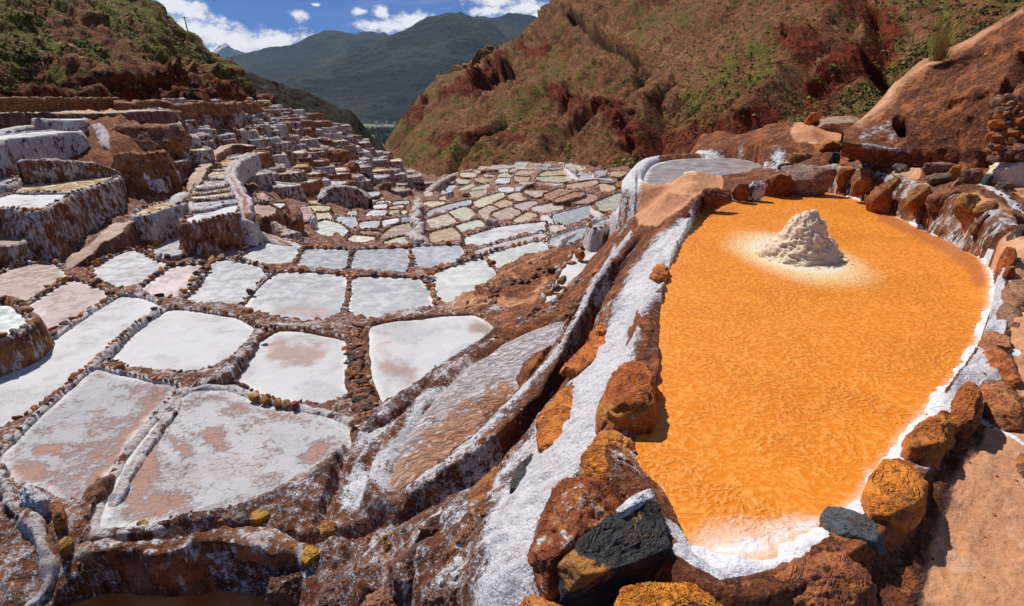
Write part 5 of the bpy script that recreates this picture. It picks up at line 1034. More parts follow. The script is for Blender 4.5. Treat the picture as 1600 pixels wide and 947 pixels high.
def tree_mass(name, spots, hgt, seed):
    r_ = np.random.default_rng(seed); V, Fc, k = [], [], 0
    for (x, y) in spots:
        z0 = -252.0; h = hgt * r_.uniform(.7, 1.3); wd = h * r_.uniform(.22, .4)
        for j in range(22):
            t = r_.uniform(.15, 1); c = np.array([x, y, z0 + h * t]) + r_.normal(size=3) * [wd * (1.1 - t), wd * (1.1 - t), h * .06]; s = h * .13
            tri = c + r_.normal(size=(3, 3)) * s; V.append(tri); Fc.append([k, k + 1, k + 2]); k += 3
    o = link(name, mesh_np(name, np.concatenate(V), np.array(Fc), False), M['leafdark']); o['kind'] = 'stuff'; return o
wood_spots = []
for (x0, x1, y0, y1, n_t) in ((555,640,180,190,420), (588,632,203,210,240), (570,590,203,212,110), (586,612,214,226,110), (612,630,220,228,50)):
    a = rng.uniform(x0, x1, n_t); b_ = rng.uniform(y0, y1, n_t); P = on_z(a, b_ + 1.0, -252.0); wood_spots += [tuple(p[:2]) for p in P]
tree_mass('woodland', wood_spots, 17, 5)
# farm roofs among the trees
for (px, py, wdt) in ((588,189,16),(604,188,12),(617,190,14),(597,191,10),(628,190,10)):
    P = on_z(px, py, -252.0); P = P * 0.86; hse = bpy.data.objects.new('farm_building', None); COL.objects.link(hse); P = on_z(px, py + 1, -252.0) * 0.93; hse.location = (P[0], P[1], -252.0)
    tag(hse, 'small pale building among the trees on the valley floor', 'building', 'buildings on the valley floor')
    w_, d_, h_ = wdt, wdt * .7, 5.0
    V = np.array([(x, y, z) for z in (0, h_ + 14) for x, y in ((-w_, -d_), (w_, -d_), (w_, d_), (-w_, d_))]) * .5; V[:, 2] *= 2
    link('wall', mesh_np('wall', V, np.array([[0,1,5,4],[1,2,6,5],[2,3,7,6],[3,0,4,7]]), False), M['whitesalt'], hse)
    Rf = np.array([(-w_*.55,-d_*.55,h_+13.8),(w_*.55,-d_*.55,h_+13.8),(w_*.55,d_*.55,h_+13.8),(-w_*.55,d_*.55,h_+13.8),(-w_*.5,0,h_+18),(w_*.5,0,h_+18)])
    link('roof', mesh_np('roof', Rf, [np.array([[0,1,5,4],[2,3,4,5]]), np.array([[1,2,5],[3,0,4]])], False), M['mudbank'], hse)
# ------------------------------------------------------------ red earth mound on the right
def rel_m(P, px, py):
    a = fbm(P * .55, 5, 131); b = fbm(P * 2.2, 5, 132, .55); dk = np.maximum(stroke(px, py, [(1440,150,20),(1500,150,30),(1550,110,24),(1590,60,22),(1600,110,20)], 1), stroke(px, py, [(1395,195,14),(1415,205,14)], .8))
    gul = stroke(px, py, [(1600,95,5),(1575,140,6),(1562,170,7),(1558,215,7)], 1.0) + stroke(px, py, [(1405,190,6),(1412,205,6)], 1)
    return .22 * a + (.05 + .16 * dk) * b + .05 * dk * fbm(P * 7, 4, 133) - gul * .55, (dk, gul)
def att_m(P, px, py, D_, at):
    s = np.maximum(stroke(px, py, [(1350,215,12),(1385,195,10),(1395,215,8)], 1.3) * .52, stroke(px, py, [(1350,228,5),(1420,236,4)], .8) * .6)
    sd_ = stroke(px, py, [(1340,185,22),(1400,140,20),(1450,105,16),(1500,75,12),(1600,20,8)], 1.0) * .62
    return dict(salt=s, sand=np.clip(sd_ - at[0] * .3, 0, 1), wet=px * 0, dark=np.clip(at[0] * .33 + np.clip(at[1], 0, 1) * .6, 0, 1))
m_, Vm, nm_, am_ = loft('earth_mound', (1318, 1760), [
    [(1318,246,12.9),(1380,258,13.4),(1560,264,13.4),(1620,262,12.6),(1760,280,11.6)],
    [(1318,222,12.8),(1345,226,13),(1380,232,13.3),(1440,234,13.5),(1500,234,13.6),(1545,238,13.3),(1580,238,12.8),(1620,240,12.3),(1760,262,11.5)],
    [(1318,212,13.5),(1345,207,14),(1400,185,14.2),(1450,165,14.2),(1500,150,14.1),(1550,140,13.8),(1575,150,13.4),(1620,140,12.9),(1760,100,12)],
    [(1318,206,14.5),(1345,186,15),(1370,162,15.3),(1400,134,15.6),(1420,119,15.8),(1445,102,16),(1475,86,16.3),(1500,73,16.5),(1530,55,16.5),(1560,36,16.5),(1600,13,16.3),(1650,-20,16),(1760,-80,16)]],
    260, 150, rel_m, 'ground', att_m, back=6)

# ------------------------------------------------------------ rocks
def put_rock(px, py, wpx, hpx, tint, label, seed, z=None, flat=1.0, group=None, rot=None, sub=4, deep=1.0, parent=None, sink=0.35):
    if z is None: P = hit([px], [py + hpx * .45])[0]
    else: P = on_z(px, py + hpx * .4, z)
    d = float(np.linalg.norm(P)); sx = wpx * d / F / 2; sz = hpx * d / F / 2
    V, Fc = poly_rock(seed, sub, 7 + seed % 5, 0.17, (1, deep, 1)); V = V / np.abs(V).max(0)
    V = V * [sx * 1.03, max(sx * .75, sz) * flat, sz * 1.1]; a = rng.uniform(-.35, .35) if rot is None else rot
    c_, s_ = math.cos(a), math.sin(a); V = np.c_[V[:, 0] * c_ - V[:, 1] * s_, V[:, 0] * s_ + V[:, 1] * c_, V[:, 2]]
    V += np.clip(fbm(V * (3.0 / max(sx, .05)) * .5 + seed, 4, seed, .6, True)[:, None], -1, 1) * 0.05 * sx
    o = link('rock', mesh_np('rock', V, Fc, True), M['rock'], parent, tint); o.location = (P[0], P[1] + sx * .3, P[2] + sz * (1 - 2 * sink) * .9)
    if label: tag(o, label, 'rock', group)
    return o
def facets(q, c, seed, n=16, lo=.72, hi=.96):
    r_ = np.random.default_rng(seed + 5000); v = q - c; N_ = r_.normal(size=(n, 3)); N_[:, 2] = N_[:, 2] * .7 + .25; N_ /= np.linalg.norm(N_, axis=1)[:, None]
    t = np.ones(len(q))
    for k in range(n):
        p = v @ N_[k]; t = np.maximum(t, p / (p.max() * r_.uniform(lo, hi)))
    return c + v / t[:, None]
def slab(poly, z, th, tint, label, seed, dome=0.05, rough=1.0, flare=0.025, name='rock', cat='rock', mat='rock', tilt=(0, 0), group=None, shrink=.95):
    """rock with a sighted outline: top at z, th thick; z > -1 means that far above the ground there"""
    pp = np.array(poly, float)
    if z > -1: z = float(hit([pp[:, 0].mean()], [pp[:, 1].mean()])[0][2]) + z
    P = on_z(pp[:, 0], pp[:, 1], z)[:, :2]; P = cut_corners(P, .10); P = P[::-1] if area2(P) < 0 else P
    n = 100; P = resample(P, 1e-6, True, n, n); c = P.mean(0); P = c + (P - c) * shrink; size = float(np.abs(P - c).max()); nr = normals2(P)
    rings = []; R1 = 22
    for k in range(R1):
        s = (k + .02) / R1; rings.append(np.c_[c + (P - c) * s, np.full(n, dome * (1 - s ** 2.2))])
    R2 = 15
    for k in range(R2 + 1):
        t = k / R2; off = size * (flare * math.sin(t * math.pi) + .02 * math.sin(min(1, t * 4) * 1.57)); rings.append(np.c_[P + nr * off, np.full(n, -th * t - size * .02 * (t > 0))])
    V = np.stack(rings, 1); m = V.shape[1]; q = V.reshape(-1, 3); k = 1.0 / max(size, .08)
    dirn = q - np.array([c[0], c[1], -th * .6]); dirn /= np.linalg.norm(dirn, axis=1)[:, None] + 1e-9
    q = q + dirn * (size * rough * .12 * fbm(q * k * 1.6 + seed, 3, seed, .5))[:, None]
    q = facets(q, np.array([c[0], c[1], -th * .75]), seed, 22, .70, .95)
    D_ = size * rough * (0.075 * fbm(q * k * np.array([2.5, 4.0, 7.0]) + seed, 5, seed + 9, .62, True) + .05 * fbm(q * k * 10, 4, seed + 4, .6) + .018 * fbm(q * k * 40, 3, seed + 6, .6))
    q = q + dirn * D_[:, None]; q[:, 2] += tilt[0] * (q[:, 0] - c[0]) + tilt[1] * (q[:, 1] - c[1])
    q[:, :2] -= c; o = link(name, mesh_np(name, q, grid_faces(n, m, True)[:, ::-1]), M[mat], None, tint); o.location = (c[0], c[1], z); tag(o, label, cat, group); return o
RUST = (.52, .13, .012, .14); AMBER = (.66, .22, .014, .08); BLACK = (.035, .035, .036, .12); BRN = (.26, .10, .04, .2); SLATE = (.10, .115, .125, .14); SANDR = (.45, .25, .15, .25); GREYR = (.17, .14, .12, .35)
slab([(940,650),(943,605),(962,562),(1000,545),(1024,550),(1030,585),(1026,620),(1008,648),(985,658),(955,660)], .18, .34, RUST, 'big rust-orange boulder overhanging the left side of the orange pond', 3, .08)
slab([(985,540),(990,500),(1000,472),(1014,467),(1024,490),(1024,530),(1008,546)], .12, .28, (.34, .10, .022, .1), 'upright rust rock just beyond the big boulder on the left of the orange pond', 7, .05)
slab([(1015,437),(1020,417),(1035,406),(1046,414),(1042,430),(1027,441)], .06, .2, AMBER, 'small oval orange rock set in the white salt strip', 11, .03)
slab([(920,560),(935,520),(948,470),(962,462),(980,466),(982,480),(962,510),(945,545),(905,580),(876,598),(872,585),(888,562)], .03, .10, (.66, .19, .025, .1), 'long flat rust slab between the dark channel and the salt strip', 13, .02, .8)
slab([(835,680),(848,645),(876,610),(905,594),(916,612),(908,650),(882,690),(850,717),(840,706)], .04, .10, (.68, .21, .02, .08), 'broad flat orange slab half way down the salt strip', 17, .03, .8)
slab([(722,803),(728,778),(760,738),(785,712),(797,722),(775,760),(758,800),(745,815)], .04, .12, (.42, .15, .04, .3), 'orange-edged slab on the channel side near the bottom', 19, .03, .8)
slab([(905,742),(912,700),(925,676),(952,664),(988,668),(994,700),(985,738),(950,748),(925,746)], .08, .2, (.76, .27, .025, .1), 'square amber block below the big rust boulder', 23, .04)
slab([(795,770),(805,735),(835,700),(842,706),(838,722),(815,760),(802,776)], .03, .06, (.06, .065, .06, .05), 'thin dark green-grey stone flake lying in the salt', 29, .01, .6)
slab([(820,850),(825,800),(850,768),(880,746),(930,738),(975,745),(988,768),(962,800),(920,832),(895,865),(860,898),(835,896),(820,872)], .15, .30, (.36, .09, .02, .3), 'large dark red and black boulder at the lower end of the orange pond', 31, .10)
slab([(858,876),(900,850),(950,812),(1000,783),(1036,770),(1052,790),(1062,828),(1056,852),(1020,872),(950,892),(900,902),(868,892)], .22, .32, BLACK, 'long black rock with a rusty tip at the lower end of the orange pond', 37, .07)
slab([(960,795),(985,775),(1028,757),(1034,764),(1000,786),(968,801)], -2.10, .06, (.62, .56, .56, .9), 'thin salt-coated stone flake leaning on the black rock', 41, .01, .5)
slab([(938,904),(958,886),(1005,884),(1065,898),(1125,918),(1185,942),(1200,1010),(950,1010),(936,930)], .2, .3, (.80, .29, .02, .08), 'long amber slab at the bottom edge in front of the black rock', 43, .03)
slab([(806,930),(815,914),(860,912),(905,920),(935,934),(940,1000),(800,1000)], .1, .3, (.62, .23, .05, .12), 'orange-brown block at the bottom edge left of the amber slab', 47, .03)
slab([(1195,905),(1240,876),(1300,856),(1352,853),(1388,868),(1394,900),(1372,935),(1330,965),(1260,990),(1195,975)], .16, .4, (.42, .14, .05, .2), 'reddish pebbly conglomerate boulder at the bottom right of the orange pond', 53, .07)
slab([(1283,800),(1290,790),(1340,799),(1396,815),(1402,835),(1396,855),(1350,852),(1285,838)], .13, .20, SLATE, 'blue-grey slate block with white salt and an orange stain', 59, .01, .45)
slab([(1340,786),(1358,750),(1383,706),(1400,699),(1436,714),(1454,732),(1450,768),(1430,802),(1400,814),(1362,802)], .17, .24, (.80, .27, .02, .06), 'bright orange faceted block above the slate', 61, .02, .6)
slab([(1403,692),(1420,668),(1455,648),(1486,628),(1497,638),(1492,668),(1470,702),(1440,717),(1413,702)], .16, .24, (.56, .18, .025, .1), 'elongated rust rock leaning over the right shore of the orange pond', 67, .05)
slab([(1492,632),(1505,600),(1522,586),(1532,600),(1537,640),(1522,662),(1500,656)], .16, .24, (.50, .15, .025, .12), 'egg-shaped dark rust rock next above the elongated one', 71, .05)
slab([(1524,592),(1545,580),(1575,598),(1597,635),(1604,660),(1572,648),(1540,622)], .06, .15, (.60, .22, .08, .15), 'flat orange and tan rock embedded at the right edge, lowest of three', 73, .03, .7)
slab([(1532,552),(1545,537),(1570,547),(1592,575),(1600,603),(1575,597),(1545,573)], .05, .15, (.58, .17, .04, .15), 'flat rust rock embedded at the right edge, middle of three', 79, .03, .7)
slab([(1537,522),(1555,513),(1580,524),(1592,546),(1570,547),(1545,536)], .05, .15, (.56, .22, .10, .1), 'flat rust-brown rock embedded at the right edge, top of three', 83, .02, .7)
slab([(1563,482),(1574,467),(1592,476),(1602,500),(1597,518),(1576,507)], .06, .15, (.36, .19, .11, .1), 'round brown speckled rock at the right edge above the three flat rocks', 89, .04, .8)
slab([(1572,440),(1590,432),(1640,450),(1650,480),(1600,470),(1574,462)], .05, .15, (.50, .28, .15, .08), 'layered sandstone slab cut by the right edge', 97, .02, .7)
slab([(465,868),(470,856),(490,848),(505,852),(500,866),(480,876)], .06, .12, (.62, .34, .03, .02), 'bright yellow rock by the wet channel near the bottom', 101, .04, .6)
slab([(590,845),(600,830),(625,818),(640,822),(632,842),(605,858)], .08, .10, (.46, .22, .04, .1), 'flat ochre rock tilted beside the channel mouth', 103, .02, .6)
slab([(493,822),(505,813),(530,812),(534,820),(515,832),(498,834)], .06, .10, (.50, .24, .05, .05), 'flat tan-orange stone where the two channels meet', 107, .02, .5)
slab([(385,808),(392,797),(418,791),(424,798),(415,808),(395,814)], .06, .10, (.52, .28, .04, .03), 'yellow-orange brick-shaped stone on the pan bank, right of the grey one', 109, .01, .4)
slab([(357,815),(368,800),(388,791),(392,800),(384,814),(365,820)], .06, .10, (.16, .14, .14, .1), 'dark grey angular stone on the pan bank', 113, .02, .4)
slab([(328,812),(335,805),(352,803),(356,811),(342,816)], .06, .09, (.48, .25, .05, .05), 'small orange stone on the pan bank, left of the grey one', 127, .01, .4)
slab([(208,820),(215,812),(230,810),(232,817),(222,823)], .06, .08, (.50, .30, .06, .1), 'small yellow stone on the bank below the flaking pan', 131, .02, .5)
slab([(424,848),(432,838),(446,838),(444,850),(432,858)], .06, .10, (.40, .19, .07, .1), 'rounded brown stone left of the bright yellow rock', 137, .03, .5)
slab([(585,722),(590,713),(600,713),(603,722),(596,728)], .05, .08, (.10, .04, .03, .05), 'small dark brown stone alone on the grey crust', 139, .03, .6)
slab([(88,855),(95,842),(110,835),(112,842),(100,856),(90,862)], .08, .12, (.42, .22, .03, .05), 'leaning yellow-brown stone in the lower left channel', 149, .02, .5)
slab([(34,806),(38,800),(50,802),(56,812),(48,818),(38,816)], .1, .14, (.58, .36, .10, .05), 'pale yellow stone beneath the white salt lump', 151, .03, .5)
slab([(26,764),(30,754),(44,752),(58,762),(72,772),(74,784),(66,794),(48,784),(34,778)], .2, .25, (.74, .68, .64, 1.0), 'knobbly white salt lump at the corner of the grey pan', 157, .08, 1.6, name='salt_lump', cat='salt lump')
slab([(76,790),(82,776),(92,780),(98,800),(94,812),(82,808)], .2, .25, (.36, .12, .03, .2), 'rust-red rock standing beside the white salt lump', 163, .06, 1.0)
for (px, py, a_, b_, t, l, sd_) in [(395,620,17,12,(.55,.27,.04,.02),'yellow-orange stone on the rim, leftmost of the group of five',5),(413,624,18,11,(.42,.18,.04,.05),'flat orange stone, second of the group of five on the rim',6),(433,628,14,14,(.38,.17,.05,.1),'stubby brown stone, third of the group of five on the rim',8),(447,630,12,12,(.44,.22,.05,.05),'small ochre stone, fourth of the group of five on the rim',9),(461,632,15,14,(.26,.10,.05,.1),'dark brown stone, last of the group of five on the rim',10),
    (183,576,20,20,(.30,.12,.05,.15),'brown stone heap at the junction above the grey pan',12),(404,508,10,8,(.2,.09,.05,.2),'small brown stone at the top corner of the clean white pan',14)]:
    put_rock(px, py, a_, b_, t, l, sd_, z=-4.52 if px > 300 else -4.7, flat=1.2)
# crusted bank and white salt rim of the orange pond, set along its shore
opx, opy = to_px(np.c_[OP, np.full(len(OP), ZO)]); nO = normals2(OP)
def along(sel, off, zz):
    i = np.nonzero(sel)[0]; k = np.nonzero(np.diff(i) > 3)[0]
    if len(k): i = np.r_[i[k[0] + 1:], i[:k[0] + 1]]
    Q = OP[i] + nO[i] * off; Q = Q[::3]; P3 = np.c_[Q, np.full(len(Q), zz)]; a, b = to_px(P3); return [(x, y_, zz) for x, y_ in zip(a, b)]
ridge('stone_bank', 'salt-streaked mud and stone bank standing behind the far shore of the orange pond', 'bank', along((opx > 1262) & (opy < 412), .24, -1.84), .34, .12, .5, 'wall', (.56, .9, .5, 1), noise=1.6, res=.035)
ridge('salt_bank', 'continuous white salt crust round the right and near shore of the orange pond', 'bank', along(((opx > 1300) & (opy > 302)) | ((opy > 790) & (opx > 1060)), .05, ZO + .005), .15, .035, .08, 'whitesalt', noise=1.8, res=.03)
# stones of the wall behind the orange pond
BR = [(1304,227,46,14,AMBER,'long flat orange stone on the rim behind the orange pond'),(1340,239,28,16,(.56,.28,.04,.02),'bright yellow-orange stone behind the salt cone'),(1306,246,18,15,(.07,.07,.06,.1),'dark green-grey round stone left of the yellow one'),(1404,243,32,12,(.2,.18,.15,.1),'flat grey stone at the near side of the brown pond'),(1378,231,15,13,BRN,'small brown stone at the left end of the brown pond'),
 (1473,260,42,14,(.33,.18,.13,.2),'flat reddish stone on the near rim of the brown pond'),(1500,267,26,20,AMBER,'chunky orange stone on the near rim of the brown pond'),(1524,273,28,24,(.30,.13,.07,.1),'reddish brown block right of the chunky orange one'),(1541,279,9,20,(.06,.07,.08,.05),'narrow dark slate standing on edge'),(1557,277,20,13,BRN,'small rust stone right of the standing slate'),(1571,293,20,12,(.13,.13,.08,.1),'olive green pebble near the right edge'),
 (1473,279,38,15,(.28,.20,.12,.1),'grey and orange flat stone below the reddish one'),(1500,284,15,10,SANDR,'little pinkish stone below the chunky orange one'),(1380,257,28,11,(.38,.19,.08,.1),'brown stone lying on the sandy slope above the rust rocks'),(1411,262,24,10,GREYR,'small grey stone on the sandy slope'),(1325,266,26,30,(.48,.19,.03,.15),'orange face stone set in the salt-streaked back wall, left'),(1351,274,26,34,(.38,.17,.06,.3),'brown face stone set in the back wall beside a white vein'),
 (1374,302,30,38,(.44,.12,.02,.02),'vivid rust-red wedge in the gap of the back wall'),(1401,285,24,22,(.50,.22,.03,.1),'small orange face stone right of the rust wedge'),(1438,300,38,28,(.46,.19,.04,.12),'large ochre face stone in the middle of the back wall'),(1478,303,36,26,(.34,.12,.04,.12),'dark rust face stone in the back wall'),(1514,312,32,34,(.52,.25,.05,.05),'yellow-brown face stone in the back wall, right part'),(1550,325,38,22,(.40,.15,.03,.12),'orange layered stone near the right end of the back wall'),
 (1547,344,36,24,(.22,.11,.07,.15),'brown overhanging stone under the orange layered one'),(1585,334,20,30,(.42,.20,.08,.3),'orange-white stone at the right end of the back wall'),(1592,361,18,22,(.14,.10,.08,.3),'dark stone cut by the right edge under the back wall'),(1576,394,16,36,RUST,'tall rust stone on the right rim'),(1577,425,14,20,(.42,.12,.02,.1),'small bright rust stone under the tall one on the right rim'),
 (1263,270,66,46,(.42,.27,.20,.3),'rounded pinkish tan boulder at the far left corner of the orange pond'),(1222,279,44,34,(.30,.08,.02,.04),'dark red pyramid-shaped rock at the far shore of the orange pond'),(1229,262,24,16,(.09,.07,.06,.1),'dark stone wedged behind the red pyramid rock'),(1253,244,32,13,(.40,.16,.04,.1),'flat orange stone behind the tan boulder'),(1182,291,32,22,(.10,.07,.06,.55),'dark salt-rimmed stone on the far shore'),(1158,289,24,24,(.30,.12,.03,.1),'small rust block on the far shore'),(1119,302,40,27,(.30,.10,.025,.2),'cratered rust rock at the far left of the orange pond'),
 (1270,184,22,20,AMBER,'pointed orange stone on the skyline of the ledge'),(1303,183,12,8,(.3,.1,.05,.1),'small red stone on the skyline slab'),(1075,336,8,8,BRN,'tiny dark pebble on the upper salt strip')]
for k, (px, py, a_, b_, t, l) in enumerate(BR):
    zz = None
    if py < 200: zz = -1.16
    put_rock(px, py, a_ * 1.08, b_ * 1.15, t, l, 200 + k, z=zz, sink=.42 if b_ > 20 else .3, flat=.7)
slab([(1275,190),(1300,182),(1335,180),(1345,186),(1330,194),(1290,196)], -1.12, .2, (.50, .34, .24, .2), 'pale flat slab on the skyline of the ledge', 171, .03, .5)
# foreground broken rock left of the salt strip
FRK = [([(500,905),(540,880),(590,868),(600,890),(560,925),(520,945),(490,940)],.05,(.24,.12,.09,.35),'purplish salt-dusted rock at the bottom, under the yellow rock'),([(600,868),(640,850),(690,838),(700,862),(660,900),(615,915)],.06,(.20,.09,.06,.35),'dark salt-dusted rock below the ochre stone'),([(560,930),(620,905),(650,915),(630,960),(570,980)],.05,(.36,.16,.08,.2),'reddish rock sinking out of the bottom edge'),
 ([(660,910),(700,880),(740,850),(755,870),(730,930),(700,960),(665,950)],.05,(.36,.20,.14,.45),'pink and white streaked rock left of the salt strip'),([(700,850),(735,815),(760,810),(765,835),(735,870),(708,872)],.05,(.34,.14,.06,.3),'brown rock between channel and salt strip at the bottom'),([(415,905),(450,880),(490,885),(480,920),(430,945),(405,935)],.06,(.16,.07,.045,.35),'dark lumpy rock at the right end of the mud bank'),
 ([(640,830),(680,805),(715,790),(722,805),(690,830),(650,846)],.05,(.15,.07,.045,.25),'dark ledge stone under the shadowed channel')]
for k, (pl, z_, t, l) in enumerate(FRK): slab(pl, z_, .35, t, l, 400 + k * 7, .08, 1.5, .12)

# cone of salt in the orange pond
hp_ = on_z(1252, 400, ZO); n, m = 120, 60; th = np.linspace(0, 2 * math.pi, n, endpoint=False)[:, None]; s = np.linspace(0.02, 1, m)[None, :]
rad = 0.53 * (1 + .12 * np.sin(th * 2 + .6) + .07 * np.sin(th * 3)); Vh = np.stack([np.cos(th) * s * rad - .02 * (1 - s), np.sin(th) * s * rad * .9, .70 * (1 - s) ** 0.92 * (1 - .12 * np.exp(-((s - .3) / .18) ** 2)) - .03 + 0 * th], -1)
Vh[..., 2] = (.60 * np.clip(1.16 * (1 - s), 0, 1) ** .92 * (1 + .12 * s) - .04 * np.exp(-(s / .12) ** 2)) - .03 + 0 * th
q = Vh.reshape(-1, 3); dn = q / np.linalg.norm(q + 1e-6, axis=1)[:, None]; q = q + dn * (.12 * fbm(q * 4, 4, 141, .6) + .040 * fbm(q * 20, 4, 142, .65) + .035 * fbm(q * 11, 3, 144, .6, True))[:, None]
heap = link('salt_heap', mesh_np('salt_heap', q, grid_faces(n, m, True)), M['heap']); heap.location = hp_; tag(heap, 'cone-shaped heap of pale crumbly salt standing in the orange pond', 'salt heap')
cr_ = []
for k in range(150):
    a = rng.uniform(0, 6.28); r_ = .50 + abs(rng.normal()) * .06; V0, F0 = SL[k % 6]; cr_.append((V0 * rng.uniform(.008, .028), r_ * math.cos(a), r_ * math.sin(a) * .9))
Vc = np.concatenate([v + [x, y_, .005] for v, x, y_ in cr_]); Fc_ = np.concatenate([SL[k % 6][1] + sum(len(SL[j % 6][0]) for j in range(k)) for k in range(len(cr_))])
link('loose_crumbs', mesh_np('loose_crumbs', Vc, Fc_, False), M['heap'], heap)['kind'] = 'stuff'

# ------------------------------------------------------------ banks, channels, paths, walls
def path_mat():
    m, n, b = newmat('trodden_path_earth'); g = n.add('ShaderNodeNewGeometry'); p = g.outputs['Position']; nz_ = n.add('ShaderNodeSeparateXYZ', {0: g.outputs['Normal']}).outputs[2]
    a = n.noise(p, 2.5, 7, .65); f = n.noise(p, 14, 5, .7)
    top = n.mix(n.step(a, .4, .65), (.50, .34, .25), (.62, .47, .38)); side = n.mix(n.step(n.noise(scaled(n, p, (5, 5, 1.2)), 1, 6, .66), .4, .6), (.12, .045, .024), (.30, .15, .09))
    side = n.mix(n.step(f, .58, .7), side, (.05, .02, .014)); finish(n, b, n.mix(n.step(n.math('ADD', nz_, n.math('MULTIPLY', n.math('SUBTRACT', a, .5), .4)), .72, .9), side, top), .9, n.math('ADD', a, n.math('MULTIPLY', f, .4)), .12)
    return m
M['path'] = path_mat()
def fz(px, py, dz=0.0): return [(x, y_, float(hit([x], [y_])[0][2]) + dz) for x, y_ in zip(px, py)]
ridge('mud_bank', 'dark crusted mud bank facing the brown water at the bottom left', 'bank', [(96,850,-4.54),(150,845,-4.48),(220,843,-4.46),(300,842,-4.44),(380,838,-4.42),(440,848,-4.44),(490,870,-4.48)], .24, .03, .62, 'wall', (.40, .35, .5, 1), noise=2.2)
ridge('salt_bank', 'white salt-crusted bank curving down to the lower left corner', 'bank', [(-20,725,-4.5),(10,752,-4.42),(30,790,-4.42),(52,825,-4.45),(74,858,-4.52),(72,900,-4.66),(50,935,-4.86),(20,960,-5.0)], .15, .05, .5, 'wall', (.7, .3, .5, 1), noise=2.6)
ridge('salt_bank', 'narrow white double bank with a groove between the two big flaking pans', 'bank', [(172,790,-4.50),(196,745,-4.50),(228,700,-4.50),(262,650,-4.50),(285,612,-4.55),(300,598,-4.6)], .11, .008, .12, 'wall', (.8, .2, .5, 1), groove=.006, noise=1.8)
ridge('mud_bank', 'crumbling brown mud heap on the salt double bank at the lower left', 'bank', [(118,800,-4.50),(145,780,-4.46),(160,755,-4.44),(180,732,-4.48)], .18, .07, .2, 'mudbank', noise=2.4)
ridge('salt_bank', 'broad salt and mud bank curving over the top of the flaking pan', 'bank', [(285,600,-4.6),(330,597,-4.6),(352,585,-4.6),(370,560,-4.62),(395,530,-4.75),(412,512,-4.9),(440,508,-4.95),(540,518,-4.95)], .20, .05, .3, 'wall', (.55, .3, .5, 1), noise=1.8)
rw = bpy.data.objects.new('rubble_wall', None); COL.objects.link(rw); c0 = on_z(560, 580, -4.7); rw.location = c0; tag(rw, 'rubble wall of brown stones running up between the two stained white pans', 'wall')
bk = ridge('mud_core', None, None, [(556,512,-4.92),(552,545,-4.82),(556,575,-4.76),(566,610,-4.68),(578,640,-4.6),(570,665,-4.5),(560,690,-4.44)], .30, .08, .3, 'mudbank', noise=2.0, parent=rw); bk.location = Vector(bk.location) - Vector(c0)
line = chaikin(np.array([(556,512,-4.92),(552,545,-4.82),(556,575,-4.76),(566,610,-4.68),(578,640,-4.6),(568,665,-4.52)]), 2, False)
for k in range(90):
    a = line[int(rng.integers(len(line)))]; P = on_z(a[0] + rng.uniform(-13, 13), a[1] + rng.uniform(-6, 6), a[2] + .12); st = bpy.data.objects.new('stone', stone_meshes[k % 9]); COL.objects.link(st); st.parent = rw; st.location = Vector(P) - Vector(c0)
    r_ = rng.uniform(.03, .085); st.scale = (r_ * 1.5, r_, r_ * .8); st.rotation_euler = (rng.uniform(-.4, .4), rng.uniform(-.4, .4), rng.uniform(-.7, .7)); t = STONE_TINTS[int(rng.integers(6))]; st.color = (t[0] * .9, t[1] * .8, t[2] * .8, t[3])
ridge('salt_ridge', 'knobbly white salt ridge running up the middle of the valley to the walkers', 'bank', [(657,385,-6.75),(656,370,-7.1),(653,352,-7.6),(650,338,-8.1),(652,322,-9.0),(655,306,-11.2)], .6, .2, 1.6, 'wall', (.62, .5, .5, 1), noise=3.0)
ridge('water_channel', 'winding white salt channel with a red trickle beside the strip pans', 'channel', [(400,236,-4.15),(385,247,-4.35),(366,258,-4.42),(360,268,-4.45),(364,284,-4.55),(374,300,-4.66),(384,316,-4.8),(383,332,-4.95),(390,348,-5.3),(402,362,-5.8),(425,374,-6.15),(455,383,-6.2)],   .5, .10, .9, 'wall', (.85, .3, .5, 1), groove=.07, groove_mat='brown_water', noise=1.0)
ridge('footpath', 'pale footpath bending round above a rounded brown slope', 'path', [(296,296,-4.7),(306,280,-4.45),(318,260,-4.25),(330,244,-4.1),(348,230,-3.95),(372,224,-3.85),(398,225,-3.9)], .6, .03, 1.3, 'path', (.5, .5, .5, 1), noise=1.1)
ridge('footpath', 'white salty causeway between the small sack and the ochre pan', 'path', [(296,298,-4.75),(280,308,-4.75),(262,318,-4.8)], .6, .1, 1.2, 'wall', (.9, .2, .5, 1), noise=.7)
ridge('earth_ramp', 'tan earthen ramp climbing beside the tall left terrace', 'path', [(92,424,-5.72),(112,412,-5.6),(138,392,-5.42),(162,372,-5.2),(186,352,-5.02),(210,338,-4.92)], .62, .03, 1.2, 'path', (.5, .5, .5, 1), noise=1.2)
ridge('footpath', 'long sandy footpath along the top of the terraces on the left', 'path', [(-120,181,-1.72),(0,177,-1.70),(60,175,-1.68),(140,177,-1.72),(200,174,-1.74),(262,171,-1.78)], 1.3, .04, .7, 'path', noise=1.0)
ridge('retaining_wall', 'low brown earth wall carrying the upper path at the foot of the left hill', 'wall', [(170,156,-1.25),(200,161,-1.38),(240,158,-1.45),(275,163,-1.6),(310,160,-1.66),(340,163,-1.88),(375,160,-2.0),(405,163,-2.3)], .5, .02, .8, 'wall', (0, .9, .5, 1), noise=2.0)
ridge('salt_bank', 'long smooth white bank like a pipe at the right of the fan', 'bank', fz([868,876,900,935,968], [390,377,366,351,338], .15), .26, .12, .6, 'wall', (1.3, .0, .5, 1), noise=.8)
ridge('salt_bank', 'white salt bank forking between the strip pan and the grey pan', 'bank', fz([852,854,862,872], [336,345,352,360], .1), .5, .06, .5, 'wall', (1.4, .0, .5, 1), noise=.8)
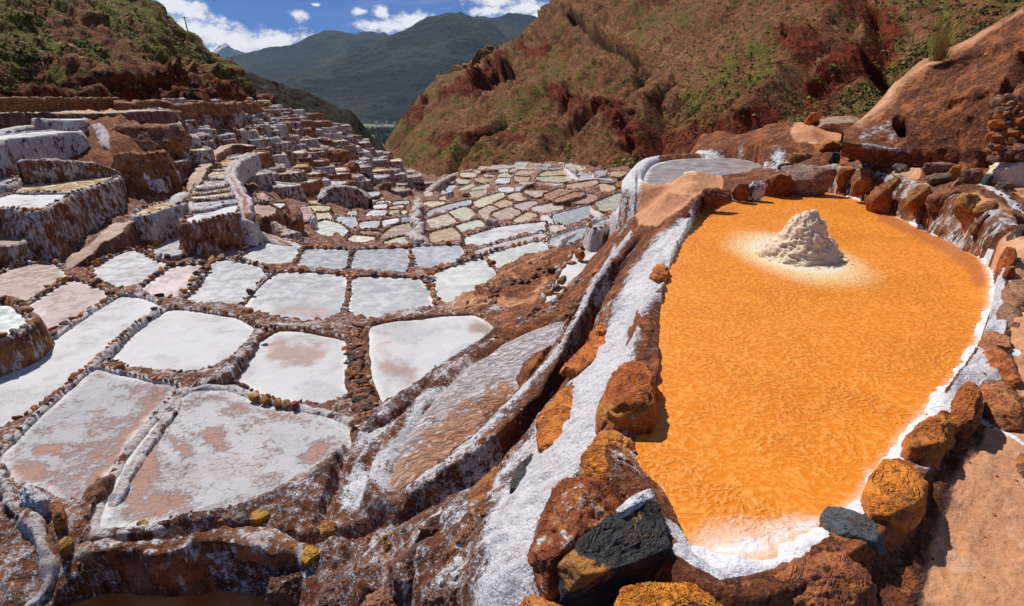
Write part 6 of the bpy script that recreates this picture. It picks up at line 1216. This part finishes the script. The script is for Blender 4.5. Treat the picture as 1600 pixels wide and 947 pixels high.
ridge('salt_bank', 'white salt spur between the grey pan and the brown milky pan', 'bank', fz([917,928,938], [323,330,338], .1), .4, .06, .5, 'wall', (1.3, .0, .5, 1), noise=.8)
ridge('far_rim', 'white-topped brown rim enclosing the far edge of the fan', 'bank', fz([668,690,712,740,757,775,800,840,868,884,900], [302,284,274,266,260,256,253,251,254,260,268], .3), .9, .35, 1.6, 'wall', (.55, .6, .5, 1))
ridge('salt_bank', 'white bank winding down from the far rim across the fan', 'bank', fz([884,890,897,905,930,960], [262,270,278,282,279,282], .2), .5, .1, .6, 'wall', (1.0, .1, .5, 1))
ridge('retaining_wall', 'curved brown retaining wall above the pale peach pans', 'wall', fz([812,830,850,868], [297,291,291,296], .35), .5, .3, 1.0, 'wall', (.35, .3, .5, 1))
ridge('retaining_wall', 'draped grey salt wall with fluted sides in the bowl', 'wall', [(500,310,-7.5),(504,298,-7.25),(518,292,-7.1),(545,292,-7.1),(566,296,-7.3),(578,305,-7.6)], .6, .1, 2.0, 'wall', (.6, .3, .5, 1), noise=2.2)
ridge('retaining_wall', 'brown and white wall dropping to the bowl right of the channel', 'wall', [(405,345,-6.0),(425,356,-6.2),(450,370,-6.45),(475,380,-6.5),(495,382,-6.6)], .6, .3, 1.2, 'wall', (.5, .9, .5, 1), noise=1.3)
ridge('stone_spur', 'small spur of piled stones dividing two pans below the streaked wall', 'bank', [(299,372,-5.55),(296,385,-5.8),(288,398,-6.0),(300,402,-6.05)], .45, .3, .5, 'wall', (.3, .9, .5, 1), noise=1.5)
ridge('retaining_wall', 'blue-grey plastered wall under the ochre pan', 'wall', [(214,352,-5.35),(235,350,-5.35),(262,342,-5.3),(288,332,-5.2)], .5, .1, 1.1, 'wall', (.85, .1, .5, 1), noise=.5)
for (pts, lb, sal) in [([(0,215,-2.55),(18,206,-2.45),(45,201,-2.4),(72,202,-2.5),(92,207,-2.7)], 'rounded grey apron wall on the upper left under the top step', .9), ([(125,182,-1.95),(140,196,-2.3),(152,216,-2.8),(165,240,-3.4),(180,262,-3.95)], 'steep white-edged gully rib running down the brown cliff, left one', .7), ([(130,180,-1.95),(150,198,-2.3),(165,222,-2.9),(185,244,-3.5),(205,268,-4.2)], 'steep white-edged gully rib running down the brown cliff, right one', .75),
    ([(26,250,-3.03),(60,253,-3.18),(110,257,-3.4),(150,261,-3.58),(190,267,-3.82)], 'rust-patched white-lipped wall sloping down behind the tan pan on the left', .55)]:
    ridge('retaining_wall', lb, 'wall', pts, .6, .2, 1.2, 'wall', (sal, .5, .5, 1), noise=1.1)
# brown cliff between the terraces
for k, (px, py, a_, b_, lb) in enumerate([(225,205,95,46,'broad brown earth cliff below the footpath'),(205,255,80,62,'lower brown earth cliff with rusty streaks'),(250,252,50,58,'brown earth cliff shoulder beside the path bend'),(322,262,44,36,'rounded brown slope inside the bend of the path'),(300,284,30,24,'small rusty rock under the path bend')]):
    o = put_rock(px, py, a_, b_, (1, 1, 1, 1), lb, 520 + k, sub=5, sink=.45, flat=.8); o.name = 'earth_cliff'; o['category'] = 'cliff'; o.data.materials.clear(); o.data.materials.append(M['wall']); o.color = (.12, .8, .5, 1)
for k, (px, py, a_, b_, lb, sal) in enumerate([(464,342,20,46,'pointed brown rock fin left of the pink pan',.2),(446,340,22,44,'second brown fin beside the pointed one',.25),(449,372,44,26,'leaning brown and white rock slab at the lip of the bowl',.6),(490,342,12,30,'grey rounded pinnacle by the pink pan',.9),(702,303,14,18,'pointed grey salt pinnacle near the walkers',.9),(770,346,26,18,'fluted salt spur in the middle of the fan',.8),(728,304,16,10,'brown rock knob beside the lime-yellow pans',.3),(655,378,18,22,'knobbly foot of the salt ridge',.8),(520,240,46,34,'rusty brown bare patch of cliff among the far steps',.0),(545,262,34,28,'lower rusty bare patch among the far steps',.0),(600,290,24,18,'brown rock rib in the valley bottom',.3),(765,268,30,10,'flat brown block under the far rim',.1)]):
    o = put_rock(px, py, a_, b_, (1, 1, 1, 1), lb, 560 + k, sub=4, sink=.35, flat=.8); o.data.materials.clear(); o.data.materials.append(M['wall']); o.color = (sal, .7, .5, 1)

# stone retaining wall beneath the upper path (stones too small to pick apart)
ws = bpy.data.objects.new('stone_wall', None); COL.objects.link(ws); c0 = on_z(80, 160, -1.3); ws.location = c0; tag(ws, 'long dry stone wall under the upper path at the far left', 'wall')
V_, F_l, k = [], [], 0
for j in range(1500):
    px = rng.uniform(-60, 185); py = rng.uniform(153, 171 + (px < 110) * 3); d = 36.6 + px * .03; P = on_dist(px, py, d); V0, F0 = SL[j % 6]; V_.append(V0 * rng.uniform(.08, .17, 3) + P - c0); F_l.append(F0 + k); k += len(V0)
o = link('stones', mesh_np('stones', np.concatenate(V_), np.concatenate(F_l), False), M['stone'], ws, (.34, .17, .06, .0)); o['kind'] = 'stuff'
bw = ridge('earth_fill', None, None, [(-80,153,-1.24),(0,152,-1.22),(100,152.5,-1.3),(190,154,-1.42)], 1.2, .05, 1.0, 'path', parent=ws, noise=.4); bw.location = Vector(bw.location) - Vector(c0)
# stone wall at the right edge, its stones one by one
ws = bpy.data.objects.new('stone_wall', None); COL.objects.link(ws); c0 = on_dist(1590, 240, 12.2); ws.location = c0; tag(ws, 'rough wall of rust and grey stones at the right edge above the brown pond', 'wall')
for j in range(290):
    px = 1558 + abs(rng.normal()) * 48; py = rng.uniform(158, 246); 
    if px < 1556 + (py < 185) * 8 or px > 1680: continue
    P = on_dist(px, py, 12.2 - (py - 158) * .006); st = bpy.data.objects.new('stone', stone_meshes[j % 9]); COL.objects.link(st); st.parent = ws; st.location = Vector(P) - Vector(c0); r_ = rng.uniform(.07, .17)
    st.scale = (r_ * 1.3, r_ * .8, r_ * .9); st.rotation_euler = tuple(rng.uniform(-.5, .5, 3)); t = STONE_TINTS[int(rng.choice(8))]; t = STONE_TINTS[int(rng.choice([0, 1, 2, 4, 7]))]; st.color = (t[0], t[1], t[2], (py > 220) * .35)
V0 = on_dist(np.array([1568, 1700, 1700, 1568]), np.array([250, 252, 150, 158]), 12.35); Vb = np.concatenate([V0, V0 * 1.12]) - c0
link('earth_core', mesh_np('earth_core', Vb, np.array([[0,1,2,3],[4,7,6,5],[0,4,5,1],[1,5,6,2],[2,6,7,3],[3,7,4,0]]), False), M['mudbank'], ws)
# small heap of pale gravel in front of it
hpg = put_rock(1592, 268, 60, 44, (1, 1, 1, 1), 'pale pinkish heap of salt gravel at the right edge', 611, z=None, sub=5, sink=.4); hpg.name = 'salt_heap'; hpg['category'] = 'salt heap'; hpg.data.materials.clear(); hpg.data.materials.append(M['heap'])
hm = put_rock(1085, 272, 34, 16, (1, 1, 1, 1), 'small crumbly sand hump beside the grey pond', 617, sub=5, sink=.35, flat=1.0); hm.name = 'sand_hump'; hm['category'] = 'sand heap'; hm.data.materials.clear(); hm.data.materials.append(M['heap']) 

# crumbling brown clods on the earth bank
for k in range(70):
    t_ = rng.uniform(0, 1); px = 742 + t_ * 120 + rng.uniform(-14, 14); py = 478 - t_ * 70 + rng.uniform(-12, 14); P = hit([px], [py])[0]; st = bpy.data.objects.new('clod', stone_meshes[k % 9]); COL.objects.link(st); r_ = rng.uniform(.04, .16)
    st.location = (P[0], P[1], P[2] + .1); st.scale = (r_, r_, r_ * .8); st.rotation_euler = tuple(rng.uniform(-1, 1, 3)); st.color = (.20, .085, .045, .0); tag(st, 'loose brown clod on the crumbling earth bank', 'clod', 'clods on the earth bank')
RS = [(905,395),(893,410),(882,420),(875,436),(868,448),(858,458),(850,470),(838,482),(828,492),(815,500),(800,512),(945,368),(930,376),(915,384),(868,470),(878,462),(890,450),(900,440),(840,500),(822,506),(808,520),(795,528),(780,535),(905,475),(915,462),(928,445),(936,425),(890,490),(878,498),(865,505),(850,508),(835,515)]
for k, (px, py) in enumerate(RS):
    o = put_rock(px + rng.uniform(-2, 2), py, rng.uniform(13, 24), rng.uniform(10, 17), [AMBER, RUST, BRN, (.34, .2, .1, .3), (.2, .1, .06, .4)][k % 5], 'rust-coloured rubble stone along the banks beside the sloping white pan', 700 + k, sub=3, sink=.3, group='rubble stones beside the sloping white pan')

# ------------------------------------------------------------ scrub
def shrub_mesh(seed, n_, mat='leaf'):
    r_ = np.random.default_rng(seed); V, Fc = [], []
    for k in range(n_):
        d = r_.normal(size=3); d /= np.linalg.norm(d); d[2] = abs(d[2]) * .9 - .15; c = d * r_.uniform(.45, 1.0) * [1, 1, .75] * (1 + .3 * math.sin(5 * d[0] + seed)); s = r_.uniform(.14, .3)
        u = r_.normal(size=3); u /= np.linalg.norm(u); v = np.cross(u, d + .3 * r_.normal(size=3)); v /= np.linalg.norm(v) + 1e-6; b = len(V); V += [c - u * s, c + v * s * .6, c + u * s, c - v * s * .6]; Fc.append([b, b + 1, b + 2, b + 3])
    me = mesh_np('shrub', np.array(V), np.array(Fc), False); me.materials.append(M[mat]); return me
SH = [shrub_mesh(k, 70) for k in range(4)] + [shrub_mesh(k, 70, 'leafdark') for k in range(4, 7)]
def place(a, b):
    if a < 420: return ('at the left edge', 'above the stone wall', 'above the low earth wall', 'near its crest')[min(3, int(a / 105))] + ('' if b > 75 else ', high up')
    return ('by the valley mouth', 'above the left of the fan', 'above the fan', 'above the far rim', 'above the red cliff', 'above the grey pond', 'left of the mound', 'behind the mound')[min(7, int((a - 600) / 125))] + (', high up' if b < 70 else ', half way' if b < 150 else ', low down')
def scatter(Vg, A, xr, yr, n_obj, n_mass, size, label, group, prob, seed):
    r_ = np.random.default_rng(seed); flat = Vg.reshape(-1, 3); px, py = to_px(flat); g = A['green']
    w_ = (px > xr[0]) & (px < xr[1]) & (py > yr[0]) & (py < yr[1]); idx = np.nonzero(w_)[0]; pr = prob(g[idx], px[idx], py[idx]) * np.hypot(flat[idx, 0], flat[idx, 1]) ** .6; pr /= pr.sum()
    pick = r_.choice(idx, n_obj + n_mass, replace=False, p=pr); pick = pick[np.argsort(np.hypot(flat[pick, 0], flat[pick, 1]))]
    for k in pick[:n_obj]:
        s = size * r_.uniform(.55, 1.25); o = bpy.data.objects.new('shrub', SH[int(r_.integers(7))]); COL.objects.link(o); o.location = flat[k]; o.scale = (s, s, s * r_.uniform(.6, 1)); o.rotation_euler = (0, 0, r_.uniform(0, 6.28)); a_, b_ = to_px(flat[k]); tag(o, label + ', ' + place(a_, b_), 'shrub', group)
    base = [shrub_mesh(900 + j, 16) for j in range(3)]; bv = []
    for me in base:
        co = np.zeros(len(me.vertices) * 3, np.float32); me.vertices.foreach_get('co', co); bv.append(co.reshape(-1, 3))
    rest = pick[n_obj:].copy(); r_.shuffle(rest)
    V_, F_m, k2 = [], [], 0
    for k in rest:
        s = size * r_.uniform(.4, 1.1); v = bv[int(r_.integers(3))]; a = r_.uniform(0, 6.28); c_, s_ = math.cos(a), math.sin(a)
        V_.append(np.c_[v[:, 0] * c_ - v[:, 1] * s_, v[:, 0] * s_ + v[:, 1] * c_, v[:, 2] * .8] * s * 1.2 + flat[k]); F_m.append(np.arange(len(v)).reshape(-1, 4) + k2); k2 += len(v)
    half = len(V_) // 2; h0 = sum(len(v) for v in V_[:half])
    o = link('scrub', mesh_np('scrub', np.concatenate(V_[:half]), np.concatenate(F_m[:half]), False), M['leaf']); o['kind'] = 'stuff'
    o = link('scrub', mesh_np('scrub', np.concatenate(V_[half:]), np.concatenate(F_m[half:]) - h0, False), M['leafdark']); o['kind'] = 'stuff'
scatter(rh[1], rh[3], (600, 1600), (-5, 300), 290, 8000, .55, 'low shrub on the right hill', 'shrubs on the right hill', lambda g, x, y_: .12 + g * 1.6 + (x > 1000) * .25, 5)
scatter(lh[1], lh[3], (0, 400), (-5, 150), 60, 700, .45, 'green shrub on the left hill', 'shrubs on the left hill', lambda g, x, y_: .02 + g * 1.5, 6)
# round bush beneath the cliff, beyond the last pans
bo = bpy.data.objects.new('bush', SH[1]); COL.objects.link(bo); bo.location = on_dist(975, 262, 74); bo.scale = (2.2, 2.2, 1.7); tag(bo, 'round green bush at the foot of the red cliff behind the last tan pans', 'bush')
# tuft of dry grass on the mound
def tuft(px, py, d, hgt, n_, label, spread):
    r_ = np.random.default_rng(int(px)); V, Fc = [], []
    for k in range(n_):
        a = r_.uniform(0, 6.28); b0 = np.array([math.cos(a), math.sin(a), 0]) * r_.uniform(0, .12) * spread; lean = np.array([math.cos(a), math.sin(a), 0]) * r_.uniform(.05, .45) * spread * hgt + [.12 * hgt, 0, 0]; h_ = hgt * r_.uniform(.45, 1); t = np.array([-math.sin(a), math.cos(a), 0]) * .006; b = len(V)
        for s in (0, .5, 1): p = b0 + lean * s * s + [0, 0, h_ * s]; V += [p - t * (1 - s * .8), p + t * (1 - s * .8)]
        Fc += [[b, b + 1, b + 3, b + 2], [b + 2, b + 3, b + 5, b + 4]]
    o = link('grass_tuft', mesh_np('grass_tuft', np.array(V), np.array(Fc), False), M['grass']); o.location = on_dist(px, py, d); tag(o, label, 'grass')
tuft(1463, 96, 15.6, 1.0, 260, 'tall yellow tuft of dry grass on the crest of the red mound', 1.2); tuft(1474, 92, 15.8, .25, 80, 'small brown grass tuft right of the tall yellow one', 1.0)
# pole on the left hill
pb = on_dist(296, 58, 94); po = bpy.data.objects.new('pole', None); COL.objects.link(po); po.location = pb; tag(po, 'thin leaning wooden pole on the crest of the left hill against the clouds', 'pole')
def tube(name, a, b, r0, r1, mat, parent, n=8):
    a, b = np.array(a, float), np.array(b, float); d = b - a; d /= np.linalg.norm(d); u = np.cross(d, [0.3, 1, .2]); u /= np.linalg.norm(u); v = np.cross(d, u); t = np.linspace(0, 6.2832, n, endpoint=False)
    V = np.concatenate([a + (np.cos(t)[:, None] * u + np.sin(t)[:, None] * v) * r0, b + (np.cos(t)[:, None] * u + np.sin(t)[:, None] * v) * r1]); i = np.arange(n); return link(name, mesh_np(name, V, [np.stack([i, (i + 1) % n, (i + 1) % n + n, i + n], 1), np.arange(n)[None, ::-1], np.arange(n, 2 * n)[None]]), M[mat], parent)
top = on_dist(288, 26, 94) - pb; tube('shaft', (0, 0, -1), top, .10, .06, 'wood', po); tube('crossbar', top * .93 + [-.4, 0, 0], top * .93 + [.4, 0, .05], .04, .04, 'wood', po)
# small white sack
sk_ = put_rock(231, 280, 9, 15, (.7, .7, .72, .6), 'small upright white sack standing on the salty ledge', 631, z=-4.45, sub=3, sink=.02); sk_.name = 'sack'; sk_['category'] = 'sack'; sk_.data.materials.clear(); sk_.data.materials.append(M['whitesalt'])

slab([(1588,716),(1598,704),(1625,715),(1620,752),(1596,746)], .03, .1, (.20, .10, .06, .1), 'dark cracked stone in the bare earth at the right edge', 173, .02, .8)
# grit and pebbles strewn over the ledge and the banks
pv, pf, k = [], [], 0; r_ = np.random.default_rng(77)
for (x0, x1, y0, y1, n_p, s0) in ((500, 1000, 500, 940, 420, .018), (640, 960, 380, 560, 260, .035), (120, 520, 800, 900, 200, .02), (1440, 1600, 560, 945, 26, .010), (1180, 1590, 205, 330, 160, .03)):
    a = r_.uniform(x0, x1, n_p); b = r_.uniform(y0, y1, n_p); H_ = hit(a, b)
    for P, px_, py_ in zip(H_, a, b):
        if inside(P[:1], P[1:2], OP)[0] or inside(P[:1], P[1:2], P_)[0] or np.hypot(P[0], P[1]) > 20 or stroke(np.array([px_]), np.array([py_]), STRIP, .2)[0] > .1: continue
        V0, F0 = SL[int(r_.integers(6))]; s = s0 * r_.uniform(.4, 1.5); pv.append(V0 * s + [P[0], P[1], ground_z(P[0], P[1]) + s * .2]); pf.append(F0 + k); k += len(V0)
o = link('pebbles', mesh_np('pebbles', np.concatenate(pv), np.concatenate(pf), False), M['stone'], None, (.34, .13, .05, .3)); o['kind'] = 'stuff'

# ------------------------------------------------------------ people
def skin_mesh(name, pts, edges, mat, parent, sub=1):
    me = bpy.data.meshes.new(name); me.from_pydata([p[:3] for p in pts], edges, []); o = bpy.data.objects.new(name, me); COL.objects.link(o); md = o.modifiers.new('skin', 'SKIN'); o.modifiers.new('sub', 'SUBSURF').levels = sub
    for v, p in zip(me.skin_vertices[0].data, pts): v.radius = (p[3], p[4] if len(p) > 4 else p[3])
    me.skin_vertices[0].data[0].use_root = True; dg = bpy.context.evaluated_depsgraph_get(); m2 = bpy.data.meshes.new_from_object(o.evaluated_get(dg)); bpy.data.objects.remove(o); bpy.data.meshes.remove(me)
    m2.name = name; return link(name, m2, M[mat], parent)
def person(px, py, dist, face, label, stride=.18, jacket='navy', legs='black', arm=.1):
    r_ = bpy.data.objects.new('person', None); COL.objects.link(r_); r_.location = on_dist(px, py, dist); r_.rotation_euler = (0, 0, face); tag(r_, label, 'person')
    B = [(0,0,.95,.13,.10),(0,0,1.15,.13,.09),(0,0,1.38,.16,.10),(0,0,1.50,.055),(0,0,1.62,.085,.095),(0,0,1.72,.075,.085),
         (.20,0,1.40,.05),(.26,arm,1.13,.042),(.24,arm + .12,.90,.035),(-.20,0,1.40,.05),(-.26,-arm,1.13,.042),(-.25,-arm + .06,.88,.035),
         (.10,0,.88,.085),(.11,stride,.48,.06),(.11,stride * .8,.08,.045),(.11,stride * .8 + .16,.03,.035),(-.10,0,.88,.085),(-.11,-stride * .6,.48,.06),(-.11,-stride * 1.3,.08,.045),(-.11,-stride * 1.3 + .16,.03,.035)]
    skin_mesh('body', B, [(0,1),(1,2),(2,3),(3,4),(4,5),(2,6),(6,7),(7,8),(2,9),(9,10),(10,11),(0,12),(12,13),(13,14),(14,15),(0,16),(16,17),(17,18),(18,19)], 'skin', r_)
    J = [(0,0,.92,.155,.125),(0,0,1.15,.15,.11),(0,0,1.40,.175,.12),(0,0,1.47,.08),(.21,0,1.40,.065),(.27,arm,1.13,.056),(.25,arm + .09,.96,.05),(-.21,0,1.40,.065),(-.27,-arm,1.13,.056),(-.26,-arm + .04,.96,.05)]
    skin_mesh('jacket', J, [(0,1),(1,2),(2,3),(2,4),(4,5),(5,6),(2,7),(7,8),(8,9)], jacket, r_)
    T = [(0,0,.95,.14,.115),(.10,0,.84,.10),(.11,stride,.48,.075),(.11,stride * .8,.12,.06),(-.10,0,.84,.10),(-.11,-stride * .6,.48,.075),(-.11,-stride * 1.3,.12,.06)]
    skin_mesh('trousers', T, [(0,1),(1,2),(2,3),(0,4),(4,5),(5,6)], legs, r_)
    skin_mesh('hair', [(0,-.02,1.66,.09,.10),(0,-.01,1.75,.085,.09)], [(0,1)], 'hair', r_); return r_
person(660, 306, 62, 0.4, 'walker in dark clothes in mid-stride at the valley bottom, right one of two', .2, 'black')
person(652, 306, 61, -.5, 'walker in a dark jacket at the valley bottom, left one of two', .06, 'navy')
M['cloth_red'] = simple('cloth_maroon', (.12, .02, .02), (.16, .03, .03), 20); M['cloth_white'] = simple('cloth_pale', (.5, .5, .5), (.6, .6, .6), 20)
for (px, py, d, lb, jk, lg) in [(308,159,55,'person in a dark blue top on the path under the left hill','navy','black'),(313,159,55,'person in pale trousers beside the one in dark blue under the left hill','black','cloth_white'),(333,159,60,'person in pale clothes on the path under the left hill, by themselves','cloth_white','black'),(372,160,66,'person in maroon near the end of the path under the left hill','cloth_red','black'),(400,161,72,'person in a dark top beside the yellow rocks at the end of the path','navy','black')]:
    person(px, py, d, rng.uniform(0, 6), lb, .1, jk, lg)
for k, (px, py, a_, b_) in enumerate([(388,160,12,9),(396,162,10,7),(408,161,13,9),(416,163,12,7)]):
    put_rock(px, py, a_, b_, (.50, .27, .06, .0), ['yellow-brown rock at the end of the upper path, leftmost of four','low yellow-brown rock, second of four at the end of the upper path','yellow-brown rock, third of four at the end of the upper path','flat yellow-brown rock, last of four at the end of the upper path'][k], 660 + k, z=-2.35 - .03 * k, sub=3)

# ------------------------------------------------------------ haze
def haze():
    bpy.ops.mesh.primitive_cube_add(size=1); o = bpy.context.object; o.name = 'haze'; o['kind'] = 'stuff'; o.scale = (26000, 17000, 1700); o.location = (0, 6500, 1700 / 2 - 275)
    m = bpy.data.materials.new('haze_air'); m.use_nodes = True; t = m.node_tree; t.nodes.clear(); v = t.nodes.new('ShaderNodeVolumePrincipled'); v.inputs['Color'].default_value = (.50, .74, 1, 1); v.inputs['Density'].default_value = 0.00002; v.inputs['Anisotropy'].default_value = 0.2
    t.links.new(v.outputs[0], t.nodes.new('ShaderNodeOutputMaterial').inputs['Volume']); o.data.materials.append(m)
haze()
